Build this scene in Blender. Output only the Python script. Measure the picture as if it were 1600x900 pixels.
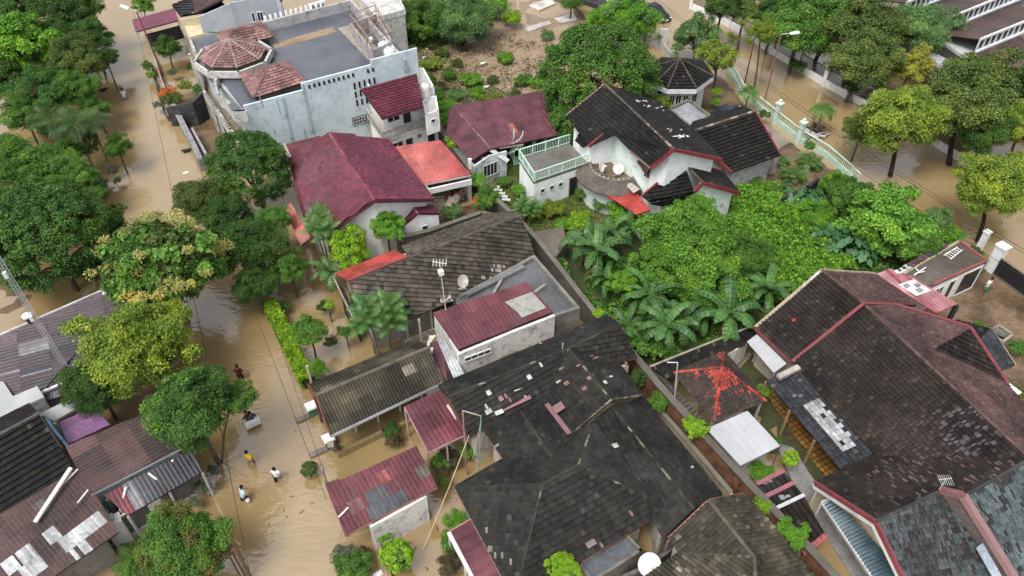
import bpy, bmesh, math, random
import numpy as np
from mathutils import Vector as V, Matrix, noise
rad = math.radians
SC = bpy.context.scene
COL = SC.collection
for _o in list(bpy.data.objects): bpy.data.objects.remove(_o)
R = random.Random(11)

# ------------------------------------------------------------ camera, sky, sun, exposure
FPX, PITCH, CAMH = 1210.0, rad(43), 40.0
cd = bpy.data.cameras.new('camera'); cam = bpy.data.objects.new('camera', cd); COL.objects.link(cam)
cam.location = (0, 0, CAMH); cam.rotation_euler = (math.pi/2-PITCH, 0, 0)
cd.sensor_width = 36; cd.lens = 36*FPX/1600; cd.clip_end = 3000; cd.clip_start = 1
SC.camera = cam
SUN_EL, SUN_AZ = rad(62), rad(215)          # azimuth clockwise from +Y
w = bpy.data.worlds.new('World'); SC.world = w; w.use_nodes = True
nt = w.node_tree; bg = nt.nodes['Background']
sky = nt.nodes.new('ShaderNodeTexSky'); sky.sky_type = 'NISHITA'; sky.sun_disc = False
sky.sun_elevation = SUN_EL; sky.sun_rotation = SUN_AZ; sky.dust_density = 4.0; sky.ozone_density = 1.0
hsv = nt.nodes.new('ShaderNodeHueSaturation'); hsv.inputs['Saturation'].default_value = 0.25; hsv.inputs['Value'].default_value = 1.0
# cloud cover: soft bright and dull banks in the overcast
tc = nt.nodes.new('ShaderNodeTexCoord'); cn = nt.nodes.new('ShaderNodeTexNoise'); cn.inputs['Scale'].default_value = 2.2; cn.inputs['Detail'].default_value = 5
cr = nt.nodes.new('ShaderNodeValToRGB'); cr.color_ramp.elements[0].position = .35; cr.color_ramp.elements[0].color = (.72,.73,.76,1)
cr.color_ramp.elements[1].position = .68; cr.color_ramp.elements[1].color = (1.35,1.33,1.3,1)
mx = nt.nodes.new('ShaderNodeMix'); mx.data_type = 'RGBA'; mx.blend_type = 'MULTIPLY'; mx.inputs['Factor'].default_value = 1
nt.links.new(tc.outputs['Generated'], cn.inputs['Vector']); nt.links.new(cn.outputs['Fac'], cr.inputs['Fac'])
nt.links.new(sky.outputs['Color'], hsv.inputs['Color']); nt.links.new(hsv.outputs['Color'], mx.inputs['A']); nt.links.new(cr.outputs['Color'], mx.inputs['B'])
nt.links.new(mx.outputs['Result'], bg.inputs['Color']); bg.inputs['Strength'].default_value = 0.15
sd = bpy.data.lights.new('sun', 'SUN'); sd.energy = 1.15; sd.angle = rad(22); sd.color = (1, .965, .91)
sun = bpy.data.objects.new('sun', sd); COL.objects.link(sun)
_d = V((math.sin(SUN_AZ)*math.cos(SUN_EL), math.cos(SUN_AZ)*math.cos(SUN_EL), math.sin(SUN_EL)))
sun.rotation_euler = _d.to_track_quat('Z', 'Y').to_euler()
vs = SC.view_settings; vs.view_transform = 'Standard'; vs.look = 'None'; vs.gamma = 1; vs.use_curve_mapping = False
vs.exposure = 0.72
try:
    SC.cycles.max_bounces = 6; SC.cycles.transparent_max_bounces = 6; SC.cycles.use_denoising = True
except Exception: pass

# ------------------------------------------------------------ survey: photo position + height above the water -> point in metres
CT, ST = math.cos(PITCH), math.sin(PITCH)
def P(x, y, z=0.0):
    dx = (x-800)/FPX; dy = (450-y)/FPX
    d = V((dx, CT+dy*ST, -ST+dy*CT)); t = (z-CAMH)/d.z
    return V((0, 0, CAMH)) + d*t
def px_of(p):
    f = p.y*CT-(p.z-CAMH)*ST; u = p.y*ST+(p.z-CAMH)*CT
    return 800+FPX*p.x/f, 450-FPX*u/f
def depth(p): return p.y*CT-(p.z-CAMH)*ST
def onplane(x, y, a, b, c):
    n = (b-a).cross(c-a); o = V((0, 0, CAMH)); d = P(x, y, 0)-o; return o+d*((a-o).dot(n)/d.dot(n))
def K(*q): return [P(*a) for a in q]
def nz(p, s=1.0, o=0.0): return noise.noise(V((p.x*s+o, p.y*s-o, p.z*s+o*.37)))

# ------------------------------------------------------------ scene tree helpers
def tag(o, label=None, cat=None, group=None, kind=None):
    if label: o['label'] = label
    if cat: o['category'] = cat
    if group: o['group'] = group
    if kind: o['kind'] = kind
    return o
def thing(name, label, cat, loc=(0, 0, 0), group=None, rz=0):
    o = bpy.data.objects.new(name, None); COL.objects.link(o); o.location = loc; o.rotation_euler = (0, 0, rz)
    o.empty_display_size = .3
    return tag(o, label, cat, group)
def origin(o):
    q = V((0, 0, 0))
    while o is not None: q = q+V(o.location); o = o.parent
    return q
def dup(root, loc, rz=0, s=1.0, label=None, group=None, mats=None):
    r = root.copy(); COL.objects.link(r); r.location = loc; r.rotation_euler = (0, 0, rz); r.scale = (s, s, s)
    if label: r['label'] = label
    if group: r['group'] = group
    for ch in list(root.children):
        c = ch.copy(); COL.objects.link(c); c.parent = r
        for g in list(ch.children):
            d = g.copy(); COL.objects.link(d); d.parent = c
    return r

class MB:
    def __init__(s): s.v = []; s.f = []; s.c = []; s.col = (1, 1, 1)
    def face(s, pts, col=None):
        n = len(s.v); s.v += [tuple(p) for p in pts]; s.f.append(tuple(range(n, n+len(pts)))); s.c.append(col or s.col)
    def hexa(s, b, t, col=None):          # bottom ring, top ring (same order)
        n = len(b); m = len(s.v); s.v += [tuple(p) for p in b]+[tuple(p) for p in t]
        fs = [tuple(range(m+n-1, m-1, -1)), tuple(range(m+n, m+2*n))]
        for i in range(n):
            j = (i+1) % n; fs.append((m+i, m+j, m+n+j, m+n+i))
        s.f += fs; s.c += [col or s.col]*len(fs)
    def box(s, c, d, rz=0, col=None):
        cx, sx = math.cos(rz), math.sin(rz); x, y, z = d[0]/2, d[1]/2, d[2]/2
        q = [(-x, -y), (x, -y), (x, y), (-x, y)]
        r = [(c[0]+a*cx-b*sx, c[1]+a*sx+b*cx) for a, b in q]
        s.hexa([(a, b, c[2]-z) for a, b in r], [(a, b, c[2]+z) for a, b in r], col)
    def bar(s, a, b, w, h=None, col=None):
        a = V(a); b = V(b); h = h or w; d = (b-a).normalized()
        up = V((0, 0, 1)) if abs(d.z) < .95 else V((0, 1, 0))
        x = d.cross(up).normalized()*w/2; y = x.cross(d).normalized()*h/2
        s.hexa([a-x-y, a+x-y, a+x+y, a-x+y], [b-x-y, b+x-y, b+x+y, b-x+y], col)
    def tube(s, pts, rr, n=6, col=None, caps=True):
        pts = [V(p) for p in pts]; m = len(s.v); k = len(pts)
        if not isinstance(rr, (list, tuple)): rr = [rr]*k
        ref = V((.31, .17, .93))
        for i, p in enumerate(pts):
            d = (pts[min(i+1, k-1)]-pts[max(i-1, 0)]).normalized()
            x = d.cross(ref)
            x = x.normalized() if x.length > .05 else d.cross(V((1, 0, 0))).normalized()
            y = d.cross(x)
            for j in range(n):
                a = 2*math.pi*j/n; s.v.append(tuple(p+(x*math.cos(a)+y*math.sin(a))*rr[i]))
        fs = []
        for i in range(k-1):
            for j in range(n):
                a = m+i*n+j; b = m+i*n+(j+1) % n; fs.append((a, b, b+n, a+n))
        if caps: fs += [tuple(range(m+n-1, m-1, -1)), tuple(range(m+(k-1)*n, m+k*n))]
        s.f += fs; s.c += [col or s.col]*len(fs)
    def prism(s, poly, z0, z1, col=None):
        a = sum(poly[i][0]*poly[(i+1) % len(poly)][1]-poly[(i+1) % len(poly)][0]*poly[i][1] for i in range(len(poly)))
        if a < 0: poly = poly[::-1]
        s.hexa([(p[0], p[1], z0) for p in poly], [(p[0], p[1], z1) for p in poly], col)
    def lathe(s, c, prof, n=16, col=None):
        m = len(s.v); k = len(prof); c = V(c)
        for r, z in prof:
            for j in range(n):
                a = 2*math.pi*j/n; s.v.append((c.x+r*math.cos(a), c.y+r*math.sin(a), c.z+z))
        fs = []
        for i in range(k-1):
            for j in range(n):
                a = m+i*n+j; b = m+i*n+(j+1) % n; fs.append((a, b, b+n, a+n))
        fs += [tuple(range(m+n-1, m-1, -1)), tuple(range(m+(k-1)*n, m+k*n))]
        s.f += fs; s.c += [col or s.col]*len(fs)
    def build(s, name, mat, parent=None, org=None, smooth=False):
        if parent is not None: org = origin(parent)
        org = V(org) if org is not None else V((0, 0, 0))
        me = bpy.data.meshes.new(name)
        me.from_pydata([(p[0]-org.x, p[1]-org.y, p[2]-org.z) for p in s.v], [], s.f)
        ca = me.color_attributes.new('tint', 'FLOAT_COLOR', 'CORNER')
        buf = []
        for f, c in zip(s.f, s.c): buf += [c[0], c[1], c[2], 1.0]*len(f)
        ca.data.foreach_set('color', buf)
        me.materials.append(mat)
        if smooth: me.polygons.foreach_set('use_smooth', [True]*len(s.f))
        o = bpy.data.objects.new(name, me); COL.objects.link(o)
        if parent is not None: o.parent = parent
        else: o.location = org
        return o

# ------------------------------------------------------------ materials
def newmat(name, rough=.6, spec=.3):
    m = bpy.data.materials.new(name); m.use_nodes = True
    b = m.node_tree.nodes['Principled BSDF']; b.inputs['Roughness'].default_value = rough
    b.inputs['Specular IOR Level'].default_value = spec
    return m, m.node_tree, b
def N(t, kind, **kw):
    n = t.nodes.new(kind)
    for k, v in kw.items():
        if k in n.inputs.keys(): n.inputs[k].default_value = v
        else: setattr(n, k, v)
    return n
def nzn(t, scale, detail=4, rough=.6, stretch=None):
    c = N(t, 'ShaderNodeTexCoord'); n = N(t, 'ShaderNodeTexNoise', Scale=scale, Detail=detail, Roughness=rough)
    if stretch:
        mp = N(t, 'ShaderNodeMapping'); mp.inputs['Scale'].default_value = stretch
        t.links.new(c.outputs['Object'], mp.inputs['Vector']); t.links.new(mp.outputs['Vector'], n.inputs['Vector'])
    else: t.links.new(c.outputs['Object'], n.inputs['Vector'])
    return n
def ramp(t, src, stops):
    r = N(t, 'ShaderNodeValToRGB'); e = r.color_ramp.elements
    while len(e) < len(stops): e.new(.5)
    for i, (p, c) in enumerate(stops):
        e[i].position = p; e[i].color = (*c, 1) if len(c) == 3 else c
    t.links.new(src, r.inputs['Fac']); return r
def mix(t, a, b, fac, mode='MIX'):
    m = N(t, 'ShaderNodeMix', data_type='RGBA', blend_type=mode)
    for s, k in ((a, 'A'), (b, 'B')):
        if isinstance(s, tuple): m.inputs[k].default_value = (*s, 1)
        else: t.links.new(s, m.inputs[k])
    if isinstance(fac, (int, float)): m.inputs['Factor'].default_value = fac
    else: t.links.new(fac, m.inputs['Factor'])
    return m.outputs['Result']
def bump(t, b, src, strength=.3, dist=.02):
    n = N(t, 'ShaderNodeBump', Strength=strength, Distance=dist); t.links.new(src, n.inputs['Height']); t.links.new(n.outputs['Normal'], b.inputs['Normal'])
def tintmat(name, rough=.6, spec=.3, lo=.65, hi=1.25, s1=.7, s2=9, dirt=None, dirt_amt=.5, bmp=.25, metal=0):
    """albedo from the mesh's own tint, broken up by weathering noise and blotches of dirt / rust / lichen"""
    m, t, b = newmat(name, rough, spec)
    at = N(t, 'ShaderNodeAttribute', attribute_name='tint')
    n1 = nzn(t, s1, 5); n2 = nzn(t, s2, 4, .7)
    r1 = ramp(t, n1.outputs['Fac'], [(.3, (lo,)*3), (.7, (hi,)*3)]); r2 = ramp(t, n2.outputs['Fac'], [(.3, (lo+.1,)*3), (.72, (hi-.05,)*3)])
    c = mix(t, at.outputs['Color'], r1.outputs['Color'], 1, 'MULTIPLY'); c = mix(t, c, r2.outputs['Color'], 1, 'MULTIPLY')
    if dirt:
        n3 = nzn(t, 1.7, 8, .72); r3 = ramp(t, n3.outputs['Fac'], [(.5, (0, 0, 0)), (.68, (dirt_amt,)*3)])
        c = mix(t, c, dirt, r3.outputs['Color'])
    t.links.new(c, b.inputs['Base Color'])
    rr = ramp(t, n1.outputs['Fac'], [(.35, (max(.08, rough-.22),)*3), (.65, (min(1, rough+.15),)*3)]); t.links.new(rr.outputs['Color'], b.inputs['Roughness'])
    b.inputs['Metallic'].default_value = metal
    if bmp: bump(t, b, n2.outputs['Fac'], bmp, .015)
    return m
M = {}
M['tile'] = tintmat('wet_roof_tile', .68, .12, .6, 1.35, .35, 14, (.05, .045, .02), .35)
M['tile_clean'] = tintmat('glazed_roof_tile', .5, .2, .82, 1.15, .3, 16, None, 0)
M['tile_pale'] = tintmat('lichen_roof_tile', .78, .1, .6, 1.3, .5, 10, (.03, .03, .03), .45)
M['metal'] = tintmat('painted_roof_sheet', .45, .35, .6, 1.3, .45, 7, (.055, .035, .03), .45, .12)
M['rust'] = tintmat('rusty_roof_sheet', .6, .3, .55, 1.35, .6, 6, (.10, .045, .025), .5, .2)
M['trim'] = tintmat('painted_trim', .55, .3, .75, 1.15, .8, 12, (.05, .045, .04), .3, .1)
M['plaster'] = tintmat('weathered_plaster', .8, .2, .82, 1.08, .5, 5, (.25, .25, .24), .35, .15)
M['stain'] = tintmat('stained_plaster', .85, .2, .7, 1.1, .4, 4, (.09, .085, .075), .75, .2)
M['mould'] = tintmat('black_moulded_wall', .85, .2, .5, 1.3, .6, 5, (.16, .15, .13), .6, .3)
M['brick'] = tintmat('old_brick_wall', .9, .15, .6, 1.3, 1.2, 8, (.03, .032, .025), .8, .4)
M['concrete'] = tintmat('wet_concrete', .45, .35, .6, 1.3, .35, 6, (.06, .05, .035), .5, .1)
M['wet'] = tintmat('puddled_roof_deck', .22, .5, .6, 1.3, .3, 5, (.10, .07, .04), .4, .05)
M['paint'] = tintmat('smooth_paint', .4, .4, .9, 1.08, 1, 12, None, 0, .03)
M['wood'] = tintmat('weathered_wood', .8, .2, .6, 1.3, 2, 14, None, 0, .3)
M['bark'] = tintmat('tree_bark', .9, .1, .5, 1.4, 2, 12, None, 0, .5)
M['cloth'] = tintmat('cloth', .9, .1, .85, 1.1, 3, 20, None, 0, .1)
M['skin'] = tintmat('skin', .6, .3, .95, 1.05, 3, 20, None, 0, .0)
def glassmat():
    m, t, b = newmat('dark_window_glass', .12, .5); b.inputs['Base Color'].default_value = (.02, .024, .028, 1); return m
M['glass'] = glassmat()
M['sheet'] = tintmat('clean_white_sheet', .4, .4, .88, 1.06, .6, 5, (.42, .42, .42), .25, .05)
M['bluewall'] = tintmat('flaking_blue_wall', .85, .2, .84, 1.1, .5, 5, (.20, .24, .26), .5, .15)
def darkmat():
    m, t, b = newmat('unlit_interior', .9, .1); b.inputs['Base Color'].default_value = (.018, .016, .014, 1); return m
M['dark'] = darkmat()
def watermat():
    m, t, b = newmat('silty_flood_water', .03, .5)
    n = nzn(t, .05, 4, .55); n2 = nzn(t, .35, 5, .6)
    r = ramp(t, n.outputs['Fac'], [(.3, (.235, .160, .070)), (.5, (.285, .202, .096)), (.72, (.345, .258, .145))])
    r2 = ramp(t, n2.outputs['Fac'], [(.3, (.92,)*3), (.7, (1.07,)*3)])
    t.links.new(mix(t, r.outputs['Color'], r2.outputs['Color'], 1, 'MULTIPLY'), b.inputs['Base Color'])
    b.inputs['IOR'].default_value = 2.3
    w1 = nzn(t, 1.5, 3, .5, (1, 1.9, 1)); w2 = nzn(t, 4.5, 3, .55); ar = nzn(t, .10, 2)
    a = N(t, 'ShaderNodeMath', operation='MULTIPLY_ADD'); t.links.new(w2.outputs['Fac'], a.inputs[0]); a.inputs[1].default_value = .2; t.links.new(w1.outputs['Fac'], a.inputs[2])
    amp = N(t, 'ShaderNodeMapRange'); t.links.new(ar.outputs['Fac'], amp.inputs['Value'])
    amp.inputs['From Min'].default_value = .42; amp.inputs['From Max'].default_value = .62; amp.inputs['To Min'].default_value = .05; amp.inputs['To Max'].default_value = .62
    bn = N(t, 'ShaderNodeBump', Distance=.10); t.links.new(a.outputs[0], bn.inputs['Height']); t.links.new(amp.outputs['Result'], bn.inputs['Strength']); t.links.new(bn.outputs['Normal'], b.inputs['Normal'])
    return m
M['water'] = watermat()
def soilmat(name, cols, rough=.85, sc=.35, wet=True):
    m, t, b = newmat(name, rough, .3)
    n = nzn(t, sc, 10, .68); n2 = nzn(t, 5, 6, .7)
    st = [(.28+.44*i/(len(cols)-1), c) for i, c in enumerate(cols)]
    r = ramp(t, n.outputs['Fac'], st); r2 = ramp(t, n2.outputs['Fac'], [(.3, (.6,)*3), (.7, (1.3,)*3)])
    t.links.new(mix(t, r.outputs['Color'], r2.outputs['Color'], 1, 'MULTIPLY'), b.inputs['Base Color'])
    if wet:
        rr = ramp(t, n.outputs['Fac'], [(.4, (.25,)*3), (.55, (rough,)*3)]); t.links.new(rr.outputs['Color'], b.inputs['Roughness'])
    bump(t, b, n2.outputs['Fac'], .5, .06); return m
M['soil'] = soilmat('churned_soil', [(.12, .085, .045), (.20, .14, .085), (.30, .215, .15), (.19, .15, .08), (.11, .115, .045)])
M['mud'] = soilmat('wet_mud_yard', [(.035, .026, .017), (.095, .064, .038), (.19, .128, .078), (.07, .05, .033)], .5, .3)
M['lawn'] = soilmat('muddy_lawn', [(.06, .055, .025), (.10, .10, .035), (.09, .11, .03), (.12, .10, .05)], .9, .5, False)
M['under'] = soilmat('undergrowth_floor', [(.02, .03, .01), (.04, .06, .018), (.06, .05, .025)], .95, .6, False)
M['slab'] = soilmat('silted_concrete', [(.12, .085, .05), (.20, .14, .09), (.27, .20, .14), (.17, .12, .075)], .6, .3)
M['moss'] = soilmat('mossy_yard', [(.03, .03, .018), (.06, .055, .03), (.05, .065, .022), (.09, .075, .05)], .5, .5)
def gridmat():
    m, t, b = newmat('ochre_floor_tiles', .25, .5)
    c = N(t, 'ShaderNodeTexCoord'); mp = N(t, 'ShaderNodeMapping'); mp.inputs['Rotation'].default_value = (0, 0, rad(62))
    br = N(t, 'ShaderNodeTexBrick', Scale=1.0, offset=0.0); br.inputs['Brick Width'].default_value = .34; br.inputs['Row Height'].default_value = .34; br.inputs['Mortar Size'].default_value = .03
    br.inputs['Color1'].default_value = (.30, .155, .04, 1); br.inputs['Color2'].default_value = (.22, .115, .035, 1); br.inputs['Mortar'].default_value = (.05, .03, .015, 1)
    t.links.new(c.outputs['Object'], mp.inputs['Vector']); t.links.new(mp.outputs['Vector'], br.inputs['Vector'])
    n = nzn(t, 1.2, 5); r = ramp(t, n.outputs['Fac'], [(.3, (.6,)*3), (.7, (1.2,)*3)])
    t.links.new(mix(t, br.outputs['Color'], r.outputs['Color'], 1, 'MULTIPLY'), b.inputs['Base Color']); return m
M['ochre'] = gridmat()
def leafmat(name, c1, c2, c3, trans=.18, rough=.55):
    m, t, b = newmat(name, rough, .12)
    g = N(t, 'ShaderNodeNewGeometry'); oi = N(t, 'ShaderNodeObjectInfo')
    r = ramp(t, g.outputs['Random Per Island'], [(.05, c1), (.55, c2), (.97, c3)])
    n = nzn(t, 1.9, 3); rn = ramp(t, n.outputs['Fac'], [(.32, (.62, .72, .8)), (.55, (1, 1, 1)), (.72, (1.5, 1.3, .95))])
    c = mix(t, r.outputs['Color'], rn.outputs['Color'], 1, 'MULTIPLY')
    h = N(t, 'ShaderNodeHueSaturation'); mr = N(t, 'ShaderNodeMapRange'); t.links.new(oi.outputs['Random'], mr.inputs['Value']); mr.inputs['To Min'].default_value = .84; mr.inputs['To Max'].default_value = 1.18
    t.links.new(mr.outputs['Result'], h.inputs['Value']); t.links.new(c, h.inputs['Color'])
    t.links.new(h.outputs['Color'], b.inputs['Base Color'])
    tr = N(t, 'ShaderNodeBsdfTranslucent'); t.links.new(h.outputs['Color'], tr.inputs['Color'])
    ms = N(t, 'ShaderNodeMixShader'); ms.inputs[0].default_value = trans
    out = t.nodes['Material Output']; t.links.new(b.outputs[0], ms.inputs[1]); t.links.new(tr.outputs[0], ms.inputs[2]); t.links.new(ms.outputs[0], out.inputs[0])
    return m
L = {}
L['dark'] = leafmat('leaf_dark', (0.024, 0.061, 0.015), (0.051, 0.120, 0.024), (0.104, 0.183, 0.039))
L['mid'] = leafmat('leaf_mid', (0.043, 0.104, 0.017), (0.081, 0.183, 0.029), (0.146, 0.268, 0.049))
L['olive'] = leafmat('leaf_olive', (0.049, 0.083, 0.020), (0.098, 0.146, 0.034), (0.171, 0.213, 0.055))
L['bright'] = leafmat('leaf_bright', (0.067, 0.171, 0.015), (0.122, 0.293, 0.024), (0.207, 0.403, 0.049))
L['lime'] = leafmat('leaf_lime', (.12, .24, .01), (.20, .36, .02), (.30, .44, .04))
L['yellow'] = leafmat('leaf_yellowgreen', (0.085, 0.146, 0.018), (0.171, 0.250, 0.030), (0.305, 0.354, 0.055))
L['gold'] = leafmat('leaf_gold', (0.17, 0.2, 0.025), (0.3, 0.3, 0.05), (0.42, 0.38, 0.08))
L['feather'] = leafmat('leaf_feather', (0.061, 0.122, 0.039), (0.104, 0.201, 0.061), (0.159, 0.268, 0.085))
L['grey'] = leafmat('leaf_grey', (0.073, 0.091, 0.061), (0.134, 0.159, 0.104), (0.207, 0.220, 0.146))
L['brownish'] = leafmat('leaf_brownish', (0.061, 0.091, 0.018), (0.122, 0.152, 0.030), (0.244, 0.146, 0.061))
L['dry'] = leafmat('leaf_dry', (.05, .04, .02), (.09, .075, .04), (.14, .11, .06))
L['banana'] = leafmat('leaf_banana', (.05, .13, .03), (.09, .20, .05), (.16, .28, .09), .35, .4)
L['teal'] = leafmat('leaf_taro', (.03, .10, .035), (.055, .15, .055), (.09, .21, .08), .3, .4)
L['flower'] = leafmat('blossom_cream', (.29, .28, .07), (.39, .37, .12), (.48, .45, .17))
L['orange'] = leafmat('blossom_orange', (.45, .09, .02), (.6, .15, .03), (.65, .22, .05))
L['fresh'] = leafmat('leaf_fresh', (.06, .15, .018), (.115, .26, .03), (.20, .37, .055))
L['creeper'] = leafmat('leaf_creeper', (.05, .13, .014), (.105, .245, .022), (.21, .37, .045))
# ------------------------------------------------------------ roofs: real courses of tiles / real corrugated sheets
def mvc(p, poly):
    n = len(poly); w = [0]*n; d = [(q[0]-p[0], q[1]-p[1]) for q in poly]; r = [math.hypot(*a) for a in d]
    for i in range(n):
        if r[i] < 1e-6: w = [0]*n; w[i] = 1; return w
    t = [0]*n
    for i in range(n):
        j = (i+1) % n; cr = d[i][0]*d[j][1]-d[j][0]*d[i][1]; dt = d[i][0]*d[j][0]+d[i][1]*d[j][1]
        if abs(cr) < 1e-9 and dt < 0:
            w = [0]*n; s = r[i]+r[j]; w[i] = r[j]/s; w[j] = r[i]/s; return w
        t[i] = cr/(r[i]*r[j]+dt) if abs(r[i]*r[j]+dt) > 1e-12 else 0
    for i in range(n): w[i] = (t[i-1]+t[i])/r[i]
    s = sum(w)
    return [a/s for a in w] if abs(s) > 1e-9 else [1/n]*n
def inside(p, poly):
    c = False; j = len(poly)-1
    for i in range(len(poly)):
        a, b = poly[i], poly[j]
        if (a[1] > p[1]) != (b[1] > p[1]) and p[0] < (b[0]-a[0])*(p[1]-a[1])/(b[1]-a[1])+a[0]: c = not c
        j = i
    return c
def clip(poly, u0, u1, v0, v1):
    for ax, lim, sg in ((0, u0, 1), (0, u1, -1), (1, v0, 1), (1, v1, -1)):
        out = []
        for i in range(len(poly)):
            a = poly[i-1]; b = poly[i]; da = (a[ax]-lim)*sg; db = (b[ax]-lim)*sg
            if (da >= 0) != (db >= 0):
                k = da/(da-db); out.append((a[0]+(b[0]-a[0])*k, a[1]+(b[1]-a[1])*k))
            if db >= 0: out.append(b)
        poly = out
        if len(poly) < 3: return []
    return poly
def lerp(a, b, t): return tuple(x+(y-x)*t for x, y in zip(a, b))
# style: (c0, c1, noise scale, speckle colour, speckle share, jitter)
ST_ = {
 'black':  dict(c=((.0145, .0145, .015), (.027, .026, .024)), s=.45, sp=(.045, .04, .035), pr=.03, j=.3),
 'black2': dict(c=((.010, .010, .011), (.018, .017, .016)), s=.45, sp=(.05, .045, .04), pr=.01, j=.2),
 'brown':  dict(c=((.015, .0125, .012), (.036, .028, .024)), s=.35, sp=(.055, .047, .038), pr=.07, j=.2),
 'grey':   dict(c=((.05, .043, .036), (.095, .082, .064)), s=.55, sp=(.035, .034, .034), pr=.16, j=.35),
 'rib':    dict(c=((.028, .026, .021), (.085, .076, .052)), s=.5, sp=(.17, .16, .12), pr=.05, j=.3),
 'pinkish':dict(c=((.045, .030, .029), (.10, .060, .058)), s=.4, sp=(.10, .065, .062), pr=.12, j=.25),
 'pinkmoss':dict(c=((.15, .085, .08), (.30, .17, .16)), s=.6, sp=(.10, .085, .06), pr=.1, j=.25),
 'maroon': dict(c=((.085, .017, .032), (.13, .034, .052)), s=.4, sp=(.05, .025, .036), pr=.1, j=.2),
 'teal':   dict(c=((.042, .05, .053), (.10, .128, .135)), s=.42, sp=(.035, .034, .033), pr=.16, j=.3),
 'red':    dict(c=((.35, .045, .04), (.44, .07, .06)), s=.4, sp=(.25, .04, .04), pr=.04, j=.15),
 'redlite':dict(c=((.36, .075, .065), (.46, .14, .125)), s=.5, sp=(.30, .05, .05), pr=.1, j=.12),
 'darkmar':dict(c=((.085, .030, .043), (.125, .045, .06)), s=.35, sp=(.17, .05, .055), pr=.03, j=.14),
 'rustmar':dict(c=((.095, .030, .040), (.155, .046, .058)), s=.35, sp=(.09, .04, .05), pr=.06, j=.14),
 'zincbrn':dict(c=((.04, .028, .029), (.09, .052, .052)), s=.4, sp=(.14, .13, .135), pr=.05, j=.2),
 'zincvio':dict(c=((.045, .042, .052), (.105, .082, .09)), s=.4, sp=(.2, .2, .22), pr=.06, j=.22),
 'violet': dict(c=((.19, .075, .19), (.27, .14, .27)), s=.5, sp=(.22, .07, .22), pr=.1, j=.1),
 'fade':   dict(c=((.30, .10, .115), (.46, .27, .28)), s=.5, sp=(.22, .06, .07), pr=.2, j=.15),
 'blue':   dict(c=((.05, .095, .12), (.10, .145, .17)), s=.5, sp=(.16, .18, .2), pr=.1, j=.2),
 'white':  dict(c=((.36, .37, .385), (.41, .42, .435)), s=.3, sp=(.33, .33, .34), pr=.02, j=.06),
 'purple': dict(c=((.13, .03, .06), (.17, .045, .08)), s=.4, sp=(.2, .05, .1), pr=.03, j=.06),
 'slate':  dict(c=((.022, .024, .030), (.045, .046, .055)), s=.5, sp=(.12, .12, .12), pr=.04, j=.3),
}
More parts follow.
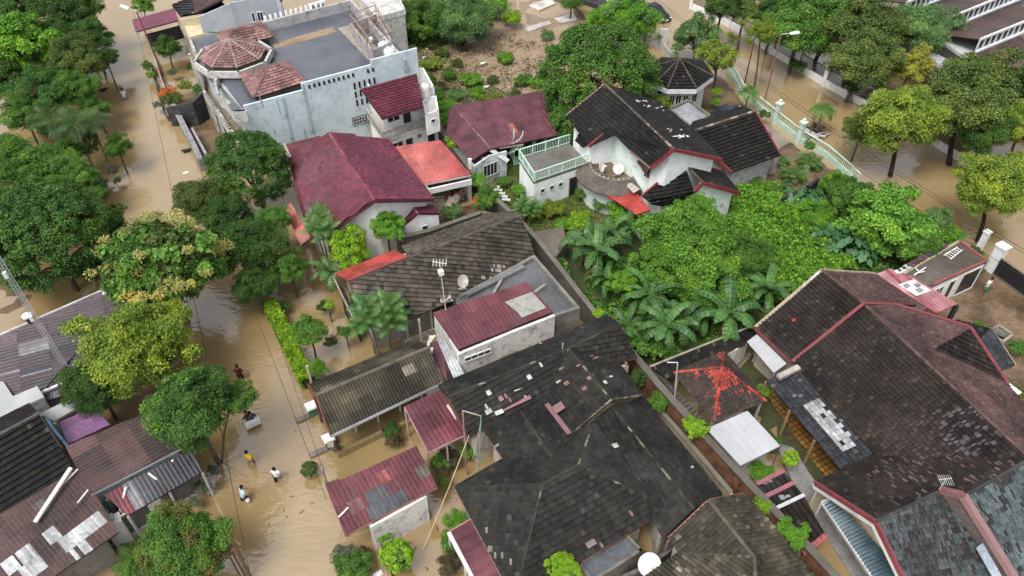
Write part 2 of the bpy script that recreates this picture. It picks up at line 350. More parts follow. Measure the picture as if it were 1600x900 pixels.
def roof_face(mb, pts, style, kind='tile', tw=.30, th=.36, amp=None, patches=(), slab=.09, pf=None):
    st = ST_[style] if isinstance(style, str) else style
    c = sum(pts, V())/len(pts); n = V()
    for i in range(len(pts)): n += (pts[i]-c).cross(pts[(i+1) % len(pts)]-c)
    n.normalize()
    if n.z < 0: n = -n
    u = (pts[1]-pts[0]); u = (u-n*u.dot(n)).normalized(); vv = n.cross(u)
    mid = (pts[0]+pts[1])/2
    if (c-mid).dot(vv) < 0: u = -u; vv = -vv
    o = pts[0]
    po = [((p-o).dot(u), (p-o).dot(vv)) for p in pts]; res = [(p-c).dot(n) for p in pts]
    curved = max(abs(r) for r in res) > .02; base = o+n*(c-o).dot(n)
    cache = {}
    def at(a, b, h):
        q = base+u*a+vv*b+n*h
        if curved:
            k = (round(a, 3), round(b, 3))
            if k not in cache: cache[k] = sum(x*y for x, y in zip(mvc((a, b), po), res))
            q += n*cache[k]
        return q
    u0 = min(p[0] for p in po); u1 = max(p[0] for p in po); v0 = min(p[1] for p in po); v1 = max(p[1] for p in po)
    if kind == 'tile': dz = amp or .11; prof = .006
    elif kind == 'roman': dz = amp or .075; prof = .03
    elif kind == 'wave': dz = .018; prof = amp or .055
    else: dz = .012; prof = amp or .022
    if pf is not None: prof = pf
    ncol = max(1, int((v1-v0)/th+.999)); nrow = max(1, int((u1-u0)/tw+.999)); seed = R.random()*50
    du = (u1-u0)/nrow; dv = (v1-v0)/ncol
    ph = 1 if kind == 'sheet' else 0
    for i in range(ncol):
        for j in range(nrow):
            a0 = u0+j*du; b0 = v0+i*dv; a1 = a0+du; b1 = b0+dv; am = (a0+a1)/2; bm_ = (b0+b1)/2
            cor = [inside((x, y), po) for x, y in ((a0+.001, b0+.001), (a1-.001, b0+.001), (a1-.001, b1-.001), (a0+.001, b1-.001))]
            full = all(cor)
            if not any(cor) and not clip(po, a0, a1, b0, b1): continue
            pc = base+u*am+vv*bm_
            t = .5+.75*nz(pc, st['s'], seed)+.35*nz(pc, st['s']*4, seed)
            if kind in ('wave', 'sheet'): rr = random.Random(int(seed*977)+(j//(4 if kind == 'wave' else 3))*131+i*7919); jr = rr.uniform(-1, 1); sr = rr.random()
            else: jr = R.uniform(-1, 1); sr = R.random()
            col = lerp(st['c'][0], st['c'][1], min(1, max(0, t)))
            if sr < st['pr']: col = lerp(col, st['sp'], R.uniform(.4, 1))
            col = tuple(x*(1+st['j']*jr) for x in col)
            cols = [col, col]
            if patches:
                x, y = px_of(pc)
                for (px, py, rx, ry, pcol, pp) in patches:
                    if ((x-px)/rx)**2+((y-py)/ry)**2 < 1:
                        for h_ in (0, 1):
                            if R.random() < pp: k_ = R.uniform(.7, 1.15); cols[h_] = tuple(z*k_ for z in pcol)
            elif sr < .03 and kind == 'tile': cols[R.randint(0, 1)] = tuple(x*2.2 for x in col)
            lift = R.uniform(0, .012) if kind in ('tile', 'roman') else 0
            for (x0, x1, up) in ((a0, am, 0), (am, a1, 1)):
                col = cols[up]
                def hgt(x, y): return .012+lift+dz*(1-(y-b0)/dv)+prof*(1-abs(x-am)/(du/2))
                cell = [(x0, b0), (x1, b0), (x1, b1), (x0, b1)] if full else clip(po, x0, x1, b0, b1)
                if len(cell) < 3: continue
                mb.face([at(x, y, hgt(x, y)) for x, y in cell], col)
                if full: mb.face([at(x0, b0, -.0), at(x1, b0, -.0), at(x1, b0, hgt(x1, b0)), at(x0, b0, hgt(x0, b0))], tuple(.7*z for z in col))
    top = [at(p[0], p[1], .004) for p in po]; bot = [at(p[0], p[1], -slab) for p in po]
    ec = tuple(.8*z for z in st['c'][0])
    a = sum(po[i][0]*po[(i+1) % len(po)][1]-po[(i+1) % len(po)][0]*po[i][1] for i in range(len(po)))
    if a < 0: top.reverse(); bot.reverse()
    m = len(top)
    # the boarding under the tiles: triangulated fan from a centre so that it stays close to the tiles
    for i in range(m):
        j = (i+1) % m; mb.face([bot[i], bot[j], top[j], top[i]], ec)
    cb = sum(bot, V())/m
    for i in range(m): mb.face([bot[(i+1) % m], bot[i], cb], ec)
def roof(h, vt, faces, style, kind='tile', mat='tile', name='roof', **kw):
    mb = MB()
    for f in faces:
        fs = style
        if isinstance(f, tuple): f, fs = f
        roof_face(mb, [vt[k] for k in f], fs, kind, **kw)
    return mb.build(name, M[mat], h)
def caps(r, vt, lines, col=(.06, .05, .045), rr=.11, alt=None, mat='tile'):
    """one run of ridge tiles per ridge, a sub-part of the roof"""
    for ln in lines:
        a, b = (vt[k] for k in ln); d = b-a; n = max(1, int(d.length/.38)); mb = MB()
        for i in range(n):
            p = a+d*(i/n); q = a+d*((i+1.08)/n); c = col if not alt or R.random() > alt[1] else alt[0]
            k_ = R.uniform(.7, 1.25); c = tuple(x*k_ for x in c); up = V((0, 0, .035))
            mb.tube([p+up, q+up], [rr*R.uniform(.95, 1.05), rr*.86], 6, c)
        mb.build('ridge_cap', M[mat], r)
def boards(h, runs, w, hgt, col, name='fascia', mat='trim', dz=0):
    for a, b in runs:
        mb = MB(); z = V((0, 0, dz)); mb.bar(a+z, b+z, w, hgt, col); mb.build(name, M[mat], h)
def panel(mb, tops, z0, thick=.15, col=(.7, .7, .68), closed=False, inset=0, cen=None):
    """a wall along the given top points (x, y, top height), down to z0"""
    if inset:
        c = cen or sum(tops, V())/len(tops)
        tops = [V((p.x+(c.x-p.x)*inset/max(.01, math.hypot(c.x-p.x, c.y-p.y)), p.y+(c.y-p.y)*inset/max(.01, math.hypot(c.x-p.x, c.y-p.y)), p.z)) for p in tops]
    n = len(tops)
    for i in range(n if closed else n-1):
        a, b = tops[i], tops[(i+1) % n]; d = V((b.x-a.x, b.y-a.y, 0))
        if d.length < .02: continue
        q = d.normalized(); s = V((-q.y, q.x, 0))*thick/2; e = q*(thick/2-.002*(i % 2))
        A, B = a-e, b+e
        ring = [A-s, B-s, B+s, A+s]
        mb.hexa([(p.x, p.y, z0) for p in ring], [(p.x, p.y, p.z) for p in ring], col)
    return tops
def walls(h, tops, z0=-.6, col=(.7, .7, .68), mat='plaster', name='wall', closed=True, inset=.5, thick=.15, cen=None):
    mb = MB(); t = panel(mb, tops, z0, thick, col, closed, inset, cen); mb.build(name, M[mat], h); return t
def opening(h, a, b, z0, z1, t0, t1, name='window', frame=(.75, .76, .74), bars=1, out=.08, mat='glass', fw=.07, side=1):
    """a framed window or door in the wall line a-b, between the fractions t0 and t1"""
    d = V((b.x-a.x, b.y-a.y, 0)); q = d.normalized(); s = V((q.y, -q.x, 0))*side*out
    p0 = V((a.x, a.y, 0))+d*t0+s; p1 = V((a.x, a.y, 0))+d*t1+s; z = V((0, 0, 1)); mb = MB()
    mb.bar(p0+z*z0, p0+z*z1, fw, .1, frame); mb.bar(p1+z*z0, p1+z*z1, fw, .1, frame)
    mb.bar(p0+z*z1, p1+z*z1, .1, fw, frame)
    mb.bar(p0+z*z0, p1+z*z0, .14, fw, frame)
    for i in range(1, bars+1):
        m = p0+(p1-p0)*i/(bars+1); mb.bar(m+z*(z0+.03), m+z*(z1-.03), .05, .08, frame)
    f = mb.build(name, M['trim'], h)
    pb = MB(); e = s*.0; pb.bar((p0+p1)/2+z*(z0+.02)+e, (p0+p1)/2+z*(z1-.02)+e, .04, .04)
    pb = MB(); i = s.normalized()*.02
    pb.hexa([p0-i+z*z0, p1-i+z*z0, p1+i+z*z0, p0+i+z*z0], [p0-i+z*z1, p1-i+z*z1, p1+i+z*z1, p0+i+z*z1])
    pb.build('pane' if mat == 'glass' else 'panel', M[mat], f)
    return f
def deck(h, pts, z, thick=.2, col=(.12, .115, .11), mat='wet', name='flat_roof'):
    mb = MB(); mb.prism([(p.x, p.y) for p in pts], z-thick, z, col); return mb.build(name, M[mat], h)
def posts(h, pts, z1, w=.12, col=(.5, .5, .48), z0=-.6, mat='trim', name='post'):
    for p in pts:
        mb = MB(); mb.bar((p.x, p.y, z0), (p.x, p.y, z1), w, w, col); mb.build(name, M[mat], h)
def cent(vt, ks): return sum((vt[k] for k in ks), V())/len(ks)
def gz(p, z=-.0): return V((p.x, p.y, z))
def VT(d): return {k: P(*a) for k, a in d.items()}
def build_floor(h, pts, z=-.3, col=(.09, .075, .06)):
    mb = MB(); mb.prism([(p.x, p.y) for p in pts], z-.3, z, col); mb.build('floor', M['concrete'], h)
# ------------------------------------------------------------ setting: ground sheet, flood water, dry land
def sheet(name, ext, z, mat, y0=0):
    mb = MB(); mb.face([(-ext, -ext, z), (ext, -ext, z), (ext, ext, z), (-ext, ext, z)]); o = mb.build(name, M[mat]); return tag(o, kind='structure')
sheet('ground', 900, -.8, 'mud'); sheet('water', 900, 0, 'water')
def land(name, poly, z, mat, rough=.12, edge=.5, kind='structure', step=.9):
    """a patch of dry land with an uneven surface that dips under the water at its rim"""
    pts = [P(*q, z) for q in poly]; po = [(p.x, p.y) for p in pts]
    x0 = min(p[0] for p in po); x1 = max(p[0] for p in po); y0 = min(p[1] for p in po); y1 = max(p[1] for p in po)
    nx = max(2, int((x1-x0)/step)+1); ny = max(2, int((y1-y0)/step)+1); mb = MB(); idx = {}
    def dist(x, y):
        best = 9e9
        for i in range(len(po)):
            a, b = po[i-1], po[i]; dx, dy = b[0]-a[0], b[1]-a[1]; t = max(0, min(1, ((x-a[0])*dx+(y-a[1])*dy)/(dx*dx+dy*dy+1e-9)))
            best = min(best, math.hypot(x-a[0]-dx*t, y-a[1]-dy*t))
        return best
    for i in range(nx+1):
        for j in range(ny+1):
            x = x0+(x1-x0)*i/nx; y = y0+(y1-y0)*j/ny; d = dist(x, y)*(1 if inside((x, y), po) else -1)
            e = min(1, max(-1.2, d/edge)); p = V((x, y, 0))
            zz = z*e if e > 0 else e*.3
            zz += rough*(nz(p, .35)+.5*nz(p, 1.3))*max(0, min(1, e+.5))
            idx[i, j] = len(mb.v); mb.v.append((x, y, zz)); 
    for i in range(nx):
        for j in range(ny):
            q = [idx[i, j], idx[i+1, j], idx[i+1, j+1], idx[i, j+1]]
            if max(mb.v[k][2] for k in q) < -.12: continue
            mb.f.append(tuple(q)); mb.c.append((1, 1, 1))
    o = mb.build(name, M[mat], smooth=True); return tag(o, kind=kind)
land('vacant_ground', [(612, 120), (596, 60), (640, 10), (700, -30), (800, -30), (812, 30), (850, 52), (905, 50), (935, 80), (952, 110), (935, 170), (880, 215), (800, 240), (700, 225), (690, 200), (668, 150)], .35, 'soil', .25, 1.5)
land('paved_lot', [(790, -20), (850, -30), (900, 20), (930, 52), (948, 75), (905, 68), (855, 60), (820, 38)], .0, 'slab', .09, .5)
land('lawn', [(760, 258), (800, 235), (905, 215), (1000, 250), (1080, 330), (1000, 360), (905, 385), (835, 372), (800, 330)], .25, 'lawn', .12, .8)
land('mud_yard', [(1085, 120), (1130, 118), (1165, 160), (1205, 196), (1260, 236), (1325, 276), (1300, 315), (1240, 330), (1190, 290), (1120, 230), (1060, 160), (1045, 140)], .16, 'mud', .1, .5)
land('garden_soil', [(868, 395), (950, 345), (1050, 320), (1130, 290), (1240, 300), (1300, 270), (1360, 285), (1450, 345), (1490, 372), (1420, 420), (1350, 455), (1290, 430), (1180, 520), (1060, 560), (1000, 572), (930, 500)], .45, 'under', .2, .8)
land('forecourt', [(1385, 500), (1460, 440), (1545, 398), (1640, 450), (1680, 560), (1640, 690), (1570, 640), (1500, 560)], .14, 'mud', .05, .5)
land('back_yard', [(1130, 590), (1185, 540), (1240, 590), (1330, 730), (1400, 850), (1330, 880), (1240, 760), (1160, 660)], .02, 'moss', .05, .4)
land('workshop_yard', [(690, 330), (750, 312), (790, 350), (790, 372), (670, 398), (640, 380)], .2, 'mud', .1, .5)
land('service_yard', [(268, 158), (330, 138), (385, 190), (330, 245), (300, 225)], .12, 'mud', .08, .5)
land('campus_yard', [(1180, 20), (1290, 70), (1400, 110), (1560, 200), (1760, 330), (1800, 60), (1500, -40), (1250, -60)], .25, 'slab', .03, .3)
land('shaded_bank', [(-30, 380), (30, 440), (60, 470), (0, 500), (-60, 480)], .05, 'mud', .15, .6)
# path strips
def strip(name, poly, z, mat, kind='structure', col=(.2, .19, .18), h=.15):
    mb = MB(); mb.prism([tuple(P(*q, z))[:2] for q in poly], z-h, z, col); o = mb.build(name, M[mat]); return tag(o, kind=kind)
strip('path', [(1212, 690), (1240, 700), (1262, 735), (1300, 790), (1385, 905), (1350, 930), (1280, 820), (1235, 745)], .10, 'concrete', col=(.24, .235, .235))
strip('paved_strip', [(1190, 607), (1214, 600), (1318, 742), (1294, 752)], .12, 'ochre')
strip('driveway', [(1178, 190), (1200, 194), (1236, 222), (1216, 232)], .2, 'concrete', col=(.25, .21, .17))
strip('pond_rim', [(1500, 408), (1540, 402), (1546, 420), (1528, 430), (1508, 428)], .22, 'moss')
for q in ([(816, 44), (858, 32), (862, 37), (822, 50)], [(866, 28), (896, 21), (902, 30), (876, 36)], [(872, 66), (910, 56), (913, 62), (876, 73)], [(826, 8), (860, -4), (868, 5), (842, 16)], [(1180, -10), (1200, -20), (1300, 30), (1285, 40)]):
    strip('bare_slab', q, .18, 'concrete', col=(.5, .47, .43))

# ------------------------------------------------------------ houses
WHITE = (.8, .8, .78); MINT = (.70, .80, .75); CREAM = (.62, .54, .38)

# grey long house in the middle ------------------------------------------------
h = thing('long_tiled_house', 'long house with mottled grey brown tiles and a red metal strip along its ridge', 'house', P(690, 450, 0))
vt = VT(dict(a=(545, 441, 4.7), b=(640, 403, 4.7), c=(814, 337, 4.7), d=(836, 401, 2.9), e=(714, 468, 2.9), f=(620, 506, 2.9), g=(570, 507, 2.9),
             i=(804, 331, 3.6), j=(760, 335, 3.6), k=(628, 386, 3.6), m=(525, 427, 3.7), n=(617, 391, 3.7)))
r = roof(h, vt, ['gfedcba'], 'grey', 'tile', tw=.3, th=.34, patches=[(780, 420, 14, 6, (.3, .27, .26), .5), (700, 470, 12, 5, (.3, .26, .25), .5), (760, 436, 10, 4, (.35, .3, .28), .4)])
r2 = roof(h, vt, ['kjicb'], 'grey', 'tile', name='back_roof', tw=.26, th=.3)
r3 = roof(h, vt, ['mnba'], 'red', 'wave', 'metal', name='metal_roof', tw=.22, th=2.2, amp=.03)
caps(r, vt, ['bc'], (.10, .09, .07))
mb = MB(); mb.bar(vt['a']+V((0, 0, .06)), vt['b']+V((0, 0, .06)), .1, .35, (.22, .075, .08)); mb.build('flashing', M['trim'], h)
wt = walls(h, [vt[k]+V((0, 0, -.25)) for k in 'gdi']+[vt['m']+V((0, 0, -.2))], col=(.5, .47, .43), mat='stain', inset=.7)
boards(h, [(vt['g'], vt['f']), (vt['f'], vt['d'])], .08, .22, (.10, .06, .05), dz=-.1)
boards(h, [(P(521, 434, 3.3), P(551, 496, 2.7)), (P(551, 496, 2.7), vt['g']), (P(521, 434, 3.3), vt['m'])], .1, .16, (.30, .26, .22), 'gable_frame', 'wood')
mb = MB(); panel(mb, K((530, 440, 3.1), (556, 492, 2.6)), -.5, .12, (.035, .032, .03)); mb.build('gable_wall', M['mould'], h)  # near-black panel: the shade inside the open gable put into its colour
opening(h, wt[0], wt[1], .7, 2.2, .34, .62, bars=3, side=1, frame=(.35, .2, .15)); 
posts(h, K((638, 528, 0), (676, 515, 0), (712, 500, 0)), 2.7, .14, (.6, .58, .55))
mb = MB(); mb.bar(P(632, 536, .35), P(716, 502, .35), .15, .5, (.45, .42, .37)); mb.build('porch_wall', M['stain'], h)

# annex with the red sheet roof and white wall ---------------------------------
h = thing('annex', 'white stained annex block under a patched red sheet roof with roof pond behind', 'house', P(780, 540, 0))
fp = K((712, 466, 3.4), (834, 404, 3.4), (902, 482, 3.4), (862, 491, 3.4), (724, 546, 3.4))
deck(h, fp, 3.4, .25, (.11, .115, .125), name='flat_roof')
vt = VT(dict(a=(676, 489, 4.1), b=(822, 441, 4.1), c=(864, 488, 3.75), d=(716, 546, 3.75)))
r = roof(h, vt, ['dcba'], 'rustmar', 'sheet', 'metal', name='sheet_roof', tw=.3, th=1.5, patches=[(812, 487, 40, 22, (.52, .52, .49), 0)])
mb = MB()
for q in ([(776, 482), (826, 471), (846, 493), (800, 509), (794, 500)],):
    pts = [vt['d']+(vt['c']-vt['d'])*s_+(vt['a']-vt['d'])*t_ for s_, t_ in ((.66, .62), (.96, .62), (.97, .14), (.70, .13), (.70, .3))]
    mb.hexa([p+V((0, 0, .06)) for p in pts], [p+V((0, 0, .085)) for p in pts], (.36, .36, .33))
mb.build('patch_sheet', M['stain'], h)
pt = K((720, 550, 3.7), (800, 520, 3.7), (862, 494, 3.9), (866, 500, 3.9))
mb = MB(); panel(mb, K((717, 552, 3.6), (800, 518, 3.6), (864, 493, 3.9)), -.6, .2, (.74, .73, .70)); w_ = mb.build('wall', M['stain'], h)
mb = MB(); panel(mb, K((864, 493, 3.6), (903, 480, 3.7), (834, 400, 3.8), (720, 462, 3.5)), -.6, .22, (.20, .19, .17)); mb.build('parapet', M['mould'], h)
mb = MB(); panel(mb, K((717, 552, 3.6), (680, 492, 3.9)), -.6, .15, (.6, .6, .57)); mb.build('side_wall', M['stain'], h)
for q in (K((786, 434, 3.55), (770, 462, 3.5)), K((852, 446, 3.55), (830, 462, 3.5))):
    mb = MB(); mb.bar(q[0], q[1], .18, .3, (.33, .31, .28)); mb.build('kerb', M['stain'], h)
mb = MB(); mb.bar(P(730, 462, 3.55), P(818, 418, 3.55), .35, .35, (.16, .165, .17)); mb.build('gutter', M['concrete'], h)
opening(h, *K((717, 552, 3.6), (864, 493, 3.9)), 1.0, 1.9, .44, .6, frame=(.2, .15, .1), out=.14)
opening(h, *K((717, 552, 3.6), (864, 493, 3.9)), 2.75, 3.1, .05, .32, frame=(.6, .62, .58), out=.13, bars=3)
opening(h, *K((717, 552, 3.6), (864, 493, 3.9)), 1.2, 1.9, .86, .98, frame=(.22, .06, .05), out=.14, bars=0)

# broken lean-to between garage and annex
h = thing('lean_to', 'torn red and white strip roof wedged between the ribbed garage roof and annex', 'lean-to', P(692, 565, 0))
vt = VT(dict(a=(664, 540, 2.9), b=(690, 530, 3.1), c=(720, 588, 2.6), d=(700, 598, 2.5), e=(682, 603, 2.4)))
roof(h, vt, [('adb', 'darkmar')], 'fade', 'wave', 'rust', tw=.2, th=1.5)
roof(h, VT(dict(a=(683, 532, 3.1), b=(694, 528, 3.2), c=(729, 590, 2.6), d=(711, 596, 2.6))), ['dcba'], 'white', 'wave', 'metal', name='white_sheet', tw=.2, th=2)
posts(h, K((672, 560, 0), (704, 612, 0)), 2.4, .1, (.3, .27, .24), mat='wood')
for i in range(5):
    a = P(R.uniform(664, 690), R.uniform(532, 545), 3.15); mb = MB(); mb.bar(a, a+V((R.uniform(-.9, .9), R.uniform(-.7, .7), R.uniform(-.1, .15))), .18, .03, (.5, .46, .4)); mb.build('loose_board', M['wood'], h)

# ribbed roof garage ---------------------------------------------------------
h = thing('open_shed', 'open sided shed with a ribbed grey brown fibre cement roof at the street corner', 'shed', P(590, 660, 0))
vt = VT(dict(a=(494, 618, 4.0), b=(671, 543, 4.0), c=(690, 597, 2.75), d=(516, 680, 2.75), e=(482, 602, 3.1), f=(650, 530, 3.1)))
r = roof(h, vt, ['dcba', 'efba'], 'rib', 'wave', 'tile_pale', tw=.20, th=.75, amp=.07)
caps(r, vt, ['ab'], (.13, .115, .09), .13)
boards(h, [(vt['d'], vt['c'])], .12, .2, (.45, .46, .47), 'gutter', dz=-.12)
boards(h, [(vt['d'], vt['a']), (vt['a'], vt['e'])], .08, .2, (.22, .07, .055), dz=-.1)
pp = K((524, 690, 0), (557, 674, 0), (592, 659, 0), (626, 643, 0), (660, 627, 0))
posts(h, pp, 2.6, .12, (.55, .52, .46)); posts(h, K((492, 617, 0), (660, 545, 0)), 2.9, .14, (.4, .36, .3))
mb = MB(); panel(mb, K((492, 619, 2.6), (656, 548, 2.6)), -.6, .15, (.13, .065, .045)); mb.build('back_wall', M['plaster'], h)
for a, b in zip(pp[:-1], pp[1:]):
    mb = MB(); n = 6
    for i in range(n):
        p = a+(b-a)*(i/n); q = a+(b-a)*((i+1)/n); mb.bar(V((p.x, p.y, 2.15 if i % 2 else 2.5)), V((q.x, q.y, 2.5 if i % 2 else 2.15)), .04, .04, (.5, .48, .42))
    mb.bar(V((a.x, a.y, 2.12)), V((b.x, b.y, 2.12)), .05, .06, (.5, .48, .42)); mb.build('truss', M['trim'], h)
mb = MB(); panel(mb, K((530, 706, .5), (600, 672, .5), (668, 645, .5)), -.6, .22, (.30, .22, .10)); mb.build('low_wall', M['stain'], h)
mb = MB(); mb.bar(P(524, 700, .05), P(516, 694, 2.4), .35, .35, (.3, .27, .22)); mb.build('gate_pillar', M['stain'], h)

# red carport -----------------------------------------------------------------
h = thing('carport', 'dark red flat sheet carport on thin posts beside the ribbed shed', 'carport', P(680, 680, 0))
vt = VT(dict(a=(632, 635, 3.0), b=(690, 609, 3.0), c=(726, 679, 2.75), d=(669, 706, 2.75)))
r = roof(h, vt, ['dcba'], 'rustmar', 'sheet', 'metal', name='sheet_roof', tw=.3, th=1.6, patches=[(694, 632, 14, 9, (.06, .05, .045), .9), (714, 640, 7, 16, (.5, .42, .36), .25)])
boards(h, [(vt['d'], vt['c']), (vt['a'], vt['d'])], .08, .12, (.42, .30, .28), dz=-.08)
posts(h, [vt['d']*.97+vt['a']*.03, vt['c'], (vt['d']+vt['c'])/2, vt['a']], 2.7, .1, (.42, .3, .28))

# patched maroon shed on the street ----------------------------------------------
h = thing('patched_shed', 'low shed with a patched maroon and black sheet roof over a white wall', 'shed', P(600, 760, 0))
vt = VT(dict(a=(508, 756, 2.9), b=(528, 748, 2.9), b2=(531, 751, 2.9), c=(651, 697, 2.9), d=(683, 761, 2.65), e=(539, 836, 2.65)))
mbr = MB(); GR = (.075, .08, .092)
roof_face(mbr, [vt[k] for k in ('e', 'd', 'c', 'b2', 'b', 'a')], 'rustmar', 'sheet', tw=.26, th=.85, patches=[(592, 772, 24, 12, GR, .95), (608, 790, 34, 9, GR, .95), (625, 775, 16, 12, GR, .9), (585, 793, 15, 12, GR, .85), (598, 745, 16, 8, (.33, .10, .085), .8), (622, 748, 12, 5, (.3, .11, .1), .7), (650, 733, 20, 8, (.10, .085, .065), .95), (633, 742, 7, 7, (.28, .27, .29), .9), (556, 795, 12, 14, (.15, .08, .075), .6), (548, 765, 8, 22, (.12, .07, .055), .45)])
r = mbr.build('sheet_roof', M['rust'], h)
boards(h, [(vt['a'], vt['e']), (vt['e'], vt['d'])], .06, .12, (.3, .14, .12), dz=-.08)
mb = MB(); panel(mb, K((580, 822, 2.45), (664, 776, 2.45), (650, 712, 2.5), (560, 752, 2.5)), -.6, .15, (.68, .67, .65), True); mb.build('wall', M['stain'], h)
posts(h, K((514, 770, 0), (543, 838, 0)), 2.6, .1, (.3, .25, .2), mat='wood')
mb = MB(); mb.bar(P(529, 808, 2.86), P(544, 793, 2.9), .09, .04, (.7, .68, .66)); tag(mb.build('loose_batten', M['wood'], org=P(536, 800, 2.85)), 'thin pale batten lying on the patched maroon shed roof', 'batten')

# big black roofed house -----------------------------------------------------------
h = thing('black_roof_house', 'rambling house with many black tiled hips and gables in the centre foreground', 'house', P(900, 740, 0))
vt = VT(dict(a=(848, 757, 4.9), b=(904, 727, 4.9), c=(1022, 782, 3.3), d=(1018, 811, 2.9), e=(890, 885, 2.9), g=(803, 936, 2.9), w=(711, 762, 2.9),
   n=(788, 718, 2.9), f=(864, 716, 4.25), m=(814, 644, 4.25), q=(757, 675, 2.9), q2=(768, 662, 3.2), v=(883, 683, 3.4), t=(852, 628, 3.4), k=(927, 662, 4.9), x=(892, 679, 3.4),
   R=(888, 545, 5.1), S=(955, 625, 5.1), A=(1003, 618, 3.4), B=(962, 563, 3.4), L=(701, 621, 5.0), T=(968, 507, 5.0), U=(995, 558, 3.3), W=(731, 685, 3.1), Y=(768, 663, 3.1),
   Z=(685, 604, 3.5), O=(950, 494, 3.5), E=(957, 638, 4.6), F=(1084, 795, 4.6), G=(1003, 620, 2.9), H=(1128, 775, 2.9), I=(1036, 843, 2.9), J=(1019, 812, 3.25)))
chips = [(x, y, 3, 2.5, (.40, .40, .39), .45) for x, y in ((826, 590), (760, 640), (845, 570), (872, 597), (790, 604), (930, 605), (955, 590), (985, 700), (965, 698), (1048, 735), (1078, 730), (1076, 722), (925, 722), (928, 773), (984, 792), (972, 829), (820, 620), (770, 702), (897, 660), (942, 652), (903, 667), (760, 612), (744, 650), (884, 548), (905, 540), (846, 536), (922, 565), (945, 600))]
chips += [(x, y, 5, 3, (.20, .12, .11), .6) for x, y in ((925, 560), (905, 575), (880, 575), (920, 590), (900, 618), (935, 620), (915, 605), (862, 785), (985, 800), (888, 600), (870, 610))]
chips += [(768, 857, 5, 10, (.13, .12, .10), .3), (782, 866, 7, 8, (.15, .14, .12), .45), (794, 876, 6, 6, (.15, .14, .12), .45), (760, 825, 6, 10, (.2, .18, .15), .35), (925, 850, 16, 5, (.16, .135, .12), .55), (775, 700, 10, 6, (.25, .24, .2), .4)]
chips += [(764, 638, 12, 8, (.38, .37, .36), .4), (790, 622, 16, 4, (.22, .12, .13), .7)]
faces = ['edcbag', 'wag', ['w', 'n', 'f', 'v', 'b', 'a'], ['q', 'n', 'f', 'm', 'q2'], ['t', 'v', 'f', 'm'], ['v', 'x', 'k', 'b', 'f'], ['t', 'x', 'S', 'R'], ['B', 'A', 'S', 'R'],
         ['W', 'Y', 't', 'R', 'L'], ['Z', 'O', 'T', 'R', 'L'], ['B', 'U', 'T', 'R'], ['J', 'I', 'F', 'E', 'k', 'c'], ['G', 'H', 'F', 'E'], ['c', 'k', 'b']]
mb = MB()
for f in faces: roof_face(mb, [vt[k_] for k_ in f], 'black', 'tile', tw=.27, th=.33, patches=chips)
r = mb.build('roof', M['tile'], h)
caps(r, vt, ['ab', 'ag', 'wa', 'bc', 'bk', 'mf', 'EF', 'RS', 'LR', 'RT'], (.04, .037, .03), .075, ((.16, .15, .11), .14))
caps(r, vt, ['SA', 'Sx'], (.10, .09, .07), .075, ((.2, .18, .14), .3))
boards(h, [(vt['w'], vt['g']), (vt['w'], vt['n']), (vt['n'], vt['q']), (vt['W'], vt['Y'])], .07, .2, (.30, .17, .16), dz=-.1)
boards(h, [(vt['e'], vt['d']), (vt['g'], vt['e']), (vt['G'], vt['H']), (vt['B'], vt['A']), (vt['U'], vt['B']), (vt['I'], vt['H']), (vt['W'], vt['L'])], .07, .2, (.16, .06, .055), dz=-.1)
def zz(k, z): return V((vt[k].x, vt[k].y, z))
mb = MB()
for ks in (('w', 'n', 'b', 'd', 'e', 'g'), ('q', 'n', 'v', 't'), ('W', 'Y', 't', 'B', 'U', 'O', 'Z'), ('E', 'G', 'H', 'I', 'c')):
    panel(mb, [zz(k_, 2.8) for k_ in ks], -.6, .15, (.55, .5, .42), True, .6)
mb.build('wall', M['stain'], h)
mb = MB(); d_ = (vt['A']-vt['S']); panel(mb, [vt['x']*.85+vt['S']*.15-V((0, 0, .35)), vt['S']-V((0, 0, .3)), vt['A']*.85+vt['S']*.15-V((0, 0, .35))], 2.2, .12, (.12, .11, .09)); mb.build('gable_wall', M['mould'], h)
# pinkish replacement flashings on the roof
mb = MB()
mb.bar(P(854, 631, 3.6), P(890, 678, 3.6), .3, .05, (.22, .115, .125)); mb.bar(P(866, 641, 3.75), P(880, 632, 4.0), .55, .05, (.22, .115, .125)); mb.build('flashing', M['trim'], h)
mb = MB(); mb.bar(P(766, 646, 3.55), P(828, 618, 3.9), .5, .05, (.24, .13, .14)); mb.build('flashing', M['trim'], h)
mb = MB(); mb.box(P(808, 606, 4.3), (.5, .35, .04), .5, (.66, .66, .64)); mb.box(P(797, 614, 4.15), (.3, .3, .04), .7, (.6, .6, .6)); mb.box(P(780, 644, 3.7), (.5, .3, .04), .5, (.6, .6, .58)); mb.box(P(765, 640, 3.6), (.35, .25, .04), .5, (.62, .62, .6)); mb.box(P(752, 642, 3.45), (.5, .22, .04), .55, (.7, .7, .68)); mb.build('mortar_patch', M['stain'], h)
mb = MB(); q = K((1013, 851, 2.7), (1033, 837, 2.7)); 
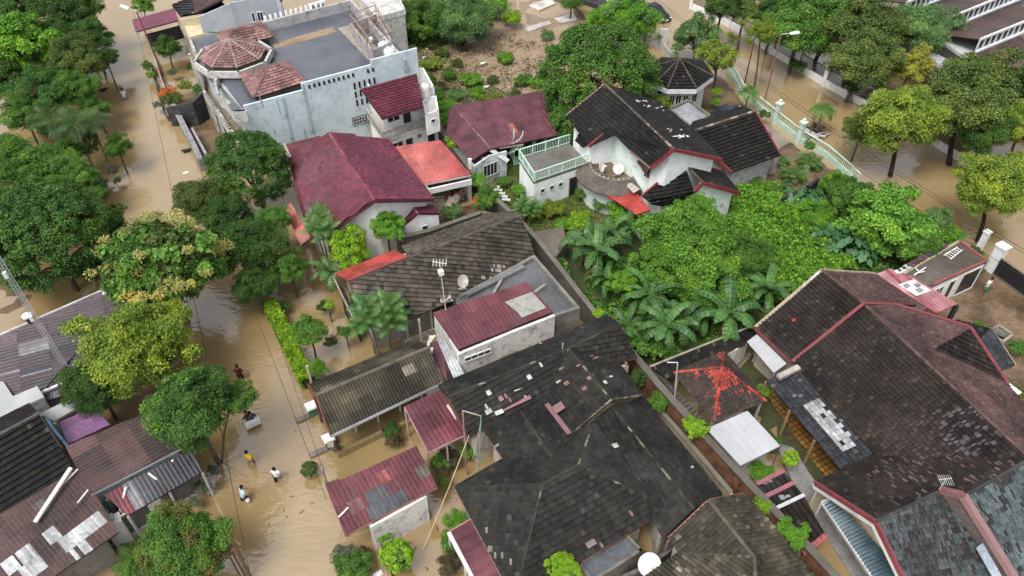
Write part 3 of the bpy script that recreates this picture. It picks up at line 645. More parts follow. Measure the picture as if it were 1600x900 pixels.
# small flat roof by the back, and the little maroon veranda roof
h2 = thing('flat_annex', 'small flat roofed annex with a wet grey deck behind the black roof', 'annex', P(955, 870, 0))
fp = K((905, 882, 2.5), (978, 838, 2.5), (1000, 862, 2.5), (925, 910, 2.5)); deck(h2, fp, 2.5, .2, (.11, .12, .14))
mb = MB(); panel(mb, [p+V((0, 0, .2)) for p in fp], -.6, .16, (.16, .15, .13), True); mb.build('parapet', M['mould'], h2)
h2 = thing('veranda', 'maroon standing seam veranda roof with a white gutter along the black roof', 'veranda', P(740, 850, 0))
vt2 = VT(dict(a=(701, 832, 2.5), b=(735, 812, 2.7), c=(790, 905, 2.7), d=(752, 930, 2.5)))
r = roof(h2, vt2, ['dabc'], 'rustmar', 'sheet', 'metal', name='sheet_roof', tw=.75, th=3, amp=.03)
boards(h2, [(vt2['a'], vt2['d'])], .2, .14, (.6, .59, .57), 'gutter', dz=.0); boards(h2, [(vt2['a'], vt2['b'])], .08, .14, (.3, .15, .12))
posts(h2, [vt2['a'], (vt2['a']+vt2['d'])/2, vt2['d']], 2.4, .09, (.5, .48, .45))

# brown roofed house bottom centre right -----------------------------------------
h = thing('brown_roof_house', 'house with streaky brown black tile hips at the bottom edge beside the brick wall', 'house', P(1150, 850, 0))
vt = VT(dict(a=(1107, 782, 5.2), b=(1178, 871, 5.2), c=(1184, 930, 4.6), d=(1045, 841, 3.2), e=(1061, 864, 3.2), f=(990, 915, 3.2), g=(1010, 990, 3.2), H=(1161, 772, 3.2), i=(1275, 905, 3.2), j=(1330, 975, 3.2), k=(1186, 985, 5.2)))
r = roof(h, vt, ['deba', 'febkg', 'Hijkba'], 'rib', 'roman', 'tile_pale', tw=.24, th=.36, pf=.075)
caps(r, vt, ['ab', 'bk', 'eb'], (.085, .075, .06), .11)
boards(h, [(vt['a'], vt['d']), (vt['a'], vt['H'])], .1, .2, (.26, .10, .11), dz=-.03); boards(h, [(vt['e'], vt['f'])], .08, .2, (.12, .08, .07), dz=-.1)
walls(h, [zz_+V((0, 0, -.2)) for zz_ in (vt['d'], vt['e'], vt['f'], vt['g'], vt['j'], vt['H'])], col=(.45, .4, .33), mat='stain')
mb = MB(); panel(mb, [vt['d']-V((0, 0, .3)), vt['a']-V((0, 0, .3)), vt['H']-V((0, 0, .3))], 2, .1, (.2, .18, .16)); mb.build('gable_wall', M['stain'], h)
# maroon gabled house ------------------------------------------------------------
h = thing('maroon_roof_house', 'white house under a big two sided maroon tile roof behind the grey roofed house', 'house', P(570, 300, 0))
vt = VT(dict(a=(514, 208, 6.0), b=(585, 313, 6.0), c=(678, 312, 3.7), d=(607, 220, 3.7), d2=(598, 217, 4.0), d3=(558, 214, 5.0), d4=(552, 210, 5.2), e=(524, 357, 3.5), f=(477, 352, 3.2), g=(449, 282, 3.3), k=(452, 248, 3.5)))
mb = MB(); roof_face(mb, [vt[k_] for k_ in ('c', 'd', 'd2', 'd3', 'd4', 'a', 'b')], 'maroon', 'tile', tw=.28, th=.3); roof_face(mb, [vt[k_] for k_ in ('k', 'f', 'e', 'b', 'a')], 'maroon', 'roman', tw=.36, th=.36, amp=.05, pf=.15)
r = mb.build('roof', M['tile_clean'], h); caps(r, vt, ['ab'], (.20, .055, .07), .12)
boards(h, [(vt['b'], vt['c']), (vt['b'], vt['e'])], .08, .22, (.10, .03, .04), dz=-.1)
wt = walls(h, [vt['f']+V((.5, .5, -.2)), vt['e']+V((0, .5, -.25)), vt['b']+V((0, .5, -.3)), vt['c']+V((-.6, .4, -.25)), vt['d']+V((-.5, -.5, -.25)), vt['a']+V((0, -.6, -.3)), vt['k']+V((.5, -.3, -.2))], col=(.80, .79, .78), inset=.15)
opening(h, wt[1], wt[2], .4, 2.3, .25, .6, bars=1, frame=(.2, .1, .09), out=.1)
mb = MB(); mb.bar(P(640, 318, 2.9), P(676, 312, 3.4), .5, .12, (.72, .72, .71)); mb.build('canopy_slab', M['plaster'], h)
h = thing('maroon_porch', 'little gabled maroon tile outbuilding with one small window in its white wall', 'outbuilding', P(648, 350, 0))
vt = VT(dict(a=(642, 319, 3.2), b=(653, 334, 3.2), c=(688, 334, 2.5), d=(676, 321, 2.5), e=(629, 353, 2.3), f=(620, 340, 2.3)))
mb = MB(); roof_face(mb, [vt[k_] for k_ in 'cdab'], 'maroon', 'roman', tw=.28, th=.34); roof_face(mb, [vt[k_] for k_ in 'feba'], 'maroon', 'roman', tw=.28, th=.34)
r = mb.build('roof', M['tile_clean'], h); caps(r, vt, ['ab'], (.22, .06, .08))
wt = walls(h, [vt['e']-V((0, 0, .1)), vt['b']-V((0, 0, .15)), vt['c']-V((0, 0, .1)), vt['d']-V((0, 0, .1)), vt['f']-V((0, 0, .1))], col=(.82, .81, .8), inset=.25)
opening(h, wt[0], wt[2], 1.3, 1.75, .5, .68, bars=0, frame=(.6, .6, .58))
h = thing('side_lean_to', 'narrow faded red lean-to roof along the tree side of the maroon house', 'lean-to', P(462, 350, 0))
roof(h, VT(dict(a=(444, 322, 2.6), b=(456, 318, 2.9), c=(486, 372, 2.7), d=(470, 385, 2.4))), ['dabc'], 'redlite', 'wave', 'rust', tw=.2, th=2)
posts(h, K((446, 325, 0), (470, 384, 0)), 2.3, .1)
h = thing('rear_shed', 'small rusty flat roof shed squeezed between the blue wall and maroon house', 'shed', P(470, 235, 0))
roof(h, VT(dict(a=(446, 226, 3.0), b=(500, 212, 3.0), c=(505, 232, 2.8), d=(455, 247, 2.8))), ['dcba'], 'rustmar', 'sheet', 'rust', tw=.3, th=1.5)
mb = MB(); panel(mb, K((444, 224, 3.1), (456, 249, 3.1)), -.4, .14, (.45, .4, .3)); mb.build('wall', M['stain'], h)

# pale red workshop -----------------------------------------------------------
h = thing('red_roof_workshop', 'open fronted workshop under a faded pale red sheet roof beside the maroon house', 'workshop', P(690, 290, 0))
vt = VT(dict(a=(614, 230, 3.6), b=(688, 219, 3.6), c=(736, 273, 3.0), d=(662, 288, 3.0)))
r = roof(h, vt, ['dcba'], 'redlite', 'wave', 'metal', name='sheet_roof', tw=.2, th=6, amp=.03)
boards(h, [(vt['d'], vt['c'])], .06, .15, (.6, .5, .48), dz=-.08)
posts(h, K((667, 305, 0), (704, 300, 0), (736, 292, 0)), 2.9, .3, (.72, .72, .70), mat='plaster')
mb = MB(); mb.bar(P(666, 300, 2.55), P(737, 284, 2.55), .15, .5, (.72, .71, .69)); panel(mb, [V((p.x, p.y, 2.8)) for p in K((668, 293, 2.8), (616, 233, 3.2), (686, 222, 3.2), (734, 272, 2.8))], -.3, .15, (.5, .48, .45)); mb.build('wall', M['plaster'], h)
for i in range(7):
    p = P(R.uniform(672, 730), R.uniform(298, 312), .3); mb = MB(); mb.box(p+V((0, 0, .4)), (R.uniform(.3, .7), R.uniform(.3, .6), R.uniform(.4, .9)), R.uniform(0, 3), (R.uniform(.05, .25), R.uniform(.05, .16), R.uniform(.05, .14)))
    mb.bar(p+V((.1, 0, .3)), p+V((R.uniform(-.4, .4), .1, R.uniform(.9, 1.5))), .06, .06, (.2, .17, .14))
    tag(mb.build('junk_pile', M['wood'], org=p), 'jumble of dark scrap stacked in the open front of the red roofed workshop', 'scrap', 'scrap in the workshop front')

# rusty long shed ------------------------------------------------------------
h = thing('rusty_long_shed', 'long decayed shed with dark maroon rusty sheets, a fallen corner and broken rafters', 'shed', P(790, 220, 0))
vt = VT(dict(a=(704, 166, 3.6), b=(741, 160, 3.6), c=(802, 150, 3.6), d=(852, 141, 3.6), e=(870, 212, 3.0), f=(840, 218, 3.0), g=(767, 233, 3.0), i=(716, 176, 3.75), j=(736, 252, 2.7), k=(697, 207, 2.7)))
mb = MB(); roof_face(mb, [vt[k_] for k_ in ('g', 'f', 'e', 'd', 'c', 'b', 'a', 'i')], 'darkmar', 'sheet', tw=.3, th=1.6, patches=[(806, 204, 14, 4, (.25, .09, .08), .9), (855, 190, 8, 10, (.2, .06, .06), .5)])
roof_face(mb, [vt[k_] for k_ in 'jgiak'], 'darkmar', 'sheet', tw=.3, th=1.6); r = mb.build('sheet_roof', M['rust'], h)
caps(r, vt, ['ig'], (.16, .10, .11), .1, mat='rust')
mb = MB(); panel(mb, K((741, 259, 2.5), (764, 243, 2.8), (790, 236, 2.8)), -.3, .15, (.62, .68, .66)); mb.build('wall', M['stain'], h)
mb = MB(); panel(mb, K((741, 259, 2.5), (708, 207, 2.5), (716, 172, 3.1), (800, 155, 3.2), (848, 148, 3.2), (864, 205, 2.8)), -.3, .15, (.4, .42, .4)); mb.build('rear_wall', M['stain'], h)
posts(h, K((800, 250, 0), (816, 246, 0), (834, 242, 0), (852, 236, 0)), 2.8, .3, (.55, .64, .60), mat='stain')
for q in (K((752, 248, 2.5), (776, 240, 2.4)), K((790, 226, 2.9), (806, 222, 3.2)), K((800, 218, 3.1), (812, 230, 2.6)), K((780, 232, 2.9), (818, 226, 2.9))):
    mb = MB(); mb.bar(q[0], q[1], .08, .08, (.3, .25, .2)); mb.build('rafter', M['wood'], h)
opening(h, *K((741, 259, 2.5), (790, 236, 2.8)), 1.0, 2.2, .26, .7, frame=(.5, .55, .52), bars=3, out=.12)
mb = MB(); mb.bar(P(766, 233, 2.9), P(794, 252, 2.2), .5, .05, (.55, .58, .6)); mb.build('loose_sheet', M['metal'], h)

# mint two storey house --------------------------------------------------------
h = thing('mint_house', 'two storey mint white house with black tile gables and red barge boards', 'house', P(1010, 250, 0))
vt = VT(dict(a=(945, 132, 8.2), b=(1053, 234, 8.2), c=(1017, 262, 6.0), d=(985, 236, 6.2), e=(952, 203, 6.4), f=(920, 229, 5.3), g=(885, 181, 6.0), i=(1128, 250, 6.2), j=(1084, 204, 6.2), k=(1032, 162, 6.2), l=(1000, 150, 6.4),
   m=(1068, 254, 5.6), n=(1098, 286, 5.6), o=(1085, 300, 4.9), p=(1014, 316, 3.2), q=(1003, 307, 3.5), s=(1155, 302, 3.6), t=(1128, 268, 3.9),
   u=(1074, 208, 5.2), v=(1179, 174, 5.2), w=(1219, 243, 3.3), x=(1143, 270, 3.3), y=(1160, 168, 4.2), z=(1082, 192, 4.2), o2=(1066, 330, 3.2)))
wf = [(1010, 166, 6, 3, (.5, .5, .48), .3), (1030, 172, 8, 4, (.5, .5, .48), .25), (1048, 205, 20, 3, (.5, .48, .46), .2), (1062, 215, 14, 3, (.55, .53, .5), .35), (1000, 160, 8, 3, (.5, .5, .48), .2), (1060, 240, 10, 6, (.14, .05, .05), .5)]
r = roof(h, vt, ['cdefgab', 'ijklab', 'pomq', 'stmn', ['x', 'w', 'v', 'u'], ['z', 'y', 'v', 'u']], 'black2', 'tile', tw=.28, th=.34, patches=wf)
r2 = roof(h, VT(dict(a=(1085, 303, 4.6), b=(1098, 287, 5.5), n=(1120, 308, 4.4), p=(1015, 318, 3.1), q=(1060, 325, 3.0))), ['qbap'], 'black2', 'tile', name='lower_roof')
caps(r, vt, ['ab', 'mn', 'uv'], (.10, .085, .07), .1, ((.3, .25, .22), .15))
RED = (.20, .032, .038)
boards(h, [(vt['b'], vt['c']), (vt['b'], vt['i']), (vt['e'], vt['f']), (vt['n'], vt['s']), (vt['m'], vt['q']), (vt['n'], vt['o']), (vt['v'], vt['w']), (vt['x'], vt['u']), (vt['m'], vt['t'])], .14, .28, RED, dz=0)
boards(h, [(vt['d'], vt['c']), (vt['g'], vt['a'])], .1, .22, (.3, .2, .19), dz=-.02)
cen = P(1010, 220, 0)
mb = MB()
panel(mb, [vt['c']+V((.3, .8, -.2)), vt['b']+V((-.1, .8, -.25)), vt['i']+V((-.6, .6, -.25))], 0, .15, (.80, .84, .82)); mb.build('gable_wall', M['plaster'], h)
mb = MB(); panel(mb, [vt['c']+V((.5, .9, -.2)), vt['d']+V((.5, .6, -.2)), vt['e']+V((.4, .2, -.2))], 0, .15, MINT); mb.build('side_wall', M['plaster'], h)
mb = MB(); panel(mb, [vt['e']+V((.3, .1, -.2)), vt['f']+V((.3, .6, -.15)), vt['g']+V((.8, -.1, -.2))], 0, .15, (.80, .84, .82)); mb.build('front_wall', M['plaster'], h)
mb = MB(); panel(mb, [vt['n']+V((0, .5, -.2)), vt['s']+V((-.5, .5, -.2)), vt['t']+V((-.5, 0, -.2))], 0, .15, MINT); panel(mb, [vt['n']+V((0, .5, -.2)), vt['o']+V((.2, .4, -.4)), P(1045, 322, 3.0)], 0, .15, MINT); w1 = mb.build('wing_wall', M['plaster'], h)
mb = MB(); panel(mb, [vt['x']+V((.2, .5, -.2)), vt['w']+V((-.6, .5, -.2)), vt['v']+V((-.6, 0, -.3)), vt['y']+V((-.6, -.5, -.2)), vt['z']+V((.4, -.4, -.2)), vt['u']+V((.3, 0, -.3))], 0, .15, (.45, .45, .44), True); mb.build('rear_wing_wall', M['stain'], h)
mb = MB(); panel(mb, [vt['i']+V((-.6, .6, -.3)), vt['j']+V((-.5, -.4, -.3)), vt['l']+V((-.5, -.5, -.3)), vt['g']+V((.8, -.1, -.3))], 0, .15, MINT); mb.build('rear_wall', M['plaster'], h)
a_, b_ = vt['c']+V((.3, .8, 0)), vt['i']+V((-.6, .6, 0))
opening(h, a_, b_, 5.0, 5.5, .5, .6, bars=2, frame=(.05, .05, .05), out=.12)
opening(h, vt['c']+V((.5, .9, 0)), vt['d']+V((.5, .6, 0)), 4.2, 5.3, .02, .4, bars=2, frame=(.7, .74, .72), out=.12, side=-1)
a_, b_ = vt['n']+V((0, .5, 0)), vt['s']+V((-.5, .5, 0))
for t_ in (.42, .58, .74): opening(h, a_, b_, 2.3, 2.55, t_, t_+.06, bars=0, frame=(.5, .55, .52), out=.1)
for q in ((P(1014, 262, 5.6), P(1021, 275, 4.9)), (P(917, 228, 4.9), P(922, 236, 4.5))): pass
h2 = r
roof(h, VT(dict(a=(997, 252, 5.2), b=(1003, 243, 5.9), c=(1019, 262, 5.9), d=(1010, 272, 5.1))), ['adcb'], 'pinkish', 'tile', name='window_hood', tw=.25, th=.3)
roof(h, VT(dict(a=(899, 220, 4.7), b=(905, 208, 5.2), c=(919, 224, 5.0), d=(911, 231, 4.5))), ['adcb'], 'black2', 'tile', name='window_hood', tw=.25, th=.3)
mb = MB(); q = K((1046, 172, 4.0), (1076, 158, 4.0), (1110, 184, 4.0), (1080, 200, 4.0)); mb.prism([(p.x, p.y) for p in q], 3.8, 4.0, (.30, .31, .33)); mb.build('skylight_deck', M['wet'], h)
mb = MB(); panel(mb, [p+V((0, 0, .2)) for p in q], 0, .2, (.2, .18, .15), True); mb.build('parapet', M['mould'], h)
# terrace block with mint railing and spiral stair
h = thing('terrace_block', 'single storey white block with a stained roof terrace and mint railings', 'annex', P(870, 275, 0))
fp = K((811, 248, 3.1), (890, 224, 3.1), (919, 255, 3.1), (834, 284, 3.1)); deck(h, fp, 3.1, .25, (.15, .14, .13))
walls(h, [p-V((0, 0, .2)) for p in fp], col=(.80, .84, .82), inset=.15)
RAIL = (.45, .66, .54)
def rail(h, pts, z, hh=.9, col=RAIL, step=.16, name='railing', mat='paint'):
    mb = MB()
    for a, b in zip(pts[:-1], pts[1:]):
        a = V((a.x, a.y, z)); b = V((b.x, b.y, z)); up = V((0, 0, hh)); n = max(2, int((b-a).length/step))
        mb.bar(a+up, b+up, .09, .07, col); mb.bar(a+up*.12, b+up*.12, .06, .05, col)
        for i in range(n+1):
            p = a+(b-a)*i/n; big = i % 8 == 0; mb.bar(p, p+up, .09 if big else .028, .09 if big else .028, col)
    return mb.build(name, M[mat], h)
for i in range(4): rail(h, [fp[i], fp[(i+1) % 4]], 3.1) if i != 1 else None
a_, b_ = fp[3], fp[2]
opening(h, a_, b_, .2, 2.2, .66, .82, name='door', frame=(.3, .2, .15), bars=0, out=.02)
for t_ in (.13, .3, .46): opening(h, a_, b_, 1.7, 2.1, t_, t_+.07, bars=0, frame=(.5, .5, .48), out=.02)
mb = MB(); c_ = P(803, 262, 0)
for i in range(16):
    a = i*.42; mb.bar(c_+V((0, 0, .2+i*.18)), c_+V((.8*math.cos(a), .8*math.sin(a), .2+i*.18)), .3, .04, RAIL)
mb.tube([c_, c_+V((0, 0, 4.0))], .06, 8, RAIL); mb.tube([c_+V((.8*math.cos(i*.42), .8*math.sin(i*.42), 1.1+i*.18)) for i in range(16)], .035, 5, RAIL); mb.build('spiral_stair', M['paint'], h)
h = thing('round_porch', 'half round porch with a mouldy brown concrete skirt and planted flat top', 'porch', P(950, 285, 0))
c_ = P(962, 262, 3.2); mb = MB(); n = 14
for i in range(n):
    a0 = rad(165+i*155/n); a1 = rad(165+(i+1)*155/n); ro, ri = 3.3, 2.1
    q = [(c_.x+r_*math.cos(a), c_.y+r_*math.sin(a), z_) for r_, z_, a in ((ro, 2.7, a0), (ro, 2.7, a1), (ri, 3.5, a1), (ri, 3.5, a0))]
    mb.face(q, (.11, .09, .075)); q2 = [(x, y, z-.18) for x, y, z in q]; mb.face(q2[::-1], (.1, .09, .08)); mb.face([q2[0], q2[1], q[1], q[0]], (.12, .1, .08))
mb.build('skirt_roof', M['mould'], h)
mb = MB(); q = [(c_.x+2.15*math.cos(rad(165+i*155/n)), c_.y+2.15*math.sin(rad(165+i*155/n))) for i in range(n+1)]; q += [tuple(P(1003, 262, 3.2))[:2], tuple(P(950, 225, 3.2))[:2]]; mb.prism(q, 3.0, 3.25, (.09, .075, .05)); mb.build('flat_roof', M['mud'], h)
mb = MB(); panel(mb, [V((c_.x+2.15*math.cos(rad(165+i*155/n)), c_.y+2.15*math.sin(rad(165+i*155/n)), 3.55)) for i in range(n+1)], 3.0, .14, (.36, .33, .29)); mb.build('parapet', M['stain'], h)
mb = MB(); panel(mb, [V((c_.x+2.6*math.cos(rad(165+i*155/n)), c_.y+2.6*math.sin(rad(165+i*155/n)), 2.9)) for i in range(n+1)], -.2, .14, (.62, .70, .66)); mb.build('wall', M['plaster'], h)
mb = MB(); mb.hexa(K((982, 282, 3.1), (1000, 295, 3.1), (990, 302, 3.1), (980, 292, 3.1)), K((982, 282, 3.25), (1000, 295, 3.25), (990, 302, 3.25), (980, 292, 3.25)), (.5, .45, .38)); mb.build('slab', M['stain'], h)
h = thing('red_awning', 'small bright red corrugated canopy below the mint house porch', 'awning', P(985, 318, 0))
roof(h, VT(dict(a=(947, 306, 2.6), b=(990, 296, 2.9), c=(1017, 329, 2.5), d=(993, 336, 2.3), e=(963, 315, 2.4))), ['aedcb'], 'red', 'wave', 'metal', tw=.3, th=4, amp=.06)
posts(h, K((955, 318, 0), (993, 340, 0)), 2.2, .09)
# hexagonal pavilion
h = thing('black_pavilion', 'hexagonal black tiled pavilion with white fascia and mint walls by the flooded street', 'pavilion', P(1062, 125, 0))
ap = P(1062, 92, 6.0); rim = K((1012, 107, 4.3), (1024, 130, 4.3), (1043, 138, 4.3), (1088, 138, 4.3), (1114, 119, 4.3), (1096, 94, 4.3), (1034, 91, 4.3))
mb = MB()
for i in range(len(rim)): roof_face(mb, [rim[i], rim[(i+1) % len(rim)], ap], 'black2', 'tile', tw=.28, th=.34)
r = mb.build('roof', M['tile'], h); caps(r, {**{str(i): p for i, p in enumerate(rim)}, 'a': ap}, [str(i)+'a' for i in range(len(rim))], (.10, .075, .055), .1)
mb = MB(); panel(mb, [p+V((0, 0, -.12)) for p in rim], 3.75, .12, (.70, .72, .71), True); mb.build('fascia', M['plaster'], h)
wt = walls(h, [p+V((0, 0, -.4)) for p in rim], col=(.55, .66, .60), inset=.7)
for i, (a, b) in enumerate(((.08, .3), (.36, .6), (.68, .92))): opening(h, wt[2], wt[3], 1.4, 3.3, a, b, bars=1, frame=(.72, .72, .7), out=.1)
opening(h, wt[3], wt[4], 2.2, 3.2, .1, .5, bars=1, frame=(.6, .65, .62), out=.1)
mb = MB(); q = K((1006, 112, 3.6), (1016, 102, 3.8), (1040, 140, 3.6), (1030, 146, 3.4)); roof_face(mb, [q[0], q[3], q[2], q[1]], 'brown', 'tile'); mb.build('lower_roof', M['tile'], h)

# big blue flat roofed building ---------------------------------------------------
h = thing('blue_wall_building', 'large flat roofed building with a stained pale blue side wall and grille vents', 'building', P(500, 130, 0))
BL = (.52, .61, .645); GW = (.56, .56, .55)
fl, fs_, fr = P(380, 170, 6.2), P(473, 147, 6.2), P(650, 85, 7.9)
fp = [P(383, 172, 6.2), P(474, 147, 6.2), P(650, 100, 6.2), P(550, 2, 6.2), P(410, 34, 6.2), P(355, 48, 6.2), P(300, 62, 6.2), P(318, 100, 6.2), P(345, 122, 6.2)]
deck(h, fp, 6.2, .3, (.085, .095, .115))
mb = MB(); mb.prism([(p.x, p.y) for p in (fp[0], fp[2], fp[3], fp[5], fp[7])], -.6, 5.85, (.45, .5, .52)); mb.build('core', M['stain'], h)
mb = MB(); a, b, c = fp[0], fp[1], fp[2]; q = (V((c.x-a.x, c.y-a.y, 0))).normalized(); s = V((q.y, -q.x, 0))*.2; a = a+s; c = c+s
tb = (b-a).dot(q); b = a+q*tb; tl = (c-a).length
def WP(t, z): return V((a.x, a.y, 0))+q*t+V((0, 0, z))
lo0, lo1 = tb+4.9*tl/16, tb+7.6*tl/16
panel(mb, [WP(0, 6.75), WP(tb, 6.75)], -.6, .2, BL); panel(mb, [WP(tb, 7.4), WP(tl, 7.4)], -.6, .2, BL); panel(mb, [WP(tb+6.5*tl/16, 7.85), WP(tl, 7.85)], 7.3, .205, BL)
mb.build('side_wall', M['bluewall'], h)
def slots(n, t0, t1, z0, z1, wd, out=.11, col=(.03, .03, .03)):
    for i in range(n):
        t = t0+(t1-t0)*(i+.5)/n; mb = MB(); mb.bar(WP(t, z0)+s.normalized()*out, WP(t, z1)+s.normalized()*out, wd, .06, col)
        mb.build('vent_slot', M['dark'] if col[0] < .05 else M['stain'], h)
slots(10, tb+.3, tb+tl*.30, 6.75, 7.1, .22); slots(2, tb+tl*.36, tb+tl*.42, 6.75, 7.1, .22)
for zr in (4.15, 5.0, 5.85): slots(5, tb+tl*.27, tb+tl*.42, zr-.3, zr+.3, .2)
mb = MB(); t0, t1 = tb+tl*.24, tb+tl*.39
mb.hexa([WP(t0, 1.9)+s*.52, WP(t1, 1.9)+s*.52, WP(t1, 1.9)+s*.7, WP(t0, 1.9)+s*.7], [WP(t0, 2.8)+s*.52, WP(t1, 2.8)+s*.52, WP(t1, 2.8)+s*.7, WP(t0, 2.8)+s*.7], (.10, .105, .11)); g = mb.build('grille', M['mould'], h)
mb = MB()
for i in range(9):
    for j in range(3):
        mb.box(WP(t0+(t1-t0)*(i+.5)/9, 2.05+.3*j)+s*.75, (.14, .14, .14), .6, (.5, .55, .58))
mb.build('grille_block', M['stain'], g)
mb = MB(); mb.bar(WP(tl*.2, 0)+s*.7, WP(tl*.2, 6.6)+s*.7, .14, .1, (.33, .45, .5)); mb.build('pilaster', M['stain'], h)
mb = MB(); mb.bar(WP(tb, 0)+s*.7, WP(tb, 7.3)+s*.7, .14, .1, (.33, .45, .5)); mb.build('pilaster', M['stain'], h)
for i in range(26):
    t = R.uniform(.02, .98)*tl; z0 = R.uniform(1, 6.4); mb = MB(); mb.bar(WP(t, z0)+s*.52, WP(t+R.uniform(-.05, .05), z0+R.uniform(.3, 1.4))+s*.52, R.uniform(.03, .16), .012, (.20, .25, .28)); 
    if i < 9: mb.build('water_stain', M['stain'], h)
# far parapet with slots, left curved balconies
mb = MB(); panel(mb, K((412, 34, 7.2), (548, 0, 7.2)), 6.0, .2, (.52, .51, .52)); panel(mb, [P(548, 0, 7.3), P(632, 92, 7.3)], 6.0, .2, (.48, .48, .48)); mb.build('parapet', M['stain'], h)
a, b = P(412, 36, 6.3), P(506, 12, 6.3)
for i in range(12):
    p = a+(b-a)*(i+.5)/12; mb = MB(); mb.bar(p+V((.03, -.12, .15)), p+V((.03, -.12, .75)), .22, .05, (.85, .86, .88)); mb.build('parapet_slot', M['paint'], h)
def curve(pts, n=6):
    out = []
    for i in range(len(pts)-1):
        p0, p1, p2, p3 = (pts[max(0, min(len(pts)-1, i+k_))] for k_ in (-1, 0, 1, 2))
        for j in range(n):
            t = j/n; out.append(.5*((2*p1)+(p2-p0)*t+(2*p0-5*p1+4*p2-p3)*t*t+(3*p1-p0-3*p2+p3)*t**3))
    return out+[pts[-1]]
cv = curve(K((296, 58, 6.6), (302, 74, 6.6), (306, 86, 6.6), (318, 96, 6.6), (332, 104, 6.6), (340, 112, 6.6), (336, 128, 6.6), (342, 148, 6.6), (356, 158, 6.6), (364, 172, 6.6), (383, 172, 6.6)))
mb = MB(); panel(mb, cv, 5.6, .22, GW); mb.build('curved_parapet', M['stain'], h)
cv2 = curve(K((296, 84, 3.6), (306, 104, 3.6), (316, 122, 3.6), (318, 140, 3.6), (330, 158, 3.6), (340, 172, 3.6), (352, 190, 3.6), (366, 210, 3.6), (372, 216, 3.6)))
mb = MB(); panel(mb, cv2, 2.7, .25, (.50, .48, .45)); mb.build('balcony_edge', M['stain'], h)
mb = MB(); q = [(p.x, p.y) for p in cv2]+[(P(390, 180, 3.2).x, P(390, 180, 3.2).y), (P(320, 80, 3.2).x, P(320, 80, 3.2).y)]; mb.prism(q, 2.8, 3.0, (.22, .18, .13)); mb.build('balcony_floor', M['stain'], h)
posts(h, [cv2[i] for i in range(2, len(cv2), 7)], 2.8, .3, (.5, .48, .45), mat='stain')
mb = MB(); panel(mb, K((262, 168, 2.0), (300, 160, 2.6), (318, 142, 3.0), (322, 140, 3.0)), -.5, .2, (.055, .055, .06)); mb.build('dark_wing_wall', M['mould'], h)
def hip(h, eave, top, style, patches=(), tw=.22, th=.3):
    mb = MB(); n = len(eave)
    for i in range(n):
        a, b = eave[i], eave[(i+1) % n]; ta, tb_ = top[i % len(top)], top[(i+1) % len(top)]
        f = [a, b, tb_] if (ta-tb_).length < .01 else [a, b, tb_, ta]
        roof_face(mb, f, style, 'roman', tw=tw, th=th)
    r = mb.build('roof', M['tile_pale'], h)
    return r
e = K((374, 117, 6.8), (396, 154, 6.8), (478, 128, 6.8), (450, 96, 6.8)); t_ = K((420, 103, 8.0), (420, 103, 8.0), (436, 99, 8.0), (436, 99, 8.0)); r = hip(h, e, t_, 'pinkmoss')
caps(r, {'a': e[0], 'b': e[1], 'c': e[2], 't': t_[0], 'u': t_[2]}, ['at', 'bt', 'tu', 'cu'], (.2, .13, .12))
mb = MB(); panel(mb, [p-V((0, 0, .25)) for p in e], 6.0, .15, (.12, .1, .09), True, .5); mb.build('turret_wall', M['mould'], h)
e = K((336, 52, 7.0), (352, 74, 7.0), (428, 58, 7.0), (410, 34, 7.0)); t_ = K((364, 46, 7.9), (364, 46, 7.9), (398, 40, 7.9), (398, 40, 7.9)); r = hip(h, e, t_, 'pinkmoss')
caps(r, {'b': e[1], 'c': e[2], 't': t_[0], 'u': t_[2]}, ['bt', 'tu', 'cu'], (.2, .13, .12))
# octagonal gazebo
oc = P(366, 92, 6.6); ring = [V((oc.x+3.0*math.cos(rad(22+45*i)), oc.y+3.0*math.sin(rad(22+45*i)), 7.1)) for i in range(8)]; ap = V((oc.x, oc.y, 8.5))
mb = MB()
for i in range(8): roof_face(mb, [ring[i], ring[(i+1) % 8], ap], 'pinkmoss', 'roman', tw=.22, th=.3)
r = mb.build('gazebo_roof', M['tile_pale'], h); caps(r, {**{str(i): p for i, p in enumerate(ring)}, 'a': ap}, [str(i)+'a' for i in range(8)], (.26, .2, .19), .12)
mb = MB(); panel(mb, [V((oc.x+3.5*math.cos(rad(22+45*i)), oc.y+3.5*math.sin(rad(22+45*i)), 7.0)) for i in range(8)], 6.4, .22, (.56, .55, .53), True); mb.build('gazebo_gutter', M['stain'], h)
mb = MB(); panel(mb, [V((oc.x+2.6*math.cos(rad(22+45*i)), oc.y+2.6*math.sin(rad(22+45*i)), 6.9)) for i in range(8)], 5, .15, (.2, .19, .18), True); mb.build('gazebo_wall', M['mould'], h)
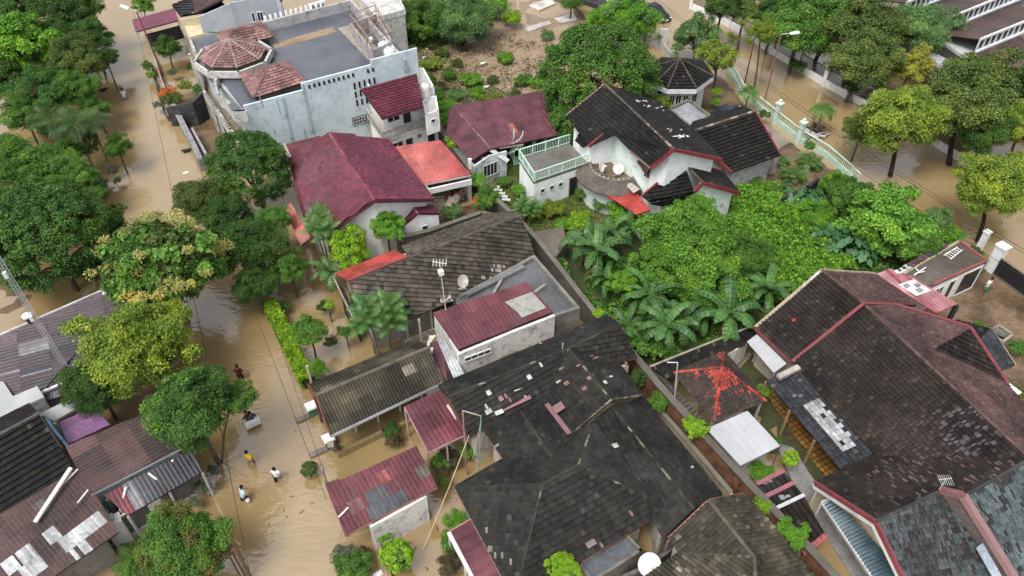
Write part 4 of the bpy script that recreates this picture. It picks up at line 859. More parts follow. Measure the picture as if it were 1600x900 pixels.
# roof hut with rusty pergola
mb = MB(); q = K((548, 36, 7.6), (582, 79, 7.6), (612, 64, 7.6), (588, 22, 7.6)); panel(mb, q, 6.2, .14, (.42, .38, .38), True); mb.build('roof_hut', M['stain'], h)
mb = MB()
for i in range(6):
    k_ = i/5; a = q[0]+(q[1]-q[0])*k_; b = q[3]+(q[2]-q[3])*k_; mb.bar(a+V((0, 0, .9)), b+V((0, 0, .9)), .06, .06, (.30, .19, .13)); mb.bar(a, a+V((0, 0, .9)), .06, .06, (.3, .2, .15)); mb.bar(b, b+V((0, 0, .9)), .06, .06, (.3, .2, .15))
for k_ in (0, .5, 1): mb.bar(q[0]+(q[3]-q[0])*k_+V((0, 0, .9)), q[1]+(q[2]-q[1])*k_+V((0, 0, .9)), .06, .06, (.36, .25, .18))
mb.build('pergola', M['rust'], h)
mb = MB(); q = K((528, 44, 6.22), (552, 38, 6.22), (600, 84, 6.22), (576, 94, 6.22)); mb.prism([(p.x, p.y) for p in q], 6.1, 6.23, (.30, .27, .22)); mb.build('screed', M['concrete'], h)
mb = MB(); q = K((424, 68, 6.22), (520, 42, 6.22), (526, 50, 6.22), (430, 76, 6.22)); mb.prism([(p.x, p.y) for p in q], 6.1, 6.215, (.30, .25, .20)); mb.build('silt_band', M['soil'], h)
def tank(px, py, z, label, rr=.55, hh=1.0, col=(.74, .74, .72), grp=None):
    c = P(px, py, z); t = thing('water_tank', label, 'water tank', c, grp)
    mb = MB(); mb.lathe(c, [(rr, 0), (rr*1.02, hh*.25), (rr, hh*.3), (rr*1.02, hh*.6), (rr, hh*.65), (rr*.98, hh*.85), (rr*.7, hh), (rr*.3, hh*1.06)], 18, col); mb.build('body', M['paint'], t, smooth=True)
    mb = MB(); mb.lathe(c+V((0, 0, hh*1.05)), [(rr*.34, 0), (rr*.34, .07), (rr*.1, .1)], 12, tuple(.85*x for x in col)); mb.build('lid', M['paint'], t)
tank(601, 82, 6.25, 'white round water tank on the blue building roof, nearer the pergola hut'); tank(609, 91, 6.25, 'white round water tank on the blue building roof, right against the parapet')
tank(665, 152, 4.9, 'tall grimy white water tank beside the maroon balcony roof', .5, 1.3, (.6, .58, .56)); tank(656, 146, 4.7, 'small black water tank beside the maroon balcony roof', .35, .8, (.04, .04, .045))
tank(580, 66, 6.3, 'tiny white barrel beside the rusty pergola hut', .22, .5); tank(573, 73, 6.25, 'low white basin on the screed below the pergola hut', .3, .3)
def ac(px, py, z, rz, label):
    c = P(px, py, z); t = thing('air_conditioner', label, 'air conditioner', c); mb = MB(); mb.box(c+V((0, 0, .35)), (.85, .35, .7), rz, (.7, .7, .69)); mb.build('casing', M['paint'], t)
    mb = MB(); d = V((math.sin(rz), -math.cos(rz), 0))*.19; ax = V((math.cos(rz), math.sin(rz), 0)); c2 = c+V((0, 0, .36))+d-ax*.12
    mb.tube([c2, c2+d.normalized()*.02], .26, 14, (.2, .2, .2)); mb.build('fan_grille', M['paint'], t)
ac(490, 16, 6.25, .55, 'white air conditioner against the far parapet, nearer the slotted part'); ac(503, 12, 6.25, .55, 'white air conditioner against the far parapet, nearer the bare corner'); ac(947, 236, 3.3, rad(-62)+1.57, 'air conditioner box in the corner of the mint house porch roof')

# white balcony house -----------------------------------------------------------
h = thing('balcony_house', 'narrow two storey white house with maroon roof and long dirty balcony', 'house', P(630, 180, 0))
vt = VT(dict(a=(563, 139, 7.0), b=(651, 115, 7.0), c=(661, 166, 5.9), d=(596, 185, 5.9)))
r = roof(h, vt, ['dcba'], 'maroon', 'roman', tw=.25, th=.33)
boards(h, [(vt['d'], vt['c'])], .08, .18, (.12, .04, .05), dz=-.08)
bal = K((573, 180, 2.9), (600, 219, 2.9), (687, 190, 2.9), (668, 162, 2.9)); deck(h, bal, 2.95, .3, (.55, .54, .51), 'concrete', 'balcony')
up = K((584, 178, 5.7), (603, 205, 5.7), (676, 182, 5.7), (660, 158, 5.7))
u2 = [V((p.x, p.y, 5.75)) for p in K((577, 168, 2.95), (601, 203, 2.95), (680, 178, 2.95), (664, 148, 2.95))]
mb = MB(); panel(mb, u2, 2.9, .15, (.80, .79, .77), True); mb.build('upper_wall', M['plaster'], h)
mb = MB(); panel(mb, K((661, 156, 5.0), (680, 149, 5.0), (684, 172, 5.0), (666, 178, 5.0)), 2.9, .15, (.82, .81, .8), True); mb.build('stair_tower', M['plaster'], h); deck(h, K((661, 156, 4.9), (680, 149, 4.9), (684, 172, 4.9), (666, 178, 4.9)), 4.85, .2, (.4, .4, .39), 'concrete', 'tower_roof')
lw = [p+V((0, 0, -.15)) for p in bal]; w2 = walls(h, lw, col=(.80, .79, .77), inset=.35, z0=-.4)
rl = MB()
for a, b in ((bal[0], bal[1]), (bal[1], bal[2])):
    a = V((a.x, a.y, 2.95)); b = V((b.x, b.y, 2.95)); n = int((b-a).length/.22)
    for i in range(n): p = a+(b-a)*(i+.5)/n; rl.bar(p, p+V((0, 0, .65)), .1, .08, (.42, .4, .37))
    rl.bar(a+V((0, 0, .7)), b+V((0, 0, .7)), .16, .12, (.40, .38, .34))
rl.build('balustrade', M['stain'], h)
for t0, t1, z0, z1, nm in ((.07, .3, 3.6, 5.2, 'window'), (.36, .52, 3.0, 5.3, 'door'), (.58, .68, 3.9, 5.3, 'window')): opening(h, u2[1], u2[2], z0, z1, t0, t1, nm, (.68, .67, .64), 1 if nm == 'window' else 0, .1)
opening(h, *K((666, 178, 5.0), (684, 172, 5.0)), 4.0, 4.35, .3, .7, bars=0, frame=(.6, .6, .58), out=.1)
for t0, t1, z0, z1, nm in ((.1, .3, .9, 2.2, 'window'), (.36, .5, .1, 2.2, 'door'), (.6, .68, 1.9, 2.3, 'window'), (.8, .95, .2, 2.3, 'door')): opening(h, w2[1], w2[2], z0, z1, t0, t1, nm, (.5, .5, .48), 0 if nm == 'door' else 1, .1)

# buildings at the very top left of the view -------------------------------------
h = thing('cream_house', 'cream walled house with black roof and a green glazed awning at the top edge', 'house', P(330, 40, 0))
vt = VT(dict(a=(268, 8, 5.0), b=(330, -20, 5.4), c=(356, 14, 4.6), d=(282, 26, 4.2)))
roof(h, vt, ['dcba'], 'slate', 'tile', tw=.3, th=.4); 
mb = MB(); panel(mb, K((283, 30, 4.0), (345, 20, 4.2), (384, 12, 4.2)), -.5, .2, (.62, .54, .36)); mb.build('wall', M['plaster'], h)
mb = MB(); q = K((284, 32, 3.4), (382, 14, 3.4), (390, 36, 3.2), (296, 58, 3.2)); mb.prism([(p.x, p.y) for p in q], -.4, 3.2, (.60, .52, .35)); mb.build('front_wing', M['plaster'], h)
roof(h, VT(dict(a=(325, 50, 3.3), b=(378, 26, 3.9), c=(396, 34, 3.5), d=(350, 50, 3.25))), ['adcb'], dict(c=((.10, .22, .14), (.18, .30, .22)), s=.5, sp=(.3, .36, .32), pr=.15, j=.2), 'sheet', 'metal', name='green_awning', tw=.5, th=2)
h = thing('gabled_house', 'blue grey gabled house with arched windows beyond the flat roof', 'house', P(380, 5, 0))
mb = MB(); panel(mb, K((312, 26, 5.0), (360, 4, 6.2), (430, -10, 6.4), (440, 8, 5.2)), -.5, .2, (.40, .44, .48)); mb.build('gable_wall', M['plaster'], h)
roof(h, VT(dict(a=(305, 22, 5.1), b=(352, -2, 6.2), c=(356, -30, 6.2), d=(300, -10, 5.1))), ['adcb'], 'pinkish', 'tile')
roof(h, VT(dict(a=(352, -2, 6.2), b=(440, 4, 5.3), c=(450, -30, 5.3), d=(356, -30, 6.2))), ['bcda'], 'slate', 'tile', name='rear_roof')
a_, b_ = P(312, 26, 5.0), P(440, 8, 5.2)
for t0 in (.32, .44, .58, .68): opening(h, a_, b_, 3.8, 4.8, t0, t0+.07, frame=(.7, .72, .74), bars=1, out=.12)
h = thing('plum_carport', 'plum coloured sheet carport at the end of the flooded left street', 'carport', P(245, 45, 0))
vt = VT(dict(a=(206, 31, 3.0), b=(272, 13, 3.0), c=(279, 32, 2.8), d=(213, 50, 2.8)))
roof(h, vt, ['dcba'], 'purple', 'sheet', 'metal', tw=.3, th=4); posts(h, list(vt.values()), 2.7, .1, (.6, .6, .58))
roof(h, VT(dict(a=(226, 54, 2.4), b=(280, 40, 2.6), c=(288, 58, 2.3), d=(236, 72, 2.1))), ['dcba'], 'black2', 'tile', name='lower_roof')
h = thing('white_rooftop_house', 'white house with parapet and grey canopy at the top edge, behind the flat roof', 'house', P(595, 20, 0))
mb = MB(); q = K((560, -10, 5.5), (588, 26, 5.5), (632, 14, 5.5), (612, -25, 5.5)); mb.prism([(p.x, p.y) for p in q], -.5, 5.0, (.60, .60, .58)); panel(mb, q, 4.9, .15, (.64, .64, .62), True); mb.build('wall', M['stain'], h)
mb = MB(); mb.bar(P(586, 12, 4.2), P(618, 4, 4.2), .8, .14, (.35, .33, .27)); mb.build('canopy', M['stain'], h)
mb = MB(); mb.prism([tuple(P(*p, 3.5))[:2] for p in ((630, 0), (650, 12), (690, 5), (680, -15))], -.4, 3.5, (.22, .13, .1)); mb.build('rear_block', M['stain'], h)

# gazebo with red ridge tiles -------------------------------------------------------
h = thing('tiled_gazebo', 'square pavilion roof with weathered dark tiles and bright orange red ridges', 'pavilion', P(1125, 620, 0))
ap = P(1128, 574, 4.4); e = K((1053, 583, 2.7), (1115, 659, 2.7), (1197, 627, 2.7), (1131, 550, 2.7)); mb = MB()
RD = (.38, .058, .04); pt = [(1128, 584, 15, 9, RD, .8), (1124, 600, 9, 12, RD, .55), (1104, 584, 20, 5, RD, .55), (1140, 596, 12, 9, RD, .5), (1120, 630, 5, 30, RD, .45), (1165, 612, 24, 4, RD, .2), (1128, 557, 10, 6, RD, .15), (1090, 600, 40, 30, (.13, .035, .03), .03)]
for i in range(4): roof_face(mb, [e[i], e[(i+1) % 4], ap], dict(c=((.032, .025, .023), (.058, .042, .038)), s=.6, sp=(.09, .045, .04), pr=.05, j=.3), 'roman', tw=.2, th=.26, patches=pt)
r = mb.build('roof', M['tile'], h); caps(r, {'0': e[0], '1': e[1], '2': e[2], '3': e[3], 'a': ap}, ['0a', '1a', '2a', '3a'], (.38, .06, .045), .1, ((.14, .04, .035), .3))
posts(h, [x*.9+V((ap.x, ap.y, 2.7))*.1 for x in e], 2.6, .18, (.4, .36, .32), mat='stain')
# long lean-to roofs along the brick wall
h = thing('mossy_lean_to', 'long dark mossy tiled lean-to along the garden wall behind the red ridged pavilion', 'lean-to', P(1080, 570, 0))
vt = VT(dict(a=(1018, 574, 2.5), b=(1120, 533, 2.5), c=(1178, 510, 2.5), d=(1192, 528, 2.1), e=(1128, 556, 2.0), f=(1040, 592, 2.0)))
r = roof(h, vt, ['abcdef'], 'black', 'tile', tw=.27, th=.33); boards(h, [(vt['a'], vt['b']), (vt['b'], vt['c'])], .12, .1, (.25, .22, .17), 'wall_plate', 'wood', dz=.1)
mb = MB(); panel(mb, [vt['a']-V((0, -.2, .1)), vt['c']-V((0, -.2, .1))], 0, .15, (.35, .33, .28)); mb.build('wall', M['stain'], h)
vt = VT(dict(a=(1020, 580, 2.2), b=(1040, 592, 2.3), c=(1122, 678, 2.3), d=(1104, 672, 2.1)))
roof(h, vt, ['adcb'], 'brown', 'sheet', 'rust', name='side_roof', tw=.3, th=1)
mb = MB(); panel(mb, K((1134, 552, 2.0), (1150, 545, 2.1), (1168, 532, 2.1)), .2, .15, (.62, .60, .55)); mb.build('white_wall', M['plaster'], h)
posts(h, K((1046, 600, 0), (1090, 650, 0)), 2.1, .12, (.25, .2, .16), mat='wood')
# white flat canopy and awning
h = thing('white_canopy', 'flat white sheet canopy on thin posts in the courtyard', 'canopy', P(1160, 690, 0))
vt = VT(dict(a=(1104, 670, 2.7), b=(1168, 642, 2.7), c=(1219, 697, 2.6), d=(1157, 728, 2.6))); roof(h, vt, ['dcba'], 'white', 'sheet', 'sheet', tw=.6, th=3, amp=.012)
posts(h, list(vt.values()), 2.6, .06, (.12, .12, .12))
h = thing('white_awning', 'white sheet awning under the eave of the large brown roofed house', 'awning', P(1195, 555, 0))
vt = VT(dict(a=(1167, 534, 2.5), b=(1183, 522, 2.9), c=(1229, 568, 2.9), d=(1209, 583, 2.4))); roof(h, vt, ['adcb'], 'white', 'sheet', 'sheet', tw=.5, th=3, amp=.015); posts(h, [vt['a'], vt['d']], 2.3, .06, (.3, .3, .3))

# big right house ------------------------------------------------------------------
h = thing('large_brown_house', 'largest house with brown black ribbed tile roofs and red painted valleys at right', 'house', P(1400, 600, 0))
vt = VT(dict(A=(1284, 423, 6.0), B=(1350, 475, 6.0), p=(1180, 512, 3.4), q=(1238, 566, 3.4), r=(1367, 428, 4.0), s=(1432, 478, 4.0), S=(1368, 711, 3.5), E=(1600, 712, 6.6), b=(1353, 479, 6.5),
   u=(1400, 477, 5.0), v=(1456, 545, 5.4), D=(1515, 512, 5.4), W=(1574, 600, 3.7), X=(1640, 690, 3.7), Y=(1660, 765, 6.6), a1=(1494, 499, 3.4), a2=(1547, 513, 3.0), a3=(1585, 571, 2.7), a4=(1560, 582, 3.3), a5=(1530, 530, 3.6), Z=(1368, 713, 3.6)))
gp = [(1480, 680, 90, 40, (.062, .05, .05), .16), (1520, 670, 50, 40, (.10, .09, .095), .25), (1420, 690, 60, 30, (.06, .04, .042), .12), (1240, 500, 4, 3, (.4, .07, .05), .5)]
mb = MB()
roof_face(mb, [vt[k_] for k_ in ('p', 'q', 'B', 'A')], 'brown', 'roman', tw=.21, th=.28, patches=gp)
roof_face(mb, [vt[k_] for k_ in ('S', 'q', 'b', 'Y')][:0] or [vt['q'], vt['S'], vt['Y'], vt['b']], 'brown', 'roman', tw=.21, th=.28, patches=gp)
roof_face(mb, [vt[k_] for k_ in ('r', 's', 'B', 'A')], 'pinkish', 'roman', tw=.2, th=.28)
roof_face(mb, [vt[k_] for k_ in ('W', 'X', 'Y', 'b', 'u', 'v')], 'pinkish', 'roman', tw=.2, th=.28)
roof_face(mb, [vt[k_] for k_ in ('u', 'D', 'v')], 'pinkish', 'roman', tw=.2, th=.28)
roof_face(mb, [vt[k_] for k_ in ('W', 'v', 'D')], 'brown', 'roman', tw=.2, th=.34)
r = mb.build('roof', M['tile_pale'], h)
r2 = roof(h, vt, [['a3', 'a2', 'a5', 'a4'], ['a1', 'a5', 'a2']], 'slate', 'roman', name='lower_roof', tw=.22, th=.34)
caps(r, vt, ['AB', 'vD', 'bY'], (.10, .06, .058), .11); 
RP = (.19, .045, .05)
boards(h, [(vt['B'], vt['q']), (vt['B'], vt['u']), (vt['u'], vt['D']), (vt['D'], vt['W'])], .22, .14, RP, dz=.06)
boards(h, [(vt['p'], vt['q'])], .12, .25, (.22, .06, .07), dz=-.05); boards(h, [(vt['p'], vt['A']), (vt['A'], vt['r'])], .22, .2, (.30, .25, .18), dz=0); boards(h, [(vt['a2'], vt['a3'])], .2, .15, (.42, .33, .24), dz=0)
boards(h, [(vt['p']*.3+vt['A']*.7, vt['A']*.95+vt['p']*.05)], .1, .06, (.5, .52, .55), 'gutter', 'metal', dz=.12)
mb = MB(); mb.box(vt['W']+V((.15, -.4, .05)), (.3, .9, .08), .5, (.75, .75, .74)); mb.build('flashing_patch', M['plaster'], h)
walls(h, [zz_+V((0, 0, -.25)) for zz_ in (vt['p'], vt['q'], vt['S'], vt['Y'], vt['X'], vt['W'], vt['s'], vt['r'])], col=(.5, .45, .36), inset=.7)
mb = MB(); panel(mb, [vt['p']-V((-.6, 0, .3)), vt['A']-V((0, .6, .3)), vt['r']-V((.6, 0, .3))], 0, .15, (.5, .45, .36)); mb.build('gable_wall', M['plaster'], h)
vt2 = VT(dict(a=(1197, 595, 2.5), b=(1240, 574, 3.3), c=(1369, 712, 3.3), d=(1315, 736, 2.5)))
r = roof(h, vt2, ['adcb'], 'slate', 'roman', name='veranda_roof', tw=.22, th=.32)
mb = MB(); f_ = lambda s_, t_: vt2['a']+(vt2['d']-vt2['a'])*s_+(vt2['b']-vt2['a'])*t_+V((0, 0, .13))
for i in range(11):
    for j in range(5):
        if R.random() < .06 or (j == 4 and R.random() < .4): continue
        s0, s1 = .37+i*.046, .37+(i+.94)*.046; t0, t1 = .36+j*.11, .36+(j+.95)*.11; c_ = R.uniform(.2, .36)
        mb.hexa([f_(s0, t0), f_(s1, t0), f_(s1, t1), f_(s0, t1)], [f_(s0, t0)+V((0, 0, .05)), f_(s1, t0)+V((0, 0, .05)), f_(s1, t1)+V((0, 0, .03)), f_(s0, t1)+V((0, 0, .03))], (c_, c_, c_*1.03))
mb.build('pale_tile_patch', M['tile_pale'], h)
posts(h, [vt2['a'], vt2['a']*.66+vt2['d']*.34, vt2['a']*.33+vt2['d']*.67, vt2['d']], 2.4, .12, (.3, .2, .12))
mb = MB(); mb.bar(P(1216, 590, 3.5), P(1248, 574, 3.6), .35, .25, (.42, .38, .34)); mb.build('mortar_heap', M['stain'], h)
# teal wing
h = thing('teal_roof_house', 'wing with patchy teal tile slopes and a cream gable at the bottom right corner', 'house', P(1430, 800, 0))
vt = VT(dict(a=(1273, 755, 3.4), b=(1370, 709, 3.4), t=(1610, 694, 4.6), r=(1610, 712, 6.0), c=(1368, 816, 6.0), r1=(1468, 768, 6.0), r2=(1577, 915, 3.3), c2=(1428, 940, 3.3), r3=(1502, 776, 5.9), r4=(1618, 722, 5.9), e1=(1720, 850, 3.3), e2=(1588, 925, 3.2)))
DK = (.035, .033, .032)
vt['r3'] = onplane(1503, 777, vt['a'], vt['b'], vt['c']); vt['r'] = onplane(1612, 716, vt['a'], vt['b'], vt['c']); vt['t'] = onplane(1612, 700, vt['a'], vt['b'], vt['c'])
mb = MB(); roof_face(mb, [vt[k_] for k_ in ('a', 'b', 't', 'r', 'r3', 'r1', 'c')], 'brown', 'roman', tw=.2, th=.34, patches=[(1480, 735, 120, 22, (.12, .085, .08), .10), (1400, 760, 60, 30, (.09, .075, .065), .08)]); r = mb.build('front_roof', M['tile_pale'], h)
def blot(n, x0, y0, x1, y1, s=1.0): return [(R.uniform(x0, x1), R.uniform(y0, y1), R.uniform(4, 12)*s, R.uniform(3, 9)*s, DK, .6) for _ in range(n)]
mb = MB(); roof_face(mb, [vt[k_] for k_ in ('c2', 'r2', 'r1', 'c')], 'teal', 'roman', tw=.13, th=.26, patches=blot(70, 1380, 770, 1530, 900)+[(1450, 840, 90, 80, (.09, .07, .075), .10)])
roof_face(mb, [vt[k_] for k_ in ('e2', 'e1', 'r', 'r3')], 'teal', 'roman', tw=.15, th=.28, patches=blot(32, 1510, 730, 1610, 900, 1.1)); r2 = mb.build('rear_roof', M['tile_pale'], h)
caps(r, {'c': vt['c'], '1': vt['r1'], '3': vt['r3'], 'r': vt['r']}, ['c1', '3r'], (.05, .052, .048), .1)
boards(h, [(vt['a'], vt['c']), (vt['c'], vt['c2'])], .14, .26, (.20, .05, .058), dz=.02)
boards(h, [(vt['a'], vt['c']), (vt['c'], vt['c2'])], .1, .3, (.62, .60, .56), 'under_board', dz=-.26)
mb = MB(); panel(mb, [vt['a']+V((1.5, .5, -.5)), vt['c']+V((1.5, .5, -.7)), vt['c2']+V((1.5, .3, -.5))], -.4, .15, (.62, .55, .42)); mb.build('gable_wall', M['plaster'], h)
mb = MB(); panel(mb, [vt['a']+V((.5, .2, -.4)), vt['b']+V((0, -.4, -.4))], -.4, .15, (.62, .55, .42)); mb.build('wall', M['plaster'], h)
mb = MB(); z_ = V((0, 0, .15)); mb.bar(vt['r1']+z_, vt['r3']+z_, .3, .3, (.22, .09, .095)); mb.bar(vt['r3']+z_, vt['e2']+z_+V((0, 0, .3)), .36, .3, (.26, .15, .15)); panel(mb, [vt['r1'], vt['r3'], vt['e2']+V((0, 0, .3))], 2, .1, (.12, .09, .085)); mb.build('parapet', M['plaster'], h)
mb = MB(); q0, q1 = P(1530, 852, 4.8), P(1560, 905, 3.9); mb.bar(q0, q1, .5, .06, (.34, .4, .47)); mb.build('gutter_sheet', M['metal'], h)
h2 = thing('blue_awning', 'long faded blue sheet awning below the cream gable', 'awning', P(1345, 850, 0))
vt2 = VT(dict(a=(1284, 785, 2.5), b=(1300, 778, 2.8), c=(1422, 905, 2.8), d=(1385, 935, 2.4))); roof(h2, vt2, ['adcb'], 'blue', 'wave', 'metal', tw=.2, th=2, amp=.03)
boards(h2, [(vt2['a'], vt2['d']), (vt2['a'], vt2['b'])], .12, .1, (.55, .57, .58), 'gutter'); posts(h2, [vt2['a'], vt2['d']], 2.3, .08)
mb = MB(); pts = [P(1466, 764, 6.2)]
tp = P(1468, 764, 6.3); ant = thing('roof_antenna', 'comb like television aerial on the pink ridge of the teal roof', 'aerial', tp)
mb.tube([tp, tp+V((0, 0, .8))], .02, 6, (.5, .5, .5)); mb.build('mast', M['paint'], ant); mb = MB(); mb.bar(tp+V((-.35, 0, .8)), tp+V((.35, .1, .8)), .02, .02, (.6, .6, .6))
for i in range(7): mb.bar(tp+V((-.3+i*.1, -.3, .78)), tp+V((-.3+i*.1, .28, .82)), .012, .012, (.5, .5, .5))
mb.build('array', M['paint'], ant)
# red white sheet lean-to and white garage at right
h = thing('striped_lean_to', 'faded red and white sheet lean-to between the large brown roof and white garage', 'lean-to', P(1440, 455, 0))
vt = VT(dict(a=(1368, 428, 3.0), b=(1392, 420, 3.0), b2=(1424, 432, 2.95), c=(1496, 475, 2.6), d=(1462, 490, 2.6)))
r = roof(h, vt, ['dcb', ], 'fade', 'sheet', 'rust', tw=.3, th=4) if 0 else roof(h, vt, [['d', 'c', 'b2', 'b', 'a']], 'fade', 'sheet', 'rust', tw=.3, th=4)
f_ = lambda s_, t_: vt['a']+(vt['d']-vt['a'])*s_+(vt['b']-vt['a'])*t_+V((0, 0, .07))
mb = MB(); q = [f_(.33, .2), f_(.62, .25), f_(.62, 1.2), f_(.33, 1.2)]; mb.hexa(q, [p+V((0, 0, .03)) for p in q], (.62, .62, .61)); w_ = mb.build('white_sheet', M['plaster'], h)
mb = MB()
for s_, t_ in ((.40, .45), (.45, .95), (.55, .7)): mb.box(f_(s_, t_)+V((0, 0, .06)), (.45, .35, .05), .5, (.3, .29, .31))
mb.build('patch', M['stain'], w_); posts(h, [vt['c'], vt['d']], 2.5, .25, (.03, .03, .035)); posts(h, [vt['b']], 2.8, .1)
h = thing('white_garage', 'white flat roofed garage with junk and a ladder on its stained deck', 'garage', P(1480, 430, 0))
fp = K((1396, 438, 2.7), (1498, 378, 2.7), (1541, 408, 2.7), (1458, 446, 2.7)); deck(h, fp, 2.7, .22, (.10, .085, .07))
walls(h, [p-V((0, 0, .2)) for p in fp], col=(.72, .71, .69), inset=.12)
boards(h, [(fp[2], fp[3]), (fp[1], fp[2])], .18, .2, (.24, .08, .075), dz=.05); boards(h, [(fp[0], fp[1])], .2, .2, (.33, .30, .2), dz=.04)
a_, b_ = fp[3], fp[2]; opening(h, a_, b_, .2, 2.2, .36, .48, 'door', (.66, .65, .62), 0, .03); opening(h, a_, b_, 1.0, 2.1, .06, .26, 'window', (.6, .6, .58), 2, .03); opening(h, a_, b_, .2, 2.3, .60, .96, 'garage_opening', (.6, .6, .58), 0, .03)
def ladder(a, b, w, label):
    t = thing('ladder', label, 'ladder', a); d = (b-a).normalized(); s = d.cross(V((0, 0, 1))).normalized()*w/2; mb = MB()
    mb.bar(a-s, b-s*.7, .06, .06, (.72, .7, .66)); mb.bar(a+s, b+s*.7, .06, .06, (.72, .7, .66)); mb.build('side_rail', M['wood'], t); mb = MB(); n = 6
    for i in range(n): p = a+(b-a)*(i+.5)/n; mb.bar(p-s*.9, p+s*.9, .05, .04, (.7, .68, .64))
    mb.build('rung', M['wood'], t)
ladder(P(1480, 402, 2.82), P(1500, 388, 2.82), .55, 'pale wooden ladder lying on the flat garage roof')
lt = thing('chair_frame', 'broken white plastic chair frame lying on the garage roof near the striped sheets', 'chair', P(1438, 424, 2.75)); mb = MB()
mb.tube([P(1430, 418, 2.8), P(1437, 426, 2.9), P(1444, 424, 2.85)], .05, 6, (.75, .74, .72)); mb.tube([P(1428, 430, 2.8), P(1437, 424, 2.9), P(1446, 418, 2.8)], .05, 6, (.75, .74, .72)); mb.build('frame', M['paint'], lt)
for i in range(11):
    x = 1402+i*7.2; p = P(x, 428-i*4.2, 2.8); mb = MB(); mb.box(p+V((0, 0, .1)), (R.uniform(.3, .6), R.uniform(.3, .5), R.uniform(.15, .3)), R.uniform(.3, .8), R.choice([(.05, .05, .055), (.07, .045, .05), (.12, .06, .065), (.4, .39, .38)] if i > 1 else [(.55, .54, .52)]))
    mb.box(p+V((.12, .1, .24)), (.22, .2, .1), R.uniform(.3, .8), (.06, .055, .055)); tag(mb.build('rubble_bag', M['cloth'], org=p), 'bundle in the row of bags and rubble along the back of the garage roof', 'bag', 'bags along the garage roof')

# grey flat slab behind banana plants
h = thing('concrete_shed', 'low shed with a plain grey brown slab roof beside the black mossy wall', 'shed', P(860, 375, 0))
mb = MB(); q = K((835, 362, 2.0), (880, 355, 2.0), (886, 380, 2.0), (868, 402, 2.0)); mb.prism([(p.x, p.y) for p in q], 1.85, 2.0, (.13, .11, .09)); mb.build('slab_roof', M['concrete'], h)
walls(h, [p-V((0, 0, .16)) for p in q], col=(.2, .18, .15), mat='mould', inset=.2)
# small mossy outhouses by the brick wall at bottom right
h = thing('patched_outhouse', 'low outhouse with collapsed dark tiles, red beams and exposed battens by the brick wall', 'outhouse', P(1240, 790, 0))
vt = VT(dict(a=(1182, 758, 2.0), b=(1224, 737, 2.2), c=(1256, 775, 2.2), d=(1210, 797, 2.0), e=(1290, 838, 2.1), f=(1254, 866, 1.8)))
roof(h, vt, ['adcb'], 'black', 'tile', patches=[(1225, 775, 14, 8, (.3, .33, .33), .4), (1200, 752, 12, 6, (.25, .2, .16), .4)]); roof(h, vt, ['dfec'], 'brown', 'tile', name='lower_roof')
boards(h, [(vt['a']*.5+vt['d']*.5, vt['b']*.5+vt['c']*.5), (vt['a'], vt['b'])], .25, .08, (.26, .10, .12), 'beam', dz=.1); boards(h, [(vt['d'], vt['c'])], .2, .08, (.45, .45, .46), 'flashing', dz=.12); boards(h, [(vt['f'], vt['e'])], .3, .08, (.3, .08, .08), 'eave_board', dz=.08)
walls(h, [p-V((0, 0, .2)) for p in (vt['a'], vt['b'], vt['c'], vt['e'], vt['f'], vt['d'])], col=(.3, .27, .22), mat='stain', inset=.25)

# campus building at top right -------------------------------------------------------
h = thing('sawtooth_building', 'large white trimmed building with stepped dark roofs and clerestory window bands', 'building', P(1560, 60, 0))
def band(bx0, by0, bx1, by1, ztop, zbot, nm):
    a, b = P(bx0, by0, zbot), P(bx1, by1, zbot); d = (b-a); q = V((d.x, d.y, 0)).normalized(); s = V((q.y, -q.x, 0))
    mb = MB(); A, B = a, a+d; up = V((0, 0, ztop-zbot))
    mb.bar(A-s*-.1, B-s*-.1, .25, .22, (.72, .74, .78)); mb.bar(A+up, B+up, .2, .22, (.66, .64, .62)); n = int(d.length/.95)
    for i in range(n+1): p = A+d*i/n; mb.bar(p, p+up, .12, .1, (.66, .68, .72))
    f = mb.build('clerestory', M['plaster'], h); g = MB(); i = -s*.05
    g.hexa([A+i, B+i, B+i*2, A+i*2], [A+i+up, B+i+up, B+i*2+up, A+i*2+up]); g.build('pane', M['glass'], f)
    return A, B, up, q, s
ROOFC = dict(c=((.05, .035, .033), (.10, .065, .055)), s=.3, sp=(.2, .12, .09), pr=.04, j=.15)
for (bx0, by0, bx1, by1) in ((1524, 80, 1640, 32), (1466, 50, 1640, -22), (1410, 22, 1560, -40)):
    A, B, up, q, s = band(bx0, by0, bx1, by1, 6.6, 5.4, 'b')
    roof(h, {'a': A+up, 'b': B+up, 'c': B+up-s*4.2+V((0, 0, -1.1)), 'd': A+up-s*4.2+V((0, 0, -1.1))}, ['dcba'], ROOFC, 'sheet', 'rust', name='roof', tw=.4, th=5)
roof(h, VT(dict(a=(1524, 84, 5.3), b=(1640, 36, 5.3), c=(1720, 90, 4.4), d=(1530, 120, 4.4))), ['dcba'], ROOFC, 'sheet', 'rust', name='front_roof', tw=.4, th=5)
mb = MB(); q = K((1463, 58, 5.0), (1532, 56, 5.0), (1524, 88, 5.0), (1510, 90, 5.0)); mb.prism([(p.x, p.y) for p in q], 4.7, 5.0, (.42, .43, .44)); mb.build('white_canopy', M['plaster'], h)
mb = MB(); q = K((1400, 30, 4.0), (1440, 72, 4.0), (1492, 98, 4.0), (1480, 106, 4.0), (1420, 76, 4.0), (1380, 40, 4.0)); mb.prism([(p.x, p.y) for p in q], 3.6, 4.0, (.42, .43, .44)); mb.build('walkway_roof', M['plaster'], h)
